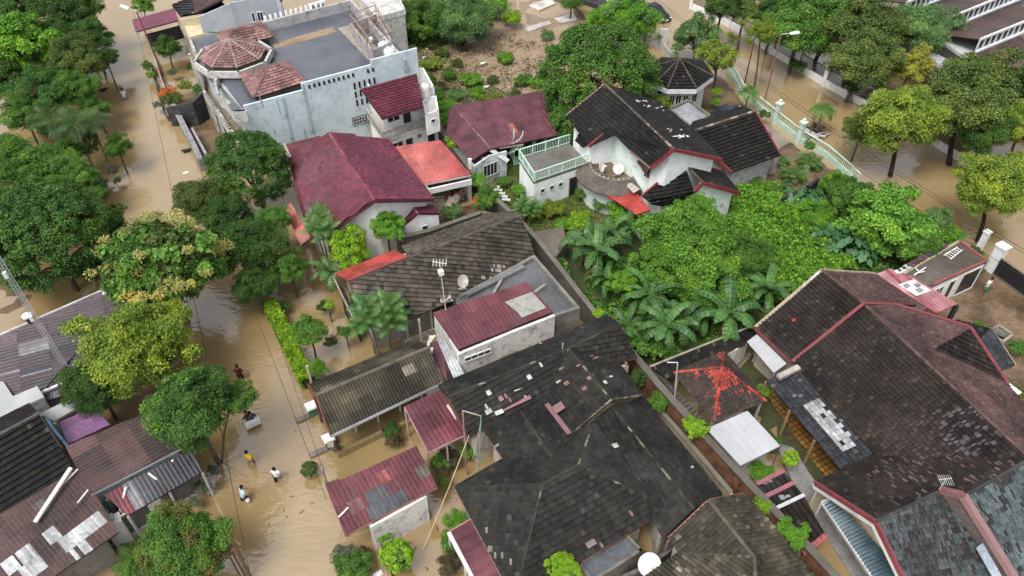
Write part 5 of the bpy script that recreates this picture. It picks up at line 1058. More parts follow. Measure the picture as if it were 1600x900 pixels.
mb = MB(); mb.prism([tuple(P(*p, 4.0))[:2] for p in ((1400, 20), (1480, 72), (1540, 105), (1720, 90), (1640, -40), (1420, -40))], 0, 4.0, (.42, .42, .42)); mb.build('wall', M['plaster'], h)
posts(h, K((1450, 110, 0), (1485, 130, 0)), 3.7, .2, (.6, .6, .6))

# left bottom block ---------------------------------------------------------------
h = thing('long_zinc_shed', 'long low shed with violet grey corrugated zinc and white paint blots at left', 'shed', P(90, 560, 0))
vt = VT(dict(a=(-70, 556, 4.0), b=(10, 521, 4.0), c=(70, 492, 4.0), d=(200, 438, 4.0), e=(222, 548, 3.0), f=(110, 596, 3.0), g=(66, 615, 3.1), i=(-40, 662, 3.2)))
wp = [(185, 452, 6, 4, (.75, .75, .76), .7), (172, 460, 6, 3, (.75, .75, .76), .7), (163, 468, 6, 3, (.75, .75, .76), .7), (40, 590, 40, 10, (.35, .35, .38), .15), (120, 512, 6, 10, (.4, .38, .4), .3)]
mb = MB(); roof_face(mb, [vt['d'], vt['e'], vt['f'], vt['g'], vt['i'], vt['a'], vt['b'], vt['c']], 'zincvio', 'wave', tw=.27, th=2.0, amp=.055, patches=wp)
r = mb.build('sheet_roof', M['rust'], h)
boards(h, [(vt['a'], vt['d'])], .14, .12, (.5, .5, .5), 'ridge_flashing', 'metal', dz=.08); boards(h, [(vt['g'], vt['f'])], .16, .14, (.66, .66, .66), 'gutter', dz=.1)
walls(h, [p-V((0, 0, .15)) for p in (vt['a'], vt['d'], vt['e'], vt['i'])], col=(.4, .38, .36), mat='stain', inset=.3)
roof(h, VT(dict(a=(54, 632, 2.8), b=(62, 616, 2.9), c=(150, 580, 2.9), d=(150, 605, 2.7))), ['adcb'], 'zincvio', 'wave', 'rust', name='lower_roof', tw=.18, th=2)
fl = thing('roof_flue', 'black flue with a white cap on the zinc shed roof', 'flue', P(50, 505, 3.8)); c_ = P(50, 507, 3.8); mb = MB(); mb.tube([c_, c_+V((0, 0, .7))], .2, 10, (.03, .03, .03)); mb.build('pipe', M['paint'], fl); mb = MB(); mb.lathe(c_+V((0, 0, .75)), [(.3, 0), (.3, .12), (.1, .2)], 14, (.75, .74, .7)); mb.build('cap', M['paint'], fl)
h = thing('white_slab_house', 'house end with broad white flat concrete slab roofs at the left edge', 'house', P(10, 640, 0))
for q in (K((-40, 598, 3.6), (5, 596, 3.6), (20, 619, 3.6), (58, 603, 3.6), (69, 620, 3.6), (0, 652, 3.6), (-40, 668, 3.6)),):
    mb = MB(); mb.prism([(p.x, p.y) for p in q], 3.4, 3.6, (.38, .39, .395)); mb.build('slab_roof', M['plaster'], h); walls(h, [p-V((0, 0, .2)) for p in q], col=(.4, .4, .4), mat='stain', inset=.15)
h = thing('white_slab_awning', 'white slab awning over pale blue wall strips next to the violet roof', 'awning', P(95, 645, 0))
mb = MB(); q = K((62, 646, 3.1), (116, 620, 3.1), (129, 632, 3.1), (84, 658, 3.1)); mb.prism([(p.x, p.y) for p in q], 2.95, 3.1, (.38, .39, .395)); mb.build('slab_roof', M['plaster'], h); posts(h, q, 2.95, .15)
mb = MB(); panel(mb, K((70, 648, 3.0), (82, 668, 3.0), (95, 684, 2.9), (106, 698, 2.9), (118, 722, 2.9)), -.4, .16, (.30, .48, .62)); mb.build('wall', M['stain'], h)
h = thing('violet_roof_lean_to', 'bright violet corrugated roof patch fading to white between two dark roofs', 'lean-to', P(130, 670, 0))
roof(h, VT(dict(a=(92, 660, 2.9), b=(148, 636, 2.9), c=(172, 664, 2.5), d=(107, 694, 2.6))), ['cbad'], 'violet', 'wave', 'metal', tw=.18, th=4, amp=.035, patches=[(150, 655, 14, 14, (.5, .42, .52), .6)]); posts(h, K((110, 696, 0), (170, 668, 0)), 2.4, .1)
h = thing('black_tile_house', 'house with plain black tile slope at the left edge below the white slabs', 'house', P(30, 720, 0))
vt = VT(dict(a=(-50, 705, 5.0), b=(61, 647, 5.0), c=(112, 730, 3.2), d=(-10, 806, 3.2), d2=(-60, 835, 3.2), e=(48, 632, 4.0), f=(-50, 680, 4.0)))
r = roof(h, vt, [['c', 'd2', 'a', 'b']], 'black2', 'tile', tw=.27, th=.36); roof(h, vt, ['efab'], 'brown', 'tile', name='back_roof'); caps(r, vt, ['ab'], (.1, .1, .11), .1)
walls(h, [p-V((0, 0, .2)) for p in (vt['c'], vt['d2'], vt['f'], vt['e'])], col=(.45, .43, .4), mat='stain', inset=.4)
h = thing('brown_zinc_house', 'house with rust brown corrugated zinc roof facing the flooded street', 'house', P(190, 710, 0))
vt = VT(dict(a=(102, 698, 3.6), b=(242, 640, 3.4), c=(284, 700, 3.1), d=(142, 773, 3.2)))
mb = MB(); roof_face(mb, [vt['b'], vt['c'], vt['d'], vt['a']], 'zincbrn', 'wave', tw=.27, th=2.2, amp=.06); mb.build('sheet_roof', M['rust'], h)
boards(h, [(vt['d'], vt['c'])], .08, .1, (.33, .32, .31), dz=-.06); walls(h, [p-V((0, 0, .2)) for p in (vt['a'], vt['b'], vt['c'], vt['d'])], col=(.28, .36, .42), mat='stain', inset=.4)
h = thing('street_lean_to', 'striped rust and blue grey corrugated lean-to behind the lattice street wall', 'lean-to', P(245, 765, 0))
vt = VT(dict(a=(163, 774, 2.7), b=(205, 750, 2.75), b2=(276, 714, 2.75), c=(302, 706, 2.7), d=(316, 738, 2.35), e=(200, 806, 2.35)))
mb = MB(); roof_face(mb, [vt[k_] for k_ in ('e', 'd', 'c', 'b2', 'b', 'a')], dict(c=((.05, .055, .065), (.11, .115, .13)), s=.5, sp=(.25, .25, .28), pr=.05, j=.25), 'wave', tw=.24, th=3, amp=.06, patches=[(180, 785, 24, 26, (.14, .05, .055), .85), (205, 775, 10, 22, (.36, .33, .35), .5)])
mb.build('sheet_roof', M['rust'], h); posts(h, [vt['d'], vt['e'], vt['a']], 2.3, .12, (.4, .4, .4))
h = thing('patchwork_shed', 'shed roofed in rust brown sheets patched with pale zinc panels at the bottom left', 'shed', P(80, 840, 0))
vt = VT(dict(a=(-60, 838, 3.3), b=(0, 804, 3.3), c=(109, 740, 3.3), d=(126, 736, 3.3), e=(186, 832, 2.7), f=(90, 897, 2.7), g=(20, 950, 2.7)))
PZ = (.40, .41, .42); pp_ = [(x, y, 13, 9, PZ, .96) for x, y in ((82, 842), (98, 836), (100, 850), (118, 832), (134, 818), (118, 848), (146, 812), (132, 838), (110, 862), (126, 854))]+[(x, y, 12, 12, PZ, .96) for x, y in ((50, 870), (34, 880), (20, 890), (58, 882), (40, 892), (70, 890))]+[(155, 815, 7, 12, (.38, .38, .35), .8)]
mb = MB(); roof_face(mb, [vt[k_] for k_ in ('g', 'f', 'e', 'd', 'c', 'b', 'a')], 'zincbrn', 'sheet', tw=.22, th=.95, amp=.01, patches=pp_); mb.build('sheet_roof', M['rust'], h)
walls(h, [p-V((0, 0, .2)) for p in (vt['a'], vt['d'], vt['e'], vt['f'], vt['g'])], col=(.2, .18, .17), mat='stain', inset=.9)
mb = MB(); a, b = P(55, 816, 3.35), P(111, 731, 3.75); mb.bar(a, b, .22, .12, (.66, .64, .62)); tag(mb.build('long_plank', M['plaster'], org=a), 'long thick white plank lying across the rusty roof', 'plank')
mb = MB(); a, b = P(98, 757, 3.45), P(122, 733, 3.55); mb.bar(a, b, .08, .05, (.6, .58, .57)); tag(mb.build('batten', M['wood'], org=a), 'thin pale batten beside the upper end of the long white plank', 'batten')
mb = MB(); a, b = P(121, 786, 3.3), P(138, 765, 3.4); mb.bar(a, b, .08, .05, (.55, .54, .53)); tag(mb.build('batten', M['wood'], org=a), 'short pale batten on the rusty roof below the brown zinc house', 'batten')
# ------------------------------------------------------------ garden walls and fences
def wall_thing(name, label, tops, z0=-.6, th=.2, col=(.3, .28, .25), mat='stain', cap=None, cat='wall'):
    t = thing(name, label, cat, gz(tops[0])); mb = MB(); panel(mb, tops, z0, th, col); mb.build('wall_body', M[mat], t)
    if cap:
        mb = MB()
        for a, b in zip(tops[:-1], tops[1:]): mb.bar(a+V((0, 0, .04)), b+V((0, 0, .04)), th*1.5, .08, cap)
        mb.build('coping', M['stain'], t)
    return t
wall_thing('garden_wall', 'long black mouldy garden wall between the workshop yard and the mint house lawn', K((687, 200, 1.9), (718, 242, 1.9), (757, 294, 1.9), (812, 345, 1.9), (838, 372, 1.9), (868, 410, 1.9)), th=.25, col=(.10, .095, .085), mat='mould', cap=(.17, .16, .14))
wall_thing('garden_wall', 'dark mossy wall running behind the grey house roof up to the workshop yard corner', K((622, 372, 1.9), (672, 360, 1.9), (752, 332, 1.9), (812, 345, 1.9)), th=.25, col=(.09, .085, .075), mat='mould', cap=(.15, .15, .12))
wall_thing('garden_wall', 'short wall with broken coping between the annex roof pond and banana plants', K((868, 410, 2.0), (908, 462, 2.0), (945, 508, 2.0), (985, 548, 2.0)), th=.25, col=(.14, .12, .10), mat='mould', cap=(.16, .15, .13))
bw = wall_thing('brick_wall', 'tall old brick wall with black stains down the middle of the gardens', K((985, 548, 2.3), (1030, 602, 2.3), (1100, 680, 2.3), (1196, 783, 2.3), (1310, 905, 2.3)), th=.3, col=(.17, .085, .05), mat='brick', cap=(.13, .12, .10))
wall_thing('plaster_wall', 'low pale mossy plaster wall along the narrow flooded channel beside the black roof', K((1030, 640, 1.1), (1075, 690, 1.1), (1142, 770, 1.1)), th=.2, col=(.42, .36, .24), mat='stain', cap=(.2, .19, .16))
wall_thing('dark_wall', 'short black wall sticking out of the creeper mound near the mint house', K((1225, 307, 2.0), (1262, 292, 2.0), (1278, 278, 2.0)), th=.25, col=(.04, .04, .038), mat='mould')
wall_thing('rear_wall', 'grey black wall with plants along the satellite dish at the bottom edge', K((975, 900, 1.8), (1012, 884, 1.8), (1050, 856, 1.8)), th=.2, col=(.14, .14, .13), mat='mould')
wall_thing('gate_wall', 'low red brown wall edging the hedge along the left street', K((415, 470, .5), (462, 563, .5), (488, 612, .5), (522, 690, .5)), th=.14, col=(.25, .11, .07), mat='stain')
wall_thing('yard_wall', 'thin ochre wall standing in the flood below the patched maroon shed', K((578, 810, .45), (592, 850, .45), (610, 900, .45)), th=.12, col=(.30, .22, .10), mat='stain')
wall_thing('street_wall', 'grey stone wall with ledge along the street below the blue building', K((268, 158, 1.2), (286, 195, 1.2), (300, 222, 1.2), (312, 248, 1.2)), th=.35, col=(.22, .21, .22), mat='stain', cap=(.3, .29, .3))
wall_thing('inner_wall', 'grey inner wall parallel to the street wall below the blue building', K((300, 200, 1.3), (312, 222, 1.3), (325, 246, 1.3)), th=.2, col=(.34, .33, .34), mat='stain')
wall_thing('border_wall', 'low broken wall along the garden strip beside the lamp post at upper left', K((236, 100, .5), (246, 140, .5), (256, 172, .5), (262, 182, .5)), th=.16, col=(.10, .075, .06), mat='mould')
wall_thing('inner_border', 'pale inner border wall with small posts in the upper left garden', K((240, 88, .7), (252, 124, .7), (266, 160, .7)), th=.14, col=(.42, .33, .25), mat='stain')
wall_thing('boundary_wall', 'low dark boundary wall standing in the water between the vacant lot and the street tree row', K((898, 8, .5), (935, 48, .5), (948, 76, .5)), th=.2, col=(.16, .12, .09), mat='stain')
wall_thing('boundary_wall', 'broken white and grey boundary wall beside the black pavilion street side', K((975, 45, .9), (1030, 62, 1.0), (1055, 88, .8), (1070, 98, .8)), th=.2, col=(.42, .40, .36), mat='stain')
mb = MB(); c_ = P(1034, 70, 0); mb.prism([(c_.x-.5, c_.y-.15), (c_.x+.5, c_.y-.15), (c_.x+.5, c_.y+.15), (c_.x-.5, c_.y+.15)], -.3, 1.9, (.72, .72, .70)); tag(mb.build('gate_slab', M['plaster'], org=c_), 'white gate pillar slab standing beside the shaggy dragon tree', 'gate pillar')
# mint balustrade of the mint house on the right street
fence = thing('mint_fence', 'long pale mint railing fence with white capped pillars on the right street', 'fence', P(1211, 190, 0))
fp = K((1136, 108, 0), (1158, 148, 0), (1209, 190, 0), (1246, 220, 0), (1290, 246, 0), (1330, 282, 0), (1338, 290, 0))
mb = MB(); panel(mb, [V((p.x, p.y, .45)) for p in fp], -.4, .16, (.42, .55, .46)); mb.build('base_wall', M['plaster'], fence)
for a, b in zip(fp[:-1], fp[1:]):
    mb = MB(); up = V((0, 0, 1)); n = max(2, int((b-a).length/.22)); mb.bar(a+up*1.25, b+up*1.25, .1, .08, (.50, .68, .56)); mb.bar(a+up*.55, b+up*.55, .08, .06, (.50, .68, .56))
    for i in range(n): p = a+(b-a)*(i+.5)/n; q = a+(b-a)*(i+1)/n; mb.bar(p+up*.55, p+up*1.25, .035, .035, (.50, .68, .56)); (mb.bar(p+up*.6, q+up*1.2, .03, .03, (.5, .68, .56)) if i % 3 == 0 else None)
    mb.build('railing', M['paint'], fence)
for px, py in ((1211, 192), (1247, 222)):
    c = P(px, py, 0); mb = MB(); mb.box(c+V((0, 0, .8)), (.42, .42, 2.6), .65, (.52, .64, .58)); mb.box(c+V((0, 0, 2.15)), (.62, .62, .12), .65, (.62, .74, .67)); mb.lathe(c+V((0, 0, 2.2)), [(.3, 0), (.1, .16), (.16, .28), (.02, .4)], 10, (.62, .74, .67)); mb.build('pillar', M['plaster'], fence)
# white street wall with dark railings
fence = thing('white_street_wall', 'white street wall with black railings and tall white posts beyond the flooded right street', 'fence', P(1290, 135, 0))
fp = K((1080, 14, 0), (1140, 42, 0), (1205, 84, 0), (1287, 134, 0), (1320, 152, 0), (1360, 172, 0), (1450, 222, 0), (1510, 258, 0), (1600, 312, 0), (1700, 370, 0))
mb = MB(); panel(mb, [V((p.x, p.y, .75)) for p in fp], -.5, .22, (.72, .72, .71)); mb.build('base_wall', M['plaster'], fence)
for a, b in zip(fp[:-1], fp[1:]):
    mb = MB(); up = V((0, 0, 1)); n = int((b-a).length/.14); mb.bar(a+up*1.9, b+up*1.9, .06, .06, (.02, .02, .02))
    for i in range(n): p = a+(b-a)*(i+.5)/n; mb.bar(p+up*.75, p+up*2.0, .045, .03, (.02, .02, .02))
    mb.build('railing', M['paint'], fence)
n_ = 0
for a, b in zip(fp[:-1], fp[1:]):
    k_ = max(1, int((b-a).length/3.4))
    for i in range(k_):
        p = a+(b-a)*i/k_; mb = MB(); mb.box(p+V((0, 0, .8)), (.42, .42, 2.7), .6, (.70, .70, .69)); mb.box(p+V((0, 0, 2.2)), (.5, .5, .1), .6, (.74, .74, .73)); mb.build('post', M['plaster'], fence)
# lattice wall of the left street
fence = thing('lattice_wall', 'grey lattice block wall with white panels and bent white poles in front of the lean-to', 'fence', P(240, 820, 0))
a, b = P(203, 838, 0), P(318, 764, 0); d = b-a; mb = MB(); up = V((0, 0, 1)); n = 34
for i in range(n+1): p = a+d*i/n; mb.bar(p+up*-.3, p+up*1.9, .07, .14, (.17, .165, .15))
for j in range(10): mb.bar(a+up*(-.2+j*.22), b+up*(-.2+j*.22), .12, .07, (.22, .21, .19))
mb.bar(a+up*.12, b+up*.12, .3, .24, (.5, .46, .36)); mb.build('lattice', M['stain'], fence)
mb = MB(); mb.bar(a+up*1.95, a+d*.45+up*1.95, .08, .08, (.7, .7, .69)); mb.build('top_rail', M['paint'], fence)
for px, py, wd in ((253, 806, .75), (303, 770, .8)):
    c = P(px, py, 0); mb = MB(); q = d.normalized()*wd/2; mb.hexa([c-q+V((.05, -.08, -.3)), c+q+V((.05, -.08, -.3)), c+q+V((-.05, .08, -.3)), c-q+V((-.05, .08, -.3))], [c-q+V((.05, -.08, 2.0)), c+q+V((.05, -.08, 2.0)), c+q+V((-.05, .08, 2.0)), c-q+V((-.05, .08, 2.0))], (.68, .67, .64)); mb.build('white_panel', M['plaster'], fence)
for (x0, y0, x1, y1, x2, y2) in ((209, 828, 191, 792, 197, 761), (278, 794, 260, 766, 232, 739), (298, 745, 288, 722, 269, 720)):
    mb = MB(); p0, p1 = P(x0, y0, 0), P(x1, y1, 2.3); mb.tube([p0, V((p0.x, p0.y, 2.2)), P(x2, y2, 2.9)], .07, 6, (.68, .62, .60)); mb.build('bent_pole', M['paint'], fence)
gp = thing('gate_post', 'broad white gate pillar block at the end of the lattice wall', 'gate pillar', P(194, 842, 0)); c = P(194, 842, 0); mb = MB(); mb.box(c+V((0, 0, .8)), (.9, .7, 2.4), rad(31), (.70, .69, .66)); mb.build('pillar', M['plaster'], gp)
mb = MB(); mb.box(c+V((-.1, .1, 2.1)), (.35, .35, .2), .5, (.6, .58, .52)); mb.build('cap_stone', M['stain'], gp)
fence = thing('white_gate', 'sliding gate of white bars below the patchwork shed at the bottom left', 'gate', P(130, 880, 0))
a, b = P(60, 928, 0), P(188, 848, 0); d = b-a; mb = MB(); n = 20
for z_ in (.25, .8, 1.6): mb.bar(a+up*z_, b+up*z_, .08, .07, (.66, .66, .64))
mb.build('frame_rail', M['paint'], fence); mb = MB()
for i in range(n+1): p = a+d*i/n; mb.bar(p+up*.0, p+up*1.6, .04, .04, (.60, .58, .54))
mb.build('bars', M['paint'], fence); mb = MB(); p = a+d*.45; mb.bar(p, p+up*1.7, .18, .14, (.68, .67, .65)); mb.build('middle_post', M['paint'], fence)
mb = MB(); q = [P(136, 872, 1.0), P(152, 856, 1.0), P(166, 846, 1.2), P(158, 862, .9)]; pt_ = thing('parked_cover', 'grey tarpaulin covered vehicle nose poking out behind the white bar gate', 'covered vehicle', P(150, 862, 0)); mb.hexa([V((p.x, p.y, .0)) for p in q], q, (.28, .28, .29)); mb.build('tarpaulin', M['cloth'], pt_)
# forecourt: black sliding gate, white pillar
fence = thing('black_gate', 'long solid black sliding gate with a rusty top rail at the right forecourt', 'gate', P(1570, 440, 0))
a, b = P(1543, 421, .1), P(1650, 500, .1); mb = MB(); panel(mb, [a+up*1.5, b+up*1.5], 0, .08, (.016, .017, .02)); mb.build('panel', M['paint'], fence); d = b-a
mb = MB(); mb.bar(a+up*1.55, b+up*1.55, .12, .08, (.20, .15, .10)); mb.build('top_rail', M['rust'], fence); mb = MB(); mb.bar(a+up*.05, b+up*.05, .25, .12, (.10, .09, .08)); mb.build('track', M['concrete'], fence)
for i in range(9): p = a+d*(i+.3)/9; mb = MB(); mb.bar(p+V((-.06, -.06, .1)), p+V((-.06, -.06, 1.5)), .06, .05, (.03, .03, .034)); mb.build('stiffener', M['paint'], fence)
for (px, py, hh, w_, lb) in ((1546, 424, 2.5, .7, 'thick white gate pillar holding the black sliding gate'), (1525, 397, 2.2, .4, 'slim white pillar behind the white garage at the street side')):
    c = P(px, py, 0); t = thing('gate_pillar', lb, 'gate pillar', c); mb = MB(); mb.box(c+V((0, 0, hh/2-.2)), (w_, w_, hh+.4), .5, (.72, .72, .71)); mb.build('shaft', M['plaster'], t); mb = MB(); mb.box(c+V((0, 0, hh+.06)), (w_*1.25, w_*1.25, .14), .5, (.76, .76, .75)); mb.build('cap_stone', M['plaster'], t)
for (px, py, rr, lb) in ((1499, 448, .38, 'grey tyre stack against the white garage front, nearer the gate'), (1480, 451, .36, 'grey tyre stack against the white garage front, under the window')):
    c = P(px, py, .15); t = thing('tyre_stack', lb, 'tyres', c); mb = MB()
    for i in range(3): mb.lathe(c+V((R.uniform(-.05, .05), 0, i*.2)), [(rr*.55, .01), (rr, .03), (rr*1.03, .1), (rr, .17), (rr*.55, .19), (rr*.5, .1)], 16, (.09, .09, .095))
    mb.build('tyres', M['cloth'], t)
mb = MB(); c = P(1492, 440, 1.2); mb.tube([c+V((.3*math.cos(i*.7), .08, .3*math.sin(i*.7))) for i in range(10)], .03, 6, (.6, .5, .45), caps=False); tag(mb.build('hose_ring', M['paint'], org=c), 'pale ring of hose hung on the white garage corner', 'hose')
pb = thing('planter_bed', 'square kerbed planter bed with round grey stones beside the forecourt', 'planter', P(1565, 530, .1)); mb = MB(); q = K((1548, 516, .45), (1562, 508, .45), (1583, 522, .45), (1566, 534, .45))
for a, b in zip(q, q[1:]+q[:1]): mb.bar(V((a.x, a.y, .2)), V((b.x, b.y, .2)), .18, .5, (.36, .31, .26))
mb.build('kerb', M['stain'], pb)
for px, py in ((1557, 517), (1562, 520), (1566, 522)):
    c = P(px, py, .4); mb = MB(); mb.lathe(c, [(.2, -.15), (.3, 0), (.2, .18), (.05, .24)], 9, (.14, .15, .12)); tag(mb.build('garden_stone', M['stain'], org=c), 'round mossy stone lying in the kerbed planter bed', 'stone', 'stones in the planter bed')

# ------------------------------------------------------------ poles, wires, masts, dishes
def pole(px, py, h_, label, lean=(0, 0), rr=.1, col=(.16, .10, .07), lamp=None, group=None, mat='wood'):
    c = P(px, py, 0); top = c+V((lean[0], lean[1], h_)); t = thing('street_lamp' if lamp else 'utility_pole', label, 'street lamp' if lamp else 'pole', c, group)
    mb = MB(); mb.tube([c-V((0, 0, .5)), top], [rr, rr*.7], 8, col); mb.build('mast', M[mat], t)
    if lamp:
        mb = MB(); e = top+V(lamp); mb.tube([top-V((0, 0, .2)), top+V((0, 0, .1)), e], .04, 6, (.4, .4, .4)); mb.build('arm', M['paint'], t)
        mb = MB(); d = V(lamp).normalized(); mb.bar(e-d*.1, e+d*.75, .34, .14, (.78, .79, .8)); mb.build('lamp_head', M['paint'], t)
    else:
        mb = MB(); mb.bar(top+V((-.6, .4, -.4)), top+V((.6, -.4, -.4)), .09, .09, col); mb.build('cross_arm', M[mat], t)
    return top
T1 = pole(256, 118, 7.0, 'street lamp with a white head leaning over the upper left garden', lamp=(-.9, .2, .3), lean=(-.6, 0))
T2 = pole(1194, 160, 7.2, 'street lamp with a white head standing in the flooded right street', lamp=(.9, -.1, .2), rr=.09, col=(.22, .12, .09))
T3 = pole(1163, 132, 6.5, 'bare rusty pole in the water between the slim tree and pavilion', rr=.08, col=(.15, .08, .06))
pg = 'bare poles leaning together at the bottom of the left street'
B0 = pole(392, 905, 4.2, 'thick dark utility pole leaning at the bottom of the left street', rr=.13, lean=(-.2, .3))
for i in range(2): pole(384-i*6, 902+i*3, 3.6, 'thin dark pole leaning beside the thick pole at the street bottom', rr=.07, lean=(-.3, .3), group=pg)
def wire(a, b, sag, label, rr=.016, n=14, name='power_line', col=(.02, .02, .02), cat='cable', grp=None):
    mb = MB(); mb.tube([a+(b-a)*(i/n)-V((0, 0, sag*4*(i/n)*(1-i/n))) for i in range(n+1)], rr, 4, col); tag(mb.build(name, M['paint'], org=(a+b)/2), label, cat, grp)
q0, q1 = P(1010, -10, 6.6), P(1700, 455, 6.6)
for k_, o in enumerate((V((0, 0, 0)), V((.5, -.3, .05)), V((-1.2, -1.0, -.5)))): wire(q0+o, q1+o, 1.0, 'thin dark power line hanging over the flooded right street', .018, 30, grp='power lines over the right street')
ql0, ql1 = P(235, 60, 6.5), B0+V((0, 0, -.2))
wire(P(230, 70, 1.0)+V((0, 0, 6)), P(392, 905, 4.0), .8, 'thin dark power line following the left street', .016, 30, grp='power lines along the left street'); wire(P(236, 70, 1.0)+V((0, 0, 5.4)), P(510, 780, 3.3), .7, 'thin dark power line following the left street', .016, 30, grp='power lines along the left street')
wire(P(512, 755, 3.0), P(425, 500, 4.2), .4, 'thin cable from the patched maroon shed along the hedge', .014, 16)
wire(P(752, 600, 5.4), P(833, 540, 3.3), .6, 'thick grey hose sagging from the pipe frame to the white annex wall', .035, 16, 'hose', (.35, .38, .36), 'hose')
wire(P(660, 860, .1), P(733, 680, 3.6), .2, 'pale rope running from the water up to the pipe frame', .022, 12, 'rope', (.55, .45, .3), 'rope')
# pipe frame
pf = thing('pipe_frame', 'thin frame of rusty and green pipes rising in front of the black roof', 'pipe frame', P(728, 740, 0)); mb = MB()
b0, b1 = P(730, 742, 0), P(742, 704, 0)
mb.tube([b0, V((b0.x, b0.y, 6.2))], .05, 6, (.33, .2, .17)); mb.tube([V((b0.x, b0.y, 6.2)), V((b0.x+1.0, b0.y-.2, 6.0))], .035, 6, (.4, .33, .25)); mb.build('rusty_pipe', M['rust'], pf)
mb = MB(); mb.tube([V((b0.x+1.0, b0.y-.2, 6.0)), V((b0.x+.7, b0.y+.1, 0))], .035, 6, (.2, .33, .28)); mb.tube([V((b0.x+.95, b0.y-.2, 5.2)), V((b0.x+.35, b0.y+.4, 1.0))], .03, 6, (.4, .45, .42)); mb.build('green_pipe', M['paint'], pf)
# TV mast on the grey house
c = P(697, 488, 3.9); t = thing('tv_mast', 'tall pale television mast with a white box in front of the grey roof', 'aerial', c); mb = MB(); mb.tube([c, c+V((-.15, 0, 4.4))], .035, 6, (.55, .5, .47)); mb.build('mast', M['paint'], t)
mb = MB(); mb.box(c+V((-.12, 0, 3.55)), (.32, .32, .34), .4, (.72, .7, .66)); mb.build('junction_box', M['paint'], t); mb = MB(); mb.bar(c+V((-.6, .1, 4.35)), c+V((.3, -.1, 4.35)), .04, .04, (.55, .53, .5))
for i in range(5): mb.bar(c+V((-.55+i*.2, -.3, 4.33)), c+V((-.55+i*.2, .35, 4.37)), .03, .03, (.6, .58, .55))
mb.bar(c+V((-.05, 0, 1.0)), c+V((.3, .1, 1.3)), .05, .05, (.6, .58, .55)); mb.build('array', M['paint'], t)
def dish(px, py, z, label, rr, az, el=.6, col=(.72, .71, .70)):
    c = P(px, py, z); t = thing('satellite_dish', label, 'satellite dish', c); d = V((math.sin(az)*math.cos(el), -math.cos(az)*math.cos(el), math.sin(el))); cc = c+V((0, 0, .75))
    mb = MB(); x = d.cross(V((0, 0, 1))).normalized(); y = x.cross(d); n = 20; rings = [(0.0, 0), (.35, .02), (.7, .09), (1.0, .2)]
    P_ = lambda k_, i, o: cc+d*(rings[k_][1]*rr+o)+(x*math.cos(2*math.pi*i/n)+y*math.sin(2*math.pi*i/n))*rings[k_][0]*rr
    for k_ in range(3):
        for i in range(n):
            f = [P_(k_, i, 0), P_(k_, i+1, 0), P_(k_+1, i+1, 0), P_(k_+1, i, 0)]
            if k_ == 0: f = [f[0], f[2], f[3]]
            mb.face(f, col); mb.face([q-d*.025 for q in f[::-1]], tuple(.7*v for v in col))
    for i in range(n): mb.face([P_(3, i, 0), P_(3, i+1, 0), P_(3, i+1, -.025), P_(3, i, -.025)], col)
    mb.build('reflector', M['paint'], t, smooth=True)
    mb = MB(); mb.tube([c, cc-d*.05], .05, 6, (.3, .3, .3)); mb.bar(c+V((-.3, 0, .03)), c+V((.3, 0, .03)), .1, .06, (.3, .3, .3)); mb.build('stand', M['paint'], t)
    mb = MB(); f = cc+d*rr*.85; mb.tube([cc-y*rr*.9+d*.15*rr, f], .02, 5, (.5, .5, .5)); mb.tube([f-d*.08, f+d*.1], .06, 8, (.75, .74, .7)); mb.build('feed_horn', M['paint'], t)
dish(723, 452, 3.5, 'weathered pinkish white dish at the edge of the grey tiled roof', .47, .9, .5, (.50, .46, .45))
dish(1011, 893, 1.8, 'white satellite dish at the bottom edge beside the black roof', .62, .25, .9)
dish(938, 272, 3.3, 'white satellite dish on the round porch, the narrower looking left one', .46, 1.1, .35); dish(964, 275, 3.3, 'white satellite dish on the round porch, turned towards the camera', .48, .35, .55)
dish(266, 572, 3.0, 'grey white satellite dish half hidden under the olive yellow tree', .6, .2, .8, (.5, .52, .52))
# lattice mast
c = P(103, 575, 3.4); t = thing('lattice_mast', 'tall thin galvanised lattice mast leaning out of the left picture edge from the zinc roof', 'mast', c); mb = MB(); hh = 15.5; cn_ = [V((.17*math.cos(a), .17*math.sin(a), 0)) for a in (0.3, 2.4, 4.5)]
for q in cn_: mb.tube([c+q, c+q+V((-.3, 0, hh))], .017, 5, (.46, .48, .5))
n = 50
for i in range(n):
    for k_ in range(3):
        o0, o1 = V((-.3*i/n, 0, hh*i/n)), V((-.3*(i+1)/n, 0, hh*(i+1)/n)); mb.bar(c+cn_[k_]+o0, c+cn_[(k_+1) % 3]+o1, .011, .011, (.42, .44, .46))
mb.build('lattice', M['paint'], t)
for z_ in (4.6, 8.0): mb = MB(); mb.box(c+V((-.1, -.2, z_)), (.2, .2, .4), .3, (.5, .52, .53)); mb.build('antenna_box', M['paint'], t)
wire(P(202, 446, 3.7), P(72, 606, 3.4), .15, 'thick black cable lying across the violet grey zinc roof', .05, 14, 'roof_cable')
# concrete posts by the brick wall
for (px, py, lb) in ((1040, 640, 'slim grey pole with a bent white top beside the banana plants'),):
    c = P(1056, 636, 1.4); t = thing('wire_pole', lb, 'pole', c); mb = MB(); mb.tube([c-V((0, 0, 1.4)), c+V((-.5, 0, 4.2)), c+V((-1.1, .1, 4.1))], .035, 6, (.5, .5, .49)); mb.build('pipe', M['paint'], t)
c = P(876, 590, 2.4); t = thing('vent_pipe', 'slim pinkish pipe with a plant on top against the black annex wall', 'pipe', c); mb = MB(); mb.tube([c, c+V((0, 0, 3.2))], .04, 6, (.4, .33, .3)); mb.build('pipe', M['paint'], t)

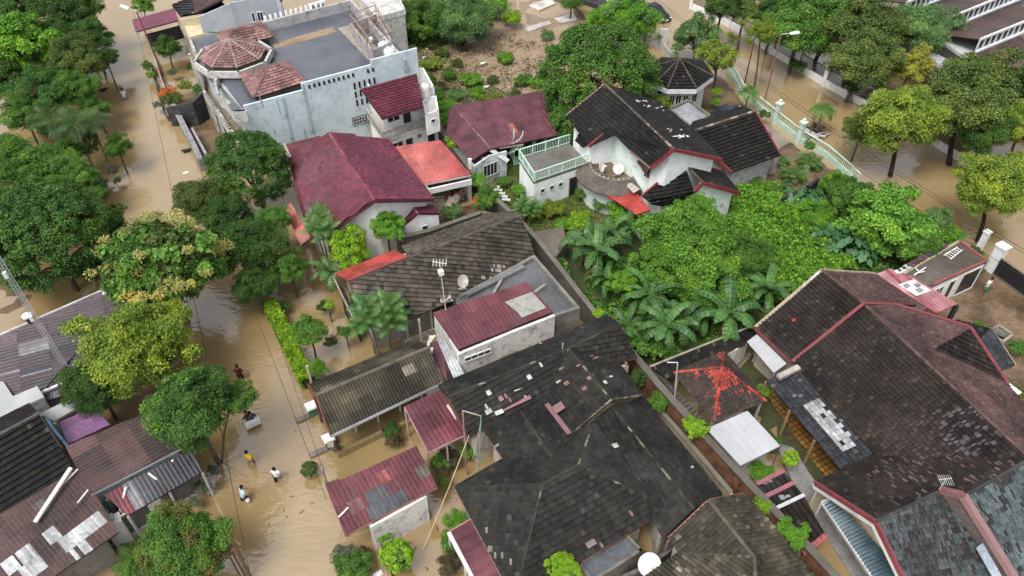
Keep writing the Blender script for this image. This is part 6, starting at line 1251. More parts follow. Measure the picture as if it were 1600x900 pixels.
# ------------------------------------------------------------ street clutter
def bench(a, b, label):
    t = thing('footbridge_plank', label, 'plank', a); mb = MB(); mb.bar(a, b, .35, .1, (.20, .175, .16)); mb.build('deck', M['concrete'], t)
bench(P(462, 658, .12), P(490, 646, .12), 'grey slab bridging to the green bin on the left street'); bench(P(484, 712, .12), P(512, 700, .12), 'grey slab bridging to the white capped gate post on the left street')
def bin_(px, py, label, col, lid):
    c = P(px, py, 0); t = thing('rubbish_bin', label, 'bin', c); mb = MB(); z_ = .75
    q = [(-.28, -.28), (.28, -.28), (.28, .28), (-.28, .28)]; r_ = rad(31); rot = lambda x, y, s: (c.x+(x*math.cos(r_)-y*math.sin(r_))*s, c.y+(x*math.sin(r_)+y*math.cos(r_))*s)
    mb.hexa([(*rot(x, y, .9), -.3) for x, y in q], [(*rot(x, y, 1.1), z_) for x, y in q], col); mb.build('body', M['paint'], t); mb = MB(); mb.hexa([(*rot(x, y, 1.25), z_+.01) for x, y in q], [(*rot(x, y, 1.1), z_+.12) for x, y in q], lid); mb.build('lid', M['paint'], t)
bin_(489, 646, 'green bin with a white lid standing at the hedge end', (.03, .16, .07), (.68, .68, .66)); bin_(516, 696, 'dark green bin with a white lid at the gate post by the ribbed shed', (.05, .08, .05), (.68, .68, .66))
c = P(557, 497, .2); t = thing('blue_drum', 'bright blue plastic drum in the flooded garden by the grey house gable', 'drum', c); mb = MB(); mb.lathe(c, [(.3, -.2), (.33, .2), (.33, .6), (.26, .72), (.1, .74)], 14, (.03, .22, .5)); mb.build('body', M['paint'], t)
c = P(727, 296, .4); t = thing('teal_tub', 'turquoise plastic tub on scrap at the workshop front', 'tub', c); mb = MB(); mb.lathe(c, [(.35, 0), (.45, .4), (.48, .5), (.4, .5), (.34, .1)], 14, (.05, .42, .38)); mb.build('body', M['paint'], t)
t = thing('timber_rack', 'pale timber rack of parallel bars in the workshop yard', 'rack', P(702, 320, .3)); mb = MB(); a, b = P(690, 326, .4), P(714, 312, .4)
for i in range(6): o = V((.25*i*.5, .42*i*.6-.6, .1+.08*i)); mb.bar(a+o, b+o, .1, .06, (.52, .45, .38))
for q in (a, b): mb.bar(q+V((0, -.6, -.2)), q+V((.7, 1.0, .6)), .08, .08, (.5, .43, .37))
mb.build('slats', M['wood'], t)
c = P(722, 308, .35); mb = MB(); mb.box(c, (.5, .4, .3), .5, (.15, .28, .5)); mb.box(c+V((0, 0, .18)), (.4, .3, .08), .5, (.65, .65, .64)); tag(mb.build('crate', M['cloth'], org=c), 'small blue and white crate beside the timber rack', 'crate')
for i in range(5):
    c = P(774+i*4.2, 292+i*5, .32); mb = MB(); mb.box(c, (.75, .3, .08), rad(-8), (.62, .62, .60)); tag(mb.build('stepping_stone', M['plaster'], org=c), 'pale stepping slab in the row crossing the muddy lawn by the black wall', 'stepping stone', 'stepping stones on the lawn')
# driftwood heap around the palm in the right street
for i in range(16):
    c = P(1275+R.uniform(-14, 16), 205+R.uniform(-7, 9), .1); mb = MB(); a = R.uniform(0, 3.1); L_ = R.uniform(.4, 1.1); mb.bar(c+V((-L_*math.cos(a), -L_*math.sin(a), R.uniform(0, .3))), c+V((L_*math.cos(a), L_*math.sin(a), R.uniform(0, .3))), R.uniform(.12, .3), R.uniform(.06, .2), R.choice([(.05, .04, .035), (.12, .09, .07), (.2, .16, .13), (.4, .38, .36)]))
    mb.box(c, (.3, .25, .14), a, (.09, .07, .06)); tag(mb.build('driftwood', M['wood'], org=c), 'broken board in the debris heap around the palm in the right street', 'debris', 'debris around the street palm')
# dead stump beside the rear wing
c = P(1203, 268, .2); t = thing('dead_trunk', 'bleached dead tree stump leaning at the rear wing corner of the mint house', 'tree stump', c); mb = MB(); mb.tube([c, c+V((-.3, .2, 1.6)), c+V((-.9, .8, 3.2)), c+V((-1.1, 1.0, 3.9))], [.55, .5, .42, .2], 9, (.30, .27, .25)); mb.tube([c+V((.2, 0, 0)), c+V((.3, .2, 1.4)), c+V((.4, .3, 2.2))], [.35, .3, .15], 8, (.2, .18, .16)); mb.build('trunk', M['bark'], t)
# rubble stones in the vacant lot
for i in range(60):
    x, y = R.uniform(720, 900), R.uniform(50, 175)
    if (x-870)**2/45**2+(y-95)**2/40**2 > 1 and R.random() < .55: continue
    c = P(x, y, .38); s = R.uniform(.12, .42); mb = MB(); n = 6; a0 = R.uniform(0, 3)
    mb.hexa([c+V((s*R.uniform(.7, 1.3)*math.cos(a0+k_*2*math.pi/n), s*R.uniform(.7, 1.3)*math.sin(a0+k_*2*math.pi/n), -.15)) for k_ in range(n)], [c+V((s*.7*math.cos(a0+k_*2*math.pi/n), s*.7*math.sin(a0+k_*2*math.pi/n), s*R.uniform(.2, .6))) for k_ in range(n)], R.choice([(.30, .22, .16), (.36, .28, .21), (.22, .17, .12), (.48, .45, .40), (.26, .18, .13)]))
    tag(mb.build('rubble_block', M['stain'], org=c), 'loose block of rubble lying on the churned vacant lot', 'rubble', 'rubble on the vacant lot')
for x, y, lb in ((668, 76, 'white scrap of foam on the weeds, nearest the blue wall'), (662, 90, 'small white scrap among weeds above the maroon balcony roof'), (754, 99, 'tiny white litter scrap in the middle of the vacant lot'), (759, 136, 'white litter scrap in the weeds just above the rusty long shed'), (625, 55, 'pale pipe stub sticking up behind the pergola hut')):
    c = P(x, y, .5); mb = MB(); mb.box(c, (.45, .3, .12), R.uniform(0, 3), (.7, .7, .69)); mb.box(c+V((.25, .1, 0)), (.2, .2, .2), 1, (.65, .65, .63)); tag(mb.build('litter', M['plaster'], org=c), lb, 'litter')
for x, y, lb in ((161, 141, 'dark clump of debris floating near the wading man in white'), (164, 164, 'small dark debris clump below the other one in the upper left street'), (292, 236, 'small black object afloat beside the stone street wall')):
    c = P(x, y, .05); mb = MB(); mb.box(c, (.6, .4, .25), .4, (.03, .028, .025)); mb.bar(c+V((-.5, 0, .05)), c+V((.5, .2, .15)), .14, .12, (.05, .04, .03)); tag(mb.build('floating_debris', M['wood'], org=c), lb, 'debris')
for x, y, lb in ((291, 270, 'small white scrap afloat on the wide pale part of the left street'), (181, 297, 'white sheet scrap afloat beside the grey shrub on the left street'), (1595, 431, 'white foam scrap afloat beyond the black sliding gate'), (591, 897, 'white scrap afloat at the bottom edge by the ochre wall')):
    c = P(x, y, .05); mb = MB(); mb.box(c, (.5, .28, .1), .6, (.74, .74, .73)); mb.box(c+V((.1, .05, .08)), (.2, .18, .08), .2, (.7, .7, .7)); tag(mb.build('floating_scrap', M['plaster'], org=c), lb, 'litter')
# black satin car in the right street
def car(px, py, az, label, col=(.012, .012, .014)):
    c = P(px, py, 0); t = thing('parked_car', label, 'car', c)
    def loft(secs, mat, name, cl):
        mb = MB(); rings = []
        for (x, w_, z0, z1) in secs: rings.append([(x, -w_, z0), (x, -w_*.98, z0+(z1-z0)*.7), (x, -w_*.8, z1), (x, w_*.8, z1), (x, w_*.98, z0+(z1-z0)*.7), (x, w_, z0)])
        rot = lambda p: V((c.x+p[0]*math.cos(az)-p[1]*math.sin(az), c.y+p[0]*math.sin(az)+p[1]*math.cos(az), p[2]))
        for a, b in zip(rings[:-1], rings[1:]):
            for i in range(6): j = (i+1) % 6; mb.face([rot(a[i]), rot(b[i]), rot(b[j]), rot(a[j])], cl)
        mb.face([rot(p) for p in rings[0]], cl); mb.face([rot(p) for p in rings[-1][::-1]], cl); mb.build(name, mat, t, smooth=False)
        return rot
    rot = loft([(-2.15, .7, .15, .55), (-2.0, .82, -.1, .8), (-1.2, .86, -.15, .88), (.6, .86, -.15, .86), (1.6, .84, -.1, .74), (2.1, .7, .1, .5)], M['paint'], 'body', col)
    loft([(-1.75, .62, .82, .9), (-1.15, .72, .84, 1.3), (.1, .72, .84, 1.34), (.95, .66, .82, .88)], M['glass'], 'window_band', (.02, .02, .02)); loft([(-1.1, .6, 1.28, 1.345), (-.5, .64, 1.3, 1.38), (.15, .6, 1.3, 1.36)], M['paint'], 'roof', col)
    for s in (-1, 1):
        for x in (-1.35, 1.35): mb = MB(); p = rot((x, s*.84, .08)); q = rot((x, s*.64, .08)); mb.tube([q, p], .31, 14, (.02, .02, .02)); mb.build('wheel', M['cloth'], t)
        mb = MB(); p = rot((2.02, s*.55, .5)); mb.box(p, (.16, .28, .12), az, (.6, .62, .6)); mb.build('headlight', M['paint'], t)
    mb = MB(); mb.box(rot((2.12, 0, .32)), (.05, .5, .16), az, (.7, .7, .7)); mb.build('number_plate', M['paint'], t)
car(1024, 26, rad(-58), 'black car standing in the flooded right street half under the feathery tree')
car(924, 6, rad(-40), 'dark car roof barely visible at the top edge behind the small trees', (.03, .03, .035))
c = P(1128, 196, .25); car(1136, 186, rad(30), 'dark blue car with a pale cover tucked behind the mint house rear wing', (.02, .028, .04))
# ------------------------------------------------------------ vegetation
def leafmesh(name, base, tip, side, fold):
    """leaves: base, tip, sideways vector, fold height, all (n,3) arrays"""
    n = len(base); midp = base+(tip-base)*.45
    v = np.empty((n*4, 3)); v[0::4] = base; v[1::4] = midp+side+fold; v[2::4] = tip; v[3::4] = midp-side+fold
    i = np.arange(n)*4; tri = np.empty((n*2, 3), dtype=np.int32); tri[0::2] = np.stack([i, i+1, i+2], 1); tri[1::2] = np.stack([i, i+2, i+3], 1)
    me = bpy.data.meshes.new(name); me.vertices.add(n*4); me.vertices.foreach_set('co', v.ravel()); me.loops.add(n*6); me.loops.foreach_set('vertex_index', tri.ravel()); me.polygons.add(n*2)
    me.polygons.foreach_set('loop_start', np.arange(n*2)*3); me.polygons.foreach_set('loop_total', np.full(n*2, 3)); me.update(calc_edges=True); me.validate(); me.materials.append(None)
    return me
def unit(a): return a/np.maximum(np.linalg.norm(a, axis=1, keepdims=True), 1e-9)
def crownmesh(name, seed, nc=40, cr=(.22, .36), nl=11000, ll=.065, lw=.02, droop=.5, zs=.8, fill=.15, low=-.6, up=.45, spread=.74, rag=.25, sub=5, inner=.1):
    """boughs spread over the crown, each bough a handful of leaf clumps, each clump a shell of small leaves"""
    g = np.random.default_rng(seed); c = []; D = []; ph = g.uniform(0, 6.28, 3)
    while len(c) < nc:
        best = None
        for _ in range(7):
            d = g.normal(size=3); d /= np.linalg.norm(d)
            if d[2] < low: d[2] = -d[2]
            m = min([np.linalg.norm(d-p) for p in D] or [9])
            if best is None or m > best[0]: best = (m, d)
        d = best[1]; D.append(d); az = math.atan2(d[1], d[0]); lob = 1+rag*(.30*math.sin(2*az+ph[0])+.26*math.sin(3*az+ph[1])+.22*math.sin(5*az+4*d[2]+ph[2]))
        c.append(d*spread*lob*(1-rag*g.random()*.8)*(.6 if g.random() < inner else 1))
    c = np.array(c); r = g.uniform(*cr, size=nc)
    sc = np.repeat(c, sub, 0); sr = np.repeat(r, sub); dd = unit(g.normal(size=(nc*sub, 3))+unit(sc)*.7+np.array([0, 0, .25])); sc = sc+dd*(sr*g.uniform(.45, .85, nc*sub))[:, None]; sr = sr*g.uniform(.34, .58, nc*sub)
    w_ = sr**2; k = g.choice(nc*sub, nl, p=w_/w_.sum()); d = unit(g.normal(size=(nl, 3))); d[:, 2] = np.where(d[:, 2] < -.35, -d[:, 2], d[:, 2])
    rd = sr[k]*np.where(g.random(nl) < fill, g.uniform(.1, .8, nl), g.uniform(.8, 1.15, nl)); pos = sc[k]+d*rd[:, None]
    nrm = unit(d*.8+unit(pos)*.35+np.array([0, 0, up])+g.normal(size=(nl, 3))*.45); ax = unit(np.cross(nrm, g.normal(size=(nl, 3)))); ax = unit(ax+d*.5+np.array([0, 0, -droop])); ln = ll*g.uniform(.55, 1.35, nl)
    side = unit(np.cross(nrm, ax))*(lw*g.uniform(.7, 1.25, nl)*ln/ll)[:, None]; fold = unit(np.cross(ax, side))*(lw*.35)
    pos[:, 2] *= zs
    return leafmesh(name, pos, pos+ax*ln[:, None], side, fold), c*np.array([1, 1, zs])
PRO = {}
def proto(kind, **kw):
    PRO[kind] = [crownmesh(kind+'_foliage', 10*i+sum(map(ord, kind)), **kw) for i in range(kw.pop('n', 2) if 'n' in kw else 2)]
proto('dense', nc=46, nl=44000, ll=.041, lw=.0132, cr=(.2, .36), rag=.42); proto('dome', nc=150, nl=64000, ll=.035, lw=.012, cr=(.12, .2), zs=.9, rag=.10, spread=.84, inner=.12)
proto('airy', nc=26, nl=15000, ll=.048, lw=.016, cr=(.18, .32), rag=.65, fill=.25, zs=.85, sub=4); proto('bush', nc=24, nl=7000, ll=.092, lw=.027, cr=(.24, .42), low=-.1, rag=.55, sub=4)
proto('small', nc=26, nl=16000, ll=.058, lw=.019, cr=(.22, .38), rag=.55); proto('feathery', nc=34, nl=30000, ll=.085, lw=.006, cr=(.2, .4), droop=.9, rag=.65, zs=.75); proto('flat', nc=46, nl=34000, ll=.040, lw=.013, cr=(.18, .3), zs=.55, rag=.45)
proto('bigleaf', nc=40, nl=9000, ll=.10, lw=.036, cr=(.15, .28), rag=.5, droop=.8, zs=.85, sub=3); proto('ball', nc=60, nl=9000, ll=.09, lw=.03, cr=(.2, .26), rag=.08, spread=.72, low=-.7, zs=1.0, sub=3); proto('weep', nc=36, nl=16000, ll=.085, lw=.017, cr=(.2, .34), droop=1.3, zs=1.05, rag=.3); proto('round_leaf', nc=40, nl=27000, ll=.050, lw=.020, cr=(.18, .32), zs=.8, rag=.45)
proto('blossom', nc=14, nl=3600, ll=.042, lw=.009, cr=(.12, .19), low=.1, rag=.15, spread=.88, droop=-.4, sub=3)
CNT = [0]
def crown_obj(name, kind, mat, parent, loc, s, rz=None, mats=None, sc=(1, 1, 1)):
    CNT[0] += 1; me, cs = PRO[kind][CNT[0] % len(PRO[kind])]; o = bpy.data.objects.new(name, me); COL.objects.link(o); o.parent = parent; o.location = loc; o.scale = (s*sc[0], s*sc[1], s*sc[2])
    o.rotation_euler = (0, 0, R.uniform(0, 6.28) if rz is None else rz); o.material_slots[0].link = 'OBJECT'; o.material_slots[0].material = L[mat]; return o, cs
def tree(cx, cy, rpx, zc, kind, mat, label, base=None, group=None, name='tree', cat='tree', extra=(), bark=(.11, .085, .065), sz=1.0, trunk=True):
    if not base and trunk and zc > 3: zc *= .78
    c = P(cx, cy, zc); r = rpx*depth(c)/FPX
    if base:
        g_ = P(*base, 0); best = min((abs((P(cx, cy, z_)-g_).to_2d().length), z_) for z_ in [1+.1*i for i in range(90)]); zc = best[1]; c = P(cx, cy, zc); r = rpx*depth(c)/FPX
    else: g_ = V((c.x+R.uniform(-.15, .15)*r, c.y+R.uniform(-.1, .15)*r, 0))
    t = thing(name, label, cat, g_, group); rz = R.uniform(0, 6.28); s_ = r*1.14
    o, cs = crown_obj('crown', kind, mat, t, c-g_, s_, rz, sc=(1, 1, sz))
    if trunk:
        mb = MB(); tr = max(.05, r*.055); hub = V((c.x*.7+g_.x*.3, c.y*.7+g_.y*.3, max(.3, zc-r*.55))); j = V((R.uniform(-.12, .12)*r, R.uniform(-.12, .12)*r, 0))
        mb.tube([g_-V((0, 0, .5)), g_+(hub-g_)*.5+j*.5, hub], [tr*1.25, tr, tr*.85], 8, bark); rot = Matrix.Rotation(rz, 3, 'Z')
        for i in range(0, len(cs), max(1, len(cs)//11)):
            e = c+rot@(V(cs[i])*s_); m_ = hub+(e-hub)*.5+V((R.uniform(-.1, .1)*r, R.uniform(-.1, .1)*r, .08*r)); mb.tube([hub-V((0, 0, .1*r)), m_, e], [tr*.5, tr*.32, tr*.12], 5, bark, caps=False)
        mb.build('trunk', M['bark'], t)
    for (k_, m_, s2) in extra: crown_obj('blossom', k_, m_, t, c-g_, s_*s2)
    return t
G_PARK = 'trees of the park side left of the street'
for a in [
 (22, 22, 52, 6, 'dense', 'dark', 'dark tree in the very top left corner'), (112, 22, 46, 6.5, 'dense', 'dark', 'broad dark green tree at the top edge beside the street'),
 (38, 72, 58, 7, 'round_leaf', 'bright', 'bright light green tree crown near the top left corner'), (122, 98, 44, 6, 'dense', 'olive', 'dull olive green tree between the bright crown and street'),
 (166, 92, 19, 4.5, 'dense', 'dark', 'small dark tree overhanging the street at upper left'), (100, 60, 34, 5, 'dense', 'dark', 'dark tree squeezed between the bright crown and the top edge tree'),
 (60, 150, 48, 5, 'dense', 'dark', 'shadowy dark tree below the bright light green crown'), (120, 142, 34, 5, 'dense', 'mid', 'mid green tree facing the wading man in white'),
 (40, 178, 32, 4.5, 'small', 'mid', 'smaller mid green tree standing by the dark pond at left'), (82, 190, 32, 4.5, 'dense', 'dark', 'dark tree with thin trunk beside the coconut palms'),
 (184, 228, 22, 3.6, 'small', 'mid', 'small green tree standing in the street water below the palms'), (16, 250, 44, 5, 'dense', 'mid', 'mid green tree at the left edge below the dark pond'),
 (72, 262, 44, 5, 'dense', 'mid', 'leafy green tree above the great mango dome'), (120, 278, 32, 4.2, 'dense', 'mid', 'rounded tree between the mango dome and the street'), (105, 238, 26, 4, 'small', 'mid', 'lighter green small tree behind the coconut palms'),
 (76, 372, 84, 6.2, 'dome', 'dark', 'great dark green mango dome above the zinc shed'), (8, 330, 46, 5, 'dense', 'olive', 'olive tinged tree at the left edge touching the mango dome'), (178, 356, 24, 4, 'dense', 'dark', 'dark small tree between the mango dome and flowering tree'), (150, 418, 26, 3.2, 'dense', 'dark', 'low dark tree tucked under the flowering tree'),
 (10, 120, 44, 4.5, 'dense', 'dark', 'dark tree at the left edge under the bright light green crown'), (70, 112, 38, 4.2, 'dense', 'olive', 'olive green tree in the middle of the park trees'), (140, 62, 34, 5, 'dense', 'dark', 'dark tree filling the gap above the dull olive green tree'), (148, 172, 22, 3.4, 'small', 'mid', 'low green tree at the water edge beside the wading man in white'), (130, 222, 26, 3, 'small', 'dark', 'low dark tree under the coconut palms'),
 (28, 290, 46, 4.5, 'dense', 'mid', 'full green tree at the left edge above the great mango dome'), (150, 300, 20, 2.6, 'small', 'mid', 'low green tree at the water edge above the mango dome'), (60, 312, 40, 4.6, 'dense', 'mid', 'green crown merging with the top of the mango dome'), (20, 405, 40, 4, 'dense', 'dark', 'dark tree at the left edge behind the lattice mast'), (128, 345, 34, 4.4, 'dense', 'mid', 'green crown on the street flank of the mango dome'), (180, 330, 16, 2.4, 'small', 'olive', 'small olive tree at the street edge above the flowering tree')]:
    tree(*a, group=G_PARK)
tree(252, 418, 86, 7, 'bigleaf', 'mid', 'large leaved tree with cream flower sprays over the street corner', extra=[('blossom', 'flower', 1.1), ('blossom', 'flower', 1.04), ('bigleaf', 'olive', .92), ('airy', 'mid', .85)])
tree(215, 538, 84, 6.5, 'airy', 'yellow', 'olive yellow feathery leaved tree over the zinc shed end', extra=[('dense', 'yellow', .93)])
tree(152, 604, 48, 4.5, 'dense', 'dark', 'dark green tree beneath the olive yellow tree'); tree(298, 636, 66, 5.5, 'dense', 'dark', 'dark leaved street tree leaning over the wading people', base=(343, 724), extra=[('small', 'mid', .9)]); tree(375, 620, 28, 5, 'small', 'mid', 'small side crown of leaves reaching over the street water', base=(343, 724))
tree(290, 856, 66, 4.4, 'dense', 'mid', 'tree with brown tipped leaves at the bottom of the left street', extra=[('airy', 'brownish', 1.02)]); tree(206, 888, 15, 2.5, 'small', 'mid', 'small green sapling at the bottom edge by the white gate'); tree(362, 545, 8, 5, 'small', 'bright', 'sprig of fresh leaves hanging at the street edge', trunk=False) if 0 else None
for a in [
 (390, 266, 60, 5.5, 'dome', 'dark', 'round dark green tree against the blue wall and maroon roof'), (318, 318, 42, 4.5, 'dense', 'olive', 'greyish olive tree overhanging the street, with dry tips'), (392, 388, 54, 5, 'dense', 'dark', 'wide dark tree beside the street hedge'), (355, 340, 40, 4.5, 'dense', 'dark', 'dark tree between the greyish olive tree and wide dark tree'), (452, 420, 30, 3.6, 'small', 'mid', 'fresher green small tree next to the grey roof gable'), (430, 345, 26, 4.5, 'dense', 'mid', 'green tree pressed between the dark trees and maroon roof'), (400, 445, 34, 3.4, 'dense', 'dark', 'low dark tree above the hedge end')]: tree(*a, group='trees between the left street and the maroon house')
tree(547, 389, 32, 3.6, 'weep', 'lime', 'vivid lime green weeping tree in front of the red metal roof strip'); tree(606, 353, 28, 4, 'round_leaf', 'bright', 'fresh green tree against the white maroon roofed house'); tree(483, 518, 29, 2.8, 'small', 'mid', 'young green tree in the flooded garden behind the hedge'); tree(696, 512, 9, 2.6, 'bush', 'lime', 'tiny lime green sapling at the grey house porch')
tree(540, 520, 13, 1.6, 'bush', 'mid', 'small bush in the flooded garden near the blue drum'); tree(517, 535, 10, 1.0, 'bush', 'olive', 'drab low bush standing in the flooded garden', trunk=False, name='shrub', cat='shrub'); tree(514, 478, 9, 1.6, 'bush', 'lime', 'little yellow green sapling in the flooded garden'); tree(497, 574, 16, 1.4, 'feathery', 'bright', 'pale spiky plant in a pot at the hedge end', name='shrub', cat='shrub', trunk=False)
tree(935, 128, 84, 6, 'dome', 'mid', 'huge round topped green tree behind the mint house', base=(930, 205)); tree(893, 192, 32, 4.0, 'dome', 'mid', 'lower side crown beside the rusty long shed'); tree(1032, 165, 20, 3, 'round_leaf', 'yellow', 'yellow green shrub tree between the round green tree and black pavilion')
tree(1087, 58, 34, 4.8, 'weep', 'feather', 'shaggy dark drooping tree behind the black pavilion', base=(1085, 96)); tree(1122, 88, 38, 5, 'airy', 'yellow', 'open yellow green tree beside the black pavilion')
tree(982, 22, 44, 4, 'feathery', 'bright', 'feathery green tree leaning over the black car', extra=[('airy', 'feather', .95)]); tree(935, 30, 24, 2, 'feathery', 'bright', 'thin feathery bush in the flooded strip beside the vacant lot', extra=[('airy', 'bright', .8)]); tree(1010, 45, 20, 2, 'feathery', 'mid', 'feathery low bush between the black car and pavilion'); tree(893, -2, 24, 2.5, 'feathery', 'mid', 'feathery bush at the top edge above the paved lot')
tree(725, 30, 52, 3, 'feathery', 'feather', 'large feathery bush on the vacant lot', extra=[('dense', 'feather', .9)]); tree(658, 36, 40, 2.6, 'dense', 'mid', 'leafy bush tree next to the blue building roof'); tree(690, 18, 30, 3, 'feathery', 'mid', 'feathery bush at the top edge of the vacant lot'); tree(624, 36, 20, 2.4, 'small', 'bright', 'bright bush squeezed against the roof hut'); tree(775, 15, 22, 1.6, 'bush', 'bright', 'bright bush at the edge of the paved lot', name='shrub', cat='shrub'); tree(800, 30, 16, 1.2, 'bush', 'lime', 'lime green banana like clump at the flooded paving', name='shrub', cat='shrub', trunk=False)
G_LOT = 'weed clumps on the vacant lot'
lots = [(676, 102, 18, 'yellow'), (690, 82, 12, 'olive'), (700, 118, 16, 'mid'), (715, 98, 12, 'olive'), (735, 128, 20, 'bright'), (745, 145, 16, 'bright'), (770, 125, 12, 'olive'), (790, 92, 16, 'bright'), (817, 128, 17, 'mid'), (838, 130, 16, 'bright'), (668, 125, 18, 'mid'), (680, 150, 20, 'mid'), (695, 168, 18, 'bright'), (712, 150, 16, 'feather'), (728, 165, 12, 'grey'), (655, 105, 12, 'yellow'), (700, 190, 17, 'bright'), (762, 154, 12, 'yellow'), (778, 150, 9, 'yellow'), (672, 70, 14, 'olive'), (640, 78, 14, 'olive'), (655, 65, 12, 'yellow'), (855, 55, 14, 'feather'), (862, 78, 13, 'feather'), (720, 75, 10, 'dry'), (690, 135, 12, 'dry'), (805, 145, 12, 'olive'), (640, 60, 16, 'mid'), (685, 62, 16, 'feather'), (705, 180, 16, 'mid'), (665, 140, 12, 'bright')]
DESC = {'yellow': 'yellowish', 'olive': 'drab olive', 'mid': 'mid green', 'bright': 'fresh green', 'feather': 'blue green', 'grey': 'greyish', 'dry': 'brown withered'}
for i, (x, y, r_, m_) in enumerate(lots): tree(x, y, r_*.86, .75, R.choice(['bush', 'feathery', 'bush', 'small']), m_, DESC[m_]+' weed clump on the churned vacant lot', group='%s weed clumps on the vacant lot' % DESC[m_], name='weed_clump', cat='weeds', trunk=False, sz=.8)
tree(548-25+188, 222, 14, 2.0, 'bush', 'lime', 'lime green sapling growing on the black garden wall'); tree(744, 285, 16, 1.6, 'bush', 'bright', 'bright bush at the corner of the red roofed workshop', name='shrub', cat='shrub'); tree(762, 308, 22, 1.8, 'small', 'mid', 'leafy tree in the workshop yard corner'); tree(746, 315, 10, 1.2, 'bush', 'orange', 'orange flowering bush in the workshop yard', name='shrub', cat='shrub', trunk=False); tree(705, 332, 15, 1.0, 'bush', 'feather', 'rounded blue green bush behind the grey house ridge', name='shrub', cat='shrub', trunk=False)
for (x, y, r_, m_, lb) in [(788, 285, 9, 'mid', 'small shrub on the lawn near the spiral stair'), (810, 298, 10, 'bright', 'slender shrub beside the terrace block wall'), (828, 332, 18, 'lime', 'feathery lime shrub on the lawn behind the black wall'), (862, 328, 17, 'yellow', 'yellowish shrub in front of the terrace block'), (905, 350, 20, 'lime', 'pale lime shrub below the round porch'), (880, 352, 12, 'bright', 'bright small shrub by the slab roofed shed'), (908, 305, 10, 'mid', 'slim shrub beside the round porch'), (940, 320, 14, 'mid', 'dark green shrub under the round porch edge'), (935, 250, 7, 'mid', 'little plant growing on the porch roof terrace'), (975, 330, 24, 'bright', 'leafy tree crown in front of the red awning'), (1120, 145, 8, 'lime', 'slim lime shrub beside the pavilion wall'), (1117, 160, 8, 'bright', 'low green shrub in the mud yard by the pavilion'), (1264, 230, 10, 'mid', 'round green shrub inside the mint fence'), (1194, 180, 9, 'dark', 'dark shrub at the mint fence pillar'), (1180, 285, 10, 'mid', 'green plant below the rear wing wall'), (1165, 300, 14, 'bright', 'fresh plant between the rear wing and creepers'), (1212, 300, 12, 'mid', 'green plant beside the dead stump'), (264, 148, 13, 'orange', 'orange flowering shrub at the upper left garden corner'), (270, 160, 16, 'olive', 'olive shrub under the orange flowering one'), (290, 135, 10, 'yellow', 'yellowish small shrub in the upper left garden'), (310, 142, 10, 'mid', 'green shrub beside the dark wing wall'), (303, 105, 11, 'dark', 'dark shrub near the curved balcony'), (232, 105, 10, 'mid', 'shrub on the outer strip of the left street garden'), (236, 118, 7, 'bright', 'fresh little shrub on the street garden strip'), (270, 115, 8, 'grey', 'greyish half drowned shrub in the upper left garden'), (246, 165, 7, 'grey', 'greyish low shrub at the border wall'), (431, 97, 5, 'bright', 'weed on the flat roof beside the octagonal turret'), (617, 80, 6, 'bright', 'creeper on the parapet beside the white tanks'), (178, 268, 10, 'grey', 'greyish drowned shrub in the left street, upper one'), (157, 290, 12, 'grey', 'greyish drowned shrub in the left street, broader lower one'), (184, 283, 7, 'olive', 'drab little shrub between the two greyish drowned shrubs')]:
    tree(x, y, r_, .9 if y > 250 or r_ < 9 else 1.1, 'bush', m_, lb, name='shrub', cat='shrub', trunk=False)
# roof-level plants must sit on their roofs
tree(262, 75, 20, 2.6, 'dense', 'dark', 'rounded dark tree with yellow top in the upper left garden', extra=[('small', 'yellow', .7)]); tree(223, 10, 16, 2.2, 'small', 'bright', 'bright small tree at the top edge beside the plum carport')
# right of the street
G_R = 'street trees lining the flooded right street'
tree(1187, 48, 27, 7, 'airy', 'yellow', 'slim tall yellow green tree at the mint fence', base=(1177, 148), extra=[('small', 'yellow', .6)])
for a in [(1130, 8, 34, 6.5, 'dense', 'dark', 'dark tree at the top edge of the right street, the left one'), (1166, 10, 32, 6.5, 'airy', 'olive', 'olive tree at the top edge behind the slim yellow green tree'), (1248, 48, 56, 6, 'dense', 'mid', 'big leafy tree over the white street wall'), (1216, 22, 36, 6, 'dense', 'dark', 'dark crown at the top edge behind the big leafy tree'), (1300, 22, 52, 7, 'dense', 'mid', 'tall leafy tree at the top edge beside the white wall'), (1350, 48, 62, 6.6, 'dense', 'olive', 'large olive green tree left of the sawtooth building'), (1346, 100, 52, 5.6, 'dense', 'olive', 'lower crown of olive leaves above the white wall')]: tree(*a)
tree(1330, 133, 15, 2.2, 'small', 'dark', 'small dark tree standing in the right street water', base=(1331, 160)); tree(1246, 105, 13, 1.2, 'bush', 'dark', 'dark bush at the foot of the white street wall', name='shrub', cat='shrub', trunk=False)
tree(1440, 45, 52, 7, 'feathery', 'feather', 'wispy grey green casuarina in front of the sawtooth building', extra=[('airy', 'feather', .9)]); tree(1424, 104, 34, 5.5, 'airy', 'gold', 'golden yellow tree beyond the white street wall', extra=[('small', 'gold', .85)])
tree(1408, 186, 60, 6, 'dense', 'yellow', 'large yellow green street tree with dark trunk in the water', base=(1392, 276), extra=[('airy', 'yellow', 1.0)], bark=(.03, .026, .022)); tree(1346, 203, 27, 4.5, 'dense', 'olive', 'olive tree joined to the large yellow green street tree', base=(1330, 252))
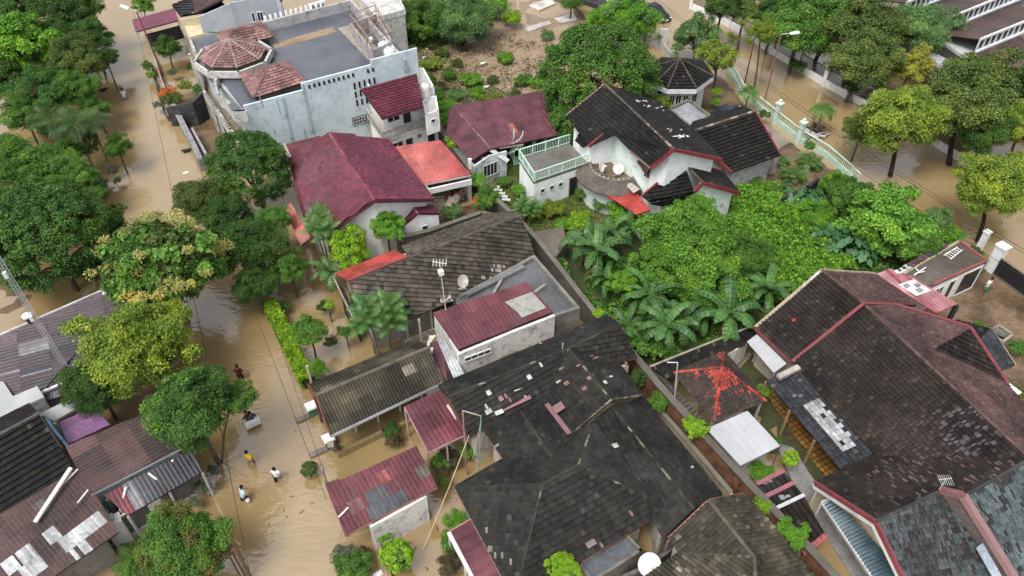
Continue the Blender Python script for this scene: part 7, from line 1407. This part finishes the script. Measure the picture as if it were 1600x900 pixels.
tree(1500, 165, 70, 6.5, 'dense', 'olive', 'broad olive tree beyond the white wall at right', base=(1485, 258), bark=(.03, .026, .022)); tree(1560, 138, 82, 7.2, 'flat', 'olive', 'spreading flat crowned olive tree below the sawtooth building'); tree(1595, 200, 42, 6, 'dense', 'yellow', 'yellow green tree at the right edge above the white wall'); tree(1540, 205, 40, 6, 'dense', 'dark', 'dark crown in the shade beneath the flat crowned tree')
tree(1548, 292, 56, 5.5, 'dense', 'yellow', 'yellow green street tree at the right edge with trunk in the water', base=(1528, 378), extra=[('airy', 'yellow', 1.0)], bark=(.03, .026, .022)); tree(1598, 260, 30, 5, 'airy', 'yellow', 'yellow green crown cut by the right picture edge', base=(1590, 320))
# jungle in the middle
for a in [(1080, 388, 74, 5, 'dense', 'fresh', 'big fresh green tree in the overgrown garden'), (1028, 420, 44, 4, 'round_leaf', 'fresh', 'fresh green lower crown behind the banana plants'), (1110, 440, 56, 3.8, 'dense', 'fresh', 'fresh green crown above the spreading banana plant'), (1085, 345, 42, 5, 'dense', 'fresh', 'topmost fresh green crown against the mint gable'), (1165, 400, 38, 3.5, 'dense', 'mid', 'mid green crown beside the creeper mound'), (975, 440, 26, 3, 'round_leaf', 'bright', 'light green crown between the banana plants')]: tree(*a, group='trees of the overgrown garden')
tree(1385, 345, 72, 3.8, 'round_leaf', 'fresh', 'broad big leaved green tree by the right street bend', sz=.9); tree(1330, 310, 40, 3, 'round_leaf', 'mid', 'leafy spreading crown above the creeper mound'); tree(1432, 385, 36, 2.6, 'round_leaf', 'mid', 'low leafy crown over the garage back edge'); tree(1468, 342, 20, 2.8, 'small', 'feather', 'rounded blue green small tree at the bend'); tree(1482, 370, 20, 2, 'bush', 'bright', 'bright bushy plant behind the white garage', name='shrub', cat='shrub'); tree(1533, 405, 10, 1, 'bush', 'yellow', 'yellowish plants at the thick white gate pillar', name='shrub', cat='shrub', trunk=False); tree(1524, 395, 10, 1.2, 'bush', 'dark', 'dark plant beside the slim white pillar', name='shrub', cat='shrub', trunk=False)
tree(1305, 290, 26, 1.5, 'small', 'bright', 'bright low tree at the end of the mint fence'); tree(1270, 340, 30, 1.8, 'dense', 'bright', 'bright rounded thicket in the creeper mound')
tree(1087, 668, 20, 2.6, 'round_leaf', 'lime', 'lime yellow leafy tree beside the brick wall'); tree(1026, 630, 16, 1.8, 'bush', 'mid', 'round green bush in the gap behind the brick wall', name='shrub', cat='shrub'); tree(1000, 590, 16, 1.6, 'small', 'dark', 'dark shrub beneath the banana plants at the black roof', name='shrub', cat='shrub'); tree(1190, 738, 19, .8, 'bush', 'bright', 'flat fresh green shrub bed beside the white canopy', name='shrub', cat='shrub', trunk=False, sz=.6); tree(1192, 792, 17, 2, 'round_leaf', 'lime', 'lime green bush beside the brown roofed house'); tree(1232, 838, 30, 2.6, 'airy', 'bright', 'open green tree over the brown roofed house edge'); tree(1205, 850, 18, 3.5, 'airy', 'bright', 'thin branch of leaves over the brown tile roof'); tree(1193, 612, 11, 1.2, 'bush', 'bright', 'bright shrub at the red ridged pavilion corner', name='shrub', cat='shrub', trunk=False)
tree(1235, 716, 12.5, 1.5, 'ball', 'lime', 'neat ball clipped lime shrub in a pot in the courtyard', name='shrub', cat='shrub', trunk=False)
tree(620, 868, 25, 1.6, 'ball', 'lime', 'rounded lime yellow shrub standing in the flood', name='shrub', cat='shrub', trunk=True, extra=[('ball', 'mid', .93)]); tree(599, 838, 11, .9, 'bush', 'bright', 'small bright bush at the white wall of the patched shed', name='shrub', cat='shrub', trunk=False); tree(552, 885, 28, .9, 'bush', 'mid', 'flowery green clump at the bottom edge of the street', name='shrub', cat='shrub', trunk=False); tree(538, 868, 18, .6, 'bush', 'grey', 'greyish drowned clump at the bottom edge of the street', name='shrub', cat='shrub', trunk=False); tree(570, 870, 14, .6, 'bush', 'dry', 'brown withered clump beside the ochre wall', name='shrub', cat='shrub', trunk=False)
tree(483, 733, 13, .7, 'ball', 'olive', 'round drab bush alone in the left street water', name='shrub', cat='shrub', trunk=False, sz=.8)
for (x, y, r_, m_, lb) in [(611, 676, 15, 'dark', 'dark shrub with withered twigs under the ribbed shed'), (614, 688, 13, 'dry', 'brown withered tangle below the ribbed shed shrub'), (686, 724, 17, 'mid', 'green shrub between the two maroon carports'), (702, 716, 18, 'dry', 'brown withered tangle beside the red carport'), (690, 738, 12, 'dry', 'dry brown clump at the maroon shed corner'), (733, 706, 14, 'bright', 'bright twiggy plant inside the pipe frame'), (692, 754, 12, 'olive', 'drab clump at the right corner of the patched shed'), (712, 815, 17, 'bright', 'bright shrub at the veranda corner'), (702, 850, 18, 'mid', 'green hedge like shrub along the white gutter'), (704, 882, 19, 'dry', 'brownish lower shrub along the white gutter'), (335, 735, 10, 'grey', 'greyish weed at the street tree foot'), (318, 762, 12, 'grey', 'greyish white weed at the lattice wall end'), (304, 786, 10, 'grey', 'greyish weed below the lattice wall white panel'), (505, 480, 10, 'dark', 'dark weed at the flooded garden back edge'), (440, 480, 12, 'dark', 'dark plant at the head of the hedge'), (1025, 890, 14, 'mid', 'green plant behind the bottom satellite dish'), (1005, 870, 10, 'bright', 'bright leafy sprig above the bottom satellite dish'), (982, 884, 8, 'bright', 'bright leafy sprig by the flat annex'), (1213, 690, 8, 'mid', 'small plant at the white canopy post'), (1590, 545, 14, 'mid', 'green shrub at the right forecourt edge'), (1545, 518, 7, 'lime', 'lime little plant by the planter bed'), (1530, 508, 7, 'bright', 'bright little plant beside the black trolley'), (875, 895, 0, 'lime', '')]:
    if r_: tree(x, y, r_, .7, R.choice(['bush', 'bush', 'small']), m_, lb, name='shrub', cat='shrub', trunk=False)
tree(880, 888, 28, 4.2, 'round_leaf', 'lime', 'vivid lime tree top at the bottom edge before the black roof'); tree(934, 490, 8, 3, 'bush', 'lime', 'lime sprig growing at the black roof back edge', name='shrub', cat='shrub', trunk=False) 

# hedge
hg = thing('hedge', 'clipped lime green hedge along the left street', 'hedge', P(450, 535, 0)); g = np.random.default_rng(5); a, b = np.array(P(424, 480, .6)), np.array(P(482, 597, .6)); n = 9000
u_ = g.random(n); d_ = unit((b-a)[None, :])[0]; s_ = np.array([d_[1], -d_[0], 0]); q_ = g.uniform(-1, 1, n); zq = g.uniform(0, 1, n); top = g.random(n) < .55
off = np.where(top, q_*.42, np.sign(q_)*.42)+g.normal(size=n)*.05; zz_ = np.where(top, 1.15+g.normal(size=n)*.07, zq*1.15)
pos = a+(b-a)*u_[:, None]+s_*off[:, None]; pos[:, 2] = zz_+.08*np.sin(u_*31); nr = unit(np.where(top[:, None], np.array([0, 0, 1.]), s_*np.sign(q_)[:, None])+g.normal(size=(n, 3))*.5); ax = unit(np.cross(nr, g.normal(size=(n, 3)))); ln = g.uniform(.1, .22, n)
me = leafmesh('hedge_foliage', pos-np.array(hg.location), pos-np.array(hg.location)+ax*ln[:, None], unit(np.cross(nr, ax))*(ln*.32)[:, None], nr*.03); o = bpy.data.objects.new('foliage', me); COL.objects.link(o); o.parent = hg; me.materials[0] = L['lime']
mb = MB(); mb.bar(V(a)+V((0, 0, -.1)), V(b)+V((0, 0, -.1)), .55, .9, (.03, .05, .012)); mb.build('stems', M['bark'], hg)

# banana plants, palms, taro
def bladeleaf(mb, base, az, L_, w_, rise, curl, col, mid=(.17, .26, .08), tear=True):
    n = 11; pts = []; d = V((math.cos(az), math.sin(az), 0)); s = V((-math.sin(az), math.cos(az), 0)); p = V(base); ang = rise; seg = L_/n
    for i in range(n+1):
        pts.append((p.copy(), ang)); p = p+(d*math.cos(ang)+V((0, 0, math.sin(ang))))*seg; ang -= curl/n*(1+i*.12)
    def prof(t): return w_*min(1, (t/.12)**.7 if t > 0 else 0)*min(1, ((1-t)/.22)**.6 if t < 1 else 0)
    for i in range(1, n):
        t0, t1 = (i-.0)/n, (i+1)/n; (p0, a0), (p1, a1) = pts[i], pts[i+1]
        for sg in (-1, 1):
            j0 = R.uniform(.75, 1) if tear else 1; sh = R.uniform(0, .12)*seg if tear else 0
            q0, q1 = p0+d*sh*0, p1-(p1-p0)*(R.uniform(.03, .22) if tear else 0)*1; u0 = s*sg*prof(t0)*j0+V((0, 0, -.32*prof(t0))); u1 = s*sg*prof(t1)*j0+V((0, 0, -.32*prof(t1)))
            c_ = tuple(x*R.uniform(.85, 1.15) for x in col); f = [p0, q1, q1+u1, p0+u0] if sg > 0 else [p0, p0+u0, q1+u1, q1]; mb.face(f, c_)
    mb.tube([p for p, a_ in pts], [.035*(1-.7*i/n) for i in range(n+1)], 4, mid, caps=False)
def leaftint(name, trans=.3):
    m, t, b = newmat(name, .42, .35); at = N(t, 'ShaderNodeAttribute', attribute_name='tint'); n = nzn(t, 2.5, 4); r = ramp(t, n.outputs['Fac'], [(.3, (.75,)*3), (.7, (1.2,)*3)]); c = mix(t, at.outputs['Color'], r.outputs['Color'], 1, 'MULTIPLY'); t.links.new(c, b.inputs['Base Color'])
    tr = N(t, 'ShaderNodeBsdfTranslucent'); t.links.new(c, tr.inputs['Color']); ms = N(t, 'ShaderNodeMixShader'); ms.inputs[0].default_value = trans; t.links.new(b.outputs[0], ms.inputs[1]); t.links.new(tr.outputs[0], ms.inputs[2]); t.links.new(ms.outputs[0], t.nodes['Material Output'].inputs[0]); return m
M['blade'] = leaftint('broad_leaf_blade')
def banana(seed):
    R.seed(seed); t = thing('banana_plant', 'x', 'banana plant'); mb = MB(); h_ = 2.1
    mb.tube([(0, 0, -.3), (.03, 0, .8), (0, .04, h_)], [.16, .13, .09], 8, (.17, .13, .06)); mb.build('stem', M['bark'], t); mb = MB(); n = 11
    for i in range(n):
        az = i*2.4+R.uniform(-.3, .3); young = i/n; bladeleaf(mb, (0, 0, h_-.1), az, R.uniform(1.9, 2.7), R.uniform(.25, .34), .65+.8*young, 1.25+.75*(1-young), R.choice([(.06, .15, .035), (.08, .19, .05), (.10, .22, .06), (.05, .13, .035)]))
    mb.build('leaves', M['blade'], t)
    if seed % 2: mb = MB(); bladeleaf(mb, (0, 0, 1.2), R.uniform(0, 6), 1.3, .2, -.6, 1.0, (.16, .10, .04)); mb.build('withered_leaf', M['blade'], t)
    return t
bp = [banana(s) for s in (3, 8, 13)]; R.seed(77)
for i, (x, y, s, lb) in enumerate([(925, 445, 1.25, 'largest banana plant beside the annex parapet'), (905, 420, 1.0, 'banana plant partly behind the largest one by the black wall'), (1000, 505, 1.1, 'banana plant above the black roof with a tall upright leaf'), (1038, 545, 1.1, 'banana plant at the brick wall beside the bent white pole'), (1060, 525, .9, 'smaller banana plant between the brick wall ones'), (1122, 530, 1.25, 'spreading banana plant above the red ridged pavilion'), (1100, 520, .8, 'small banana plant tucked left of the spreading one'), (1190, 500, 1.1, 'banana plant touching the large brown roof'), (960, 395, .9, 'banana plant under the fresh green tree by the lawn'), (985, 385, .8, 'banana plant at the red awning side of the garden'), (512, 452, .8, 'banana plant by the grey house gable'), (980, 535, .8, 'low banana plant at the black roof back edge'), (940, 412, .9, 'banana plant just right of the largest one'), (945, 470, .8, 'smaller banana plant in the dark gap below the largest one'), (1150, 515, .75, 'banana plant squeezed between the spreading one and brown roof'), (1012, 480, .9, 'banana plant right under the fresh green crowns')]):
    src = bp[i % 3]; loc = P(x, y, 0); s *= 1.12
    if i < 3: o = src; o.location = loc; o.rotation_euler = (0, 0, R.uniform(0, 6)); o.scale = (s, s, s); o['label'] = lb; o['group'] = 'banana plants in the gardens'
    else: o = dup(src, loc, R.uniform(0, 6), s, lb, 'banana plants in the gardens')
    o.rotation_euler = (R.uniform(-.2, .2), R.uniform(-.2, .2), o.rotation_euler[2])
def palm(seed, h_, nf, L_, col, droop=1.6, name='palm_tree', arch=.9, lw=.03, multi=1):
    R.seed(seed); t = thing(name, 'x', 'palm'); tops = []; mb = MB()
    for m_ in range(multi):
        a = R.uniform(0, 6.28); r_ = 0 if multi == 1 else R.uniform(.2, .5); hh = h_*R.uniform(.75, 1.1) if multi > 1 else h_; x, y = r_*math.cos(a), r_*math.sin(a); tp = V((x*1.8, y*1.8, hh)); tops.append(tp); mb.tube([(x, y, -.4), (x*1.2, y*1.2, hh*.5), tp], [.12, .09, .07] if multi == 1 else [.06, .05, .04], 7, (.20, .17, .13))
    mb.build('trunk', M['bark'], t); mb = MB()
    for tp in tops:
        for i in range(nf):
            az = i*2.399+R.uniform(-.2, .2); d = V((math.cos(az), math.sin(az), 0)); s = V((-d.y, d.x, 0)); ang = arch*(1-.9*i/nf)+.35; p = tp.copy(); n = 14; rach = []
            for k_ in range(n+1): rach.append(p.copy()); p = p+(d*math.cos(ang)+V((0, 0, math.sin(ang))))*L_/n; ang -= droop/n
            c_ = tuple(x*R.uniform(.8, 1.25) for x in col); mb.tube(rach, .015, 3, (.2, .25, .08), caps=False)
            for k_ in range(2, n+1):
                ll = L_*.34*math.sin(math.pi*min(1, (k_+1.5)/(n+3)))+.06; f = (rach[k_]-rach[k_-1]).normalized()
                for sg in (-1, 1):
                    for o_ in (0, .5):
                        b = rach[k_]-(rach[k_]-rach[k_-1])*o_; e = b+(s*sg*.8+f*.55+V((0, 0, -.42))).normalized()*ll*R.uniform(.85, 1.1); m2 = b+(e-b)*.4+V((0, 0, .02)); wv = f*lw; mb.face([b, m2+wv, e, m2-wv], c_)
    mb.build('fronds', M['blade'], t); return t
PC = (.055, .12, .03)
pal = {'coco': palm(1, 5.2, 14, 2.6, PC, 1.7), 'areca': palm(2, 3.0, 9, 1.15, (.085, .21, .045), 1.5, 'areca_palm', 1.25, .02, 6), 'street': palm(4, 2.6, 13, 1.6, (.09, .20, .03), 2.3, arch=.7), 'cycad': palm(6, .5, 14, 1.3, (.07, .15, .03), 1.5, arch=.8, name='cycad')}; R.seed(99); used = set()
for k_, x, y, s, lb in [('coco', 152, 276, 1.0, 'tall coconut palm with a thin trunk beside the left street'), ('coco', 116, 262, .92, 'coconut palm leaning over the other trees at left'), ('coco', 168, 252, .8, 'shorter coconut palm above the small street tree'), ('areca', 596, 548, 1.25, 'dense areca palm clump in front of the ribbed shed'), ('areca', 596, 515, 1.1, 'areca palm clump rising against the grey tiled roof'), ('areca', 515, 410, 1.2, 'palm with broad fronds beside the lime green weeping tree'), ('coco', 436, 440, .75, 'palm crown among dark trees near the maroon house'), ('street', 1275, 208, 1.0, 'small palm standing in the debris of the right street'), ('street', 1163, 176, .9, 'yellow green fan palm inside the mint fence'), ('coco', 1322, 262, .55, 'drooping palm at the end of the mint fence'), ('cycad', 1262, 262, 1.1, 'spiky cycad on the muddy yard, nearer the fence'), ('cycad', 1238, 282, 1.1, 'spiky cycad on the muddy yard, beside the stump'), ('cycad', 1218, 258, .8, 'small cycad near the rear wing red edge'), ('areca', 822, 352, .7, 'small feathery palm on the lawn behind the black wall'), ('coco', 1382, 148, .6, 'dark small palm behind the white street wall'), ('cycad', 225, 885, 1.2, 'spiky palm at the bottom edge under the brown tipped tree')]:
    src = pal[k_]; loc = P(x, y, 0)
    if k_ not in used: used.add(k_); o = src; o.location = loc; o.scale = (s, s, s); o['label'] = lb
    else: dup(src, loc, R.uniform(0, 6), s, lb)
def taro(seed):
    R.seed(seed); t = thing('taro_plant', 'x', 'taro plant'); mb = MB(); sm = MB(); n = 8
    for i in range(n):
        az = i*2.4; ln = R.uniform(.5, 1.1); tip = V((math.cos(az)*ln*.8, math.sin(az)*ln*.8, R.uniform(.7, 1.3))); sm.tube([(0, 0, -.2), tip*.5+V((0, 0, .25)), tip], .025, 4, (.10, .16, .05)); d = V((math.cos(az), math.sin(az), -.55)).normalized(); s = V((-math.sin(az), math.cos(az), 0)); w_ = R.uniform(.28, .42); c_ = R.choice([(.04, .12, .045), (.06, .16, .06), (.085, .20, .085)])
        for sg in (-1, 1): mb.face([tip-d*w_*.25, tip+d*w_*.2+s*sg*.0, tip+d*w_*1.7, tip+d*w_*.7+s*sg*w_*.85+V((0, 0, .05)), tip-d*w_*.7+s*sg*w_*.55+V((0, 0, .03))], c_)
    sm.build('stalks', M['blade'], t); mb.build('leaves', M['blade'], t); return t
tp_ = [taro(5), taro(6)]; R.seed(5)
tl = [(1240, 310), (1255, 318), (1270, 325), (1258, 338), (1275, 345), (1285, 358), (1295, 372), (1310, 385), (1322, 396), (1300, 395), (1335, 405), (1290, 340), (1320, 372), (1345, 412), (1248, 328), (1308, 356), (1330, 390), (1278, 372), (1238, 320), (1265, 310)]
for i, (x, y) in enumerate(tl):
    lb = 'big leaved blue green taro plant in the strip beside the creeper mound'; loc = P(x, y, .9); s = R.uniform(.75, 1.15)
    if i < 2: o = tp_[i]; o.location = loc; o.scale = (s,)*3; o['label'] = lb; o['group'] = 'taro plants beside the creepers'
    else: dup(tp_[i % 2], loc, R.uniform(0, 6), s, lb, 'taro plants beside the creepers')
# creeper mound: one carpet of leaves nobody could count
def carpet(name, poly, zf, n, mat, ll, label=None, seed=1, kind='stuff'):
    g = np.random.default_rng(seed); pts = [P(*q, 1.0) for q in poly]; po = [(p.x, p.y) for p in pts]; x0, x1 = min(p[0] for p in po), max(p[0] for p in po); y0, y1 = min(p[1] for p in po), max(p[1] for p in po); out = []
    while len(out) < n:
        x, y = g.uniform(x0, x1), g.uniform(y0, y1)
        if inside((x, y), po): out.append((x, y, zf(x, y)*(.72+.28*g.random()**.3)))
    pos = np.array(out); nr = unit(np.array([0, 0, 1.0])+g.normal(size=(n, 3))*.5); ax = unit(np.cross(nr, g.normal(size=(n, 3)))+np.array([0, -.2, -.25])); ln = ll*g.uniform(.6, 1.3, n)
    me = leafmesh(name, pos, pos+ax*ln[:, None], unit(np.cross(nr, ax))*(ln*.36)[:, None], nr*.04); me.materials[0] = L[mat]; o = bpy.data.objects.new(name, me); COL.objects.link(o); return tag(o, kind=kind)
def mound(x, y): p = V((x, y, 0)); return .9+1.1*max(-.5, nz(p, .28, 3))+.55*nz(p, .8, 9)+.3*nz(p, 2.2, 4)
carpet('creepers', [(1130, 335), (1150, 300), (1200, 285), (1240, 300), (1262, 350), (1300, 390), (1335, 425), (1290, 425), (1262, 440), (1215, 475), (1180, 470), (1160, 420)], lambda x, y: mound(x, y)+.5, 26000, 'creeper', .26, seed=3)
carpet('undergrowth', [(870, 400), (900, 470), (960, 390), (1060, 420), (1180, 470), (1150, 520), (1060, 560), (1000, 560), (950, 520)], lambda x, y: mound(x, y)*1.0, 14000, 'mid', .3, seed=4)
carpet('undergrowth', [(1262, 300), (1350, 300), (1450, 350), (1485, 375), (1420, 415), (1370, 440), (1310, 400)], lambda x, y: mound(x, y)*.7, 8000, 'dark', .3, seed=6)
def lotz(x, y): return .35+.35*max(0, .5+nz(V((x, y, 0)), .7, 5))
carpet('lot_weeds', [(612, 120), (600, 60), (690, 60), (715, 100), (790, 135), (850, 200), (800, 238), (705, 222), (668, 150)], lotz, 4500, 'olive', .2, seed=8); carpet('lot_litter', [(640, 60), (760, 40), (840, 60), (880, 110), (850, 200), (740, 170), (660, 100)], lambda x, y: lotz(x, y)*.8, 5000, 'dry', .2, seed=9)
carpet('grass', [(765, 262), (800, 245), (950, 290), (1000, 330), (900, 380), (835, 370), (800, 330)], lambda x, y: .34+.1*nz(V((x, y, 0)), 1), 9000, 'olive', .16, seed=10)
carpet('grass', [(560, 590), (600, 590), (1640, 690), (1660, 640), (1580, 575)][2:] + [(1560, 610)], lambda x, y: .3, 1500, 'olive', .15, seed=12)
# ------------------------------------------------------------ people
def body(joints, bones, org):
    """one continuous skin grown over the posed skeleton"""
    me = bpy.data.meshes.new('body'); names = list(joints); bm = bmesh.new(); vs_ = [bm.verts.new(joints[k][0]) for k in names]
    for a, b in bones: bm.edges.new((vs_[names.index(a)], vs_[names.index(b)]))
    bm.to_mesh(me); bm.free(); o = bpy.data.objects.new('body_tmp', me); COL.objects.link(o)
    m = o.modifiers.new('skin', 'SKIN'); m.use_smooth_shade = True
    for i, k in enumerate(names): me.skin_vertices[0].data[i].radius = (joints[k][1],)*2 if not isinstance(joints[k][1], tuple) else joints[k][1]
    me.skin_vertices[0].data[names.index('pelvis')].use_root = True
    o.modifiers.new('sub', 'SUBSURF').levels = 1
    dg = bpy.context.evaluated_depsgraph_get(); em = bpy.data.meshes.new_from_object(o.evaluated_get(dg)); bpy.data.objects.remove(o); return em
def person(px, py, az, label, shirt, shorts, z=-.35, hair=(.012, .010, .009), stride=.25, arm=.25, lean=.06, bag=None, hat=None, long_=False):
    c = P(px, py, 0); c.z = z; t = thing('person', label, 'person', c); t.rotation_euler = (0, 0, az); S = (.30, .17, .10)
    f = stride; J = {'pelvis': ((0, 0, .92), (.135, .10)), 'waist': ((0, lean*.4, 1.08), (.125, .09)), 'chest': ((0, lean, 1.30), (.155, .105)), 'neck': ((0, lean*1.2, 1.46), .05), 'head0': ((0, lean*1.4+.01, 1.54), .07), 'head1': ((0, lean*1.5+.02, 1.66), .088), 'head2': ((0, lean*1.5+.01, 1.73), .06)}
    for s, n in ((-1, 'l'), (1, 'r')):
        a = f*s; J.update({n+'hip': ((s*.10, 0, .86), .092), n+'knee': ((s*.11, a*.6+.03, .48), .062), n+'ank': ((s*.11, a*.9-.05, .08), .04), n+'toe': ((s*.12, a*.9+.12, .03), .035)})
        b = -arm*s; J.update({n+'sh': ((s*.19, lean, 1.38), .058), n+'elb': ((s*.27, lean+b*.5, 1.12), .042), n+'wri': ((s*.27, lean+b+.10, .90), .028), n+'hand': ((s*.26, lean+b+.14, .82), .034)})
    B = [('pelvis', 'waist'), ('waist', 'chest'), ('chest', 'neck'), ('neck', 'head0'), ('head0', 'head1'), ('head1', 'head2')]
    for n in 'lr': B += [('pelvis', n+'hip'), (n+'hip', n+'knee'), (n+'knee', n+'ank'), (n+'ank', n+'toe'), ('chest', n+'sh'), (n+'sh', n+'elb'), (n+'elb', n+'wri'), (n+'wri', n+'hand')]
    me = body(J, B, c); me.materials.clear(); me.materials.append(M['skin']); ca = me.color_attributes.new('tint', 'FLOAT_COLOR', 'POINT'); ca.data.foreach_set('color', [x for _ in me.vertices for x in (.26, .14, .085, 1)])
    o = bpy.data.objects.new('body', me); COL.objects.link(o); o.parent = t
    def part(mb, name, mat='cloth'):
        o = mb.build(name, M[mat], smooth=True); o.parent = t; return o
    def loft(mb, secs, col, n=12):
        m = len(mb.v)
        for (x, y, z_, rx, ry) in secs:
            for i in range(n): a = 2*math.pi*i/n; mb.v.append((x+rx*math.cos(a), y+ry*math.sin(a), z_))
        for k_ in range(len(secs)-1):
            for i in range(n): j = (i+1) % n; mb.f.append((m+k_*n+i, m+k_*n+j, m+(k_+1)*n+j, m+(k_+1)*n+i)); mb.c.append(col)
    mb = MB(); loft(mb, [(0, 0, .86, .185, .15), (0, lean*.3, 1.05, .175, .135), (0, lean, 1.28, .205, .145), (0, lean, 1.40, .17, .12), (0, lean*1.1, 1.46, .07, .07)], shirt)
    for s in (-1, 1):
        n = 'l' if s < 0 else 'r'; a, b = V(J[n+'sh'][0]), V(J[n+'elb'][0]); mb.tube([a+V((-s*.05, 0, .02)), a+(b-a)*.35, a+(b-a)*(.95 if long_ else .7)], [.075, .072, .066], 10, shirt)
    part(mb, 'shirt'); mb = MB(); loft(mb, [(0, 0, .98, .165, .13), (0, 0, .88, .178, .145), (0, 0, .80, .175, .14)], shorts)
    for s in (-1, 1):
        n = 'l' if s < 0 else 'r'; a, b = V(J[n+'hip'][0]), V(J[n+'knee'][0]); e = a+(b-a)*.98; mb.tube([a+V((0, 0, .04)), a+(b-a)*.5, e], [.108, .095, .085], 10, shorts)
    part(mb, 'shorts'); h0 = V(J['head1'][0]); mb = MB(); loft(mb, [(h0.x, h0.y-.02, h0.z-.07, .09, .085), (h0.x, h0.y-.012, h0.z+.02, .104, .108), (h0.x, h0.y-.005, h0.z+.09, .085, .092), (h0.x, h0.y, h0.z+.125, .04, .045), (h0.x, h0.y, h0.z+.13, .002, .002)], hair); part(mb, 'hair')
    mb = MB()
    for s in (-1, 1): mb.tube([h0+V((s*.034, .088, .0)), h0+V((s*.034, .102, .0))], .012, 6, (.02, .015, .012)); mb.tube([h0+V((s*.1, .0, -.03)), h0+V((s*.115, -.01, .02))], .02, 5, (.24, .13, .08))
    mb.tube([h0+V((0, .09, -.01)), h0+V((0, .118, -.035))], [.012, .018], 6, (.26, .14, .085)); mb.bar(h0+V((-.025, .092, -.065)), h0+V((.025, .092, -.065)), .012, .012, (.16, .06, .05)); part(mb, 'face', 'skin')
    for s, n in ((-1, 'l'), (1, 'r')):
        hd = V(J[n+'hand'][0]); mb = MB()
        for i in range(4): b = hd+V((s*(.012-.0), -.025+.018*i, -.02)); mb.tube([b, b+V((-s*.004, .004, -.035-.006*(1 if i in (1, 2) else 0))), b+V((-s*.014, .008, -.065-.01*(1 if i in (1, 2) else 0)))], [.0095, .0085, .007], 5, (.26, .14, .085))
        b = hd+V((-s*.02, .03, 0)); mb.tube([b, b+V((-s*.008, .025, -.02)), b+V((-s*.008, .03, -.045))], [.011, .01, .008], 5, (.26, .14, .085)); part(mb, 'fingers', 'skin')
    return t, c
person(435, 750, math.pi+.1, 'person in a white shirt and black shorts wading in the street', (.70, .68, .70), (.012, .012, .016))
person(394, 724, math.pi-.5, 'person in a yellow top and patterned purple skirt wading in the street', (.75, .50, .02), (.22, .09, .12), stride=.15)
person(383, 782, -.7, 'person in a pale blue shirt and dark shorts carrying a white bag', (.42, .58, .66), (.02, .022, .03)); c = P(387, 781, .25); mb = MB(); mb.lathe(c, [(.08, -.2), (.14, -.05), (.12, .06), (.04, .14)], 9, (.66, .64, .6)); tag(mb.build('carried_bag', M['cloth'], org=c), 'white bag held just above the water by the person in pale blue', 'bag')
person(377, 594, .3, 'person in dark red and black clothes at the edge of the street tree', (.06, .012, .015), (.012, .012, .014)); person(196, 155, .3, 'person in a white top and grey trousers wading far up the left street', (.66, .66, .70), (.30, .31, .36), z=-.55, stride=.1)
person(1533, 462, -2.4, 'barefoot person in a white and green shirt with green shorts on the forecourt', (.60, .66, .62), (.03, .16, .07), z=.14); person(1602, 630, -1.2, 'person in white at the right picture edge beside the forecourt', (.7, .7, .7), (.4, .3, .28), z=.14)
person(397, 662, 1.0, 'person with black hair pushing a white board through the water, the front one', (.06, .06, .07), (.03, .03, .03), z=-.6); person(391, 660, 1.0, 'person with black hair pushing a white board, half hidden by the street tree', (.05, .04, .04), (.03, .03, .03), z=-.65)
c = P(395, 661, .35); mb = MB(); mb.box(c, (.95, .4, .28), rad(35), (.74, .73, .7)); mb.box(c+V((0, 0, .18)), (.8, .3, .06), rad(35), (.7, .69, .66)); tag(mb.build('white_board', M['plaster'], org=c), 'white box like board pushed along the water by two people', 'board')

# twigs adrift
for i in range(34):
    x, y = R.choice([(R.uniform(200, 300), R.uniform(150, 320)), (R.uniform(360, 500), R.uniform(560, 880)), (R.uniform(640, 700), R.uniform(800, 890)), (R.uniform(1200, 1330), R.uniform(110, 230)), (R.uniform(1420, 1580), R.uniform(290, 400))]); c = P(x, y, .03); a = R.uniform(0, 3); l_ = R.uniform(.06, .2); mb = MB(); d = V((math.cos(a)*l_, math.sin(a)*l_, .01)); k_ = R.uniform(.03, .09)
    mb.tube([c-d, c+V((.03, .02, .02)), c+d], [.012, .016, .008], 5, (.9*k_, .7*k_, .45*k_)); mb.tube([c, c+V((d.y*.6, -d.x*.6, .03))], [.009, .005], 4, (k_, .8*k_, .5*k_)); tag(mb.build('floating_twig', M['wood'], org=c), 'tiny dark forked twig drifting on the brown flood water', 'twig', 'twigs adrift on the flood')
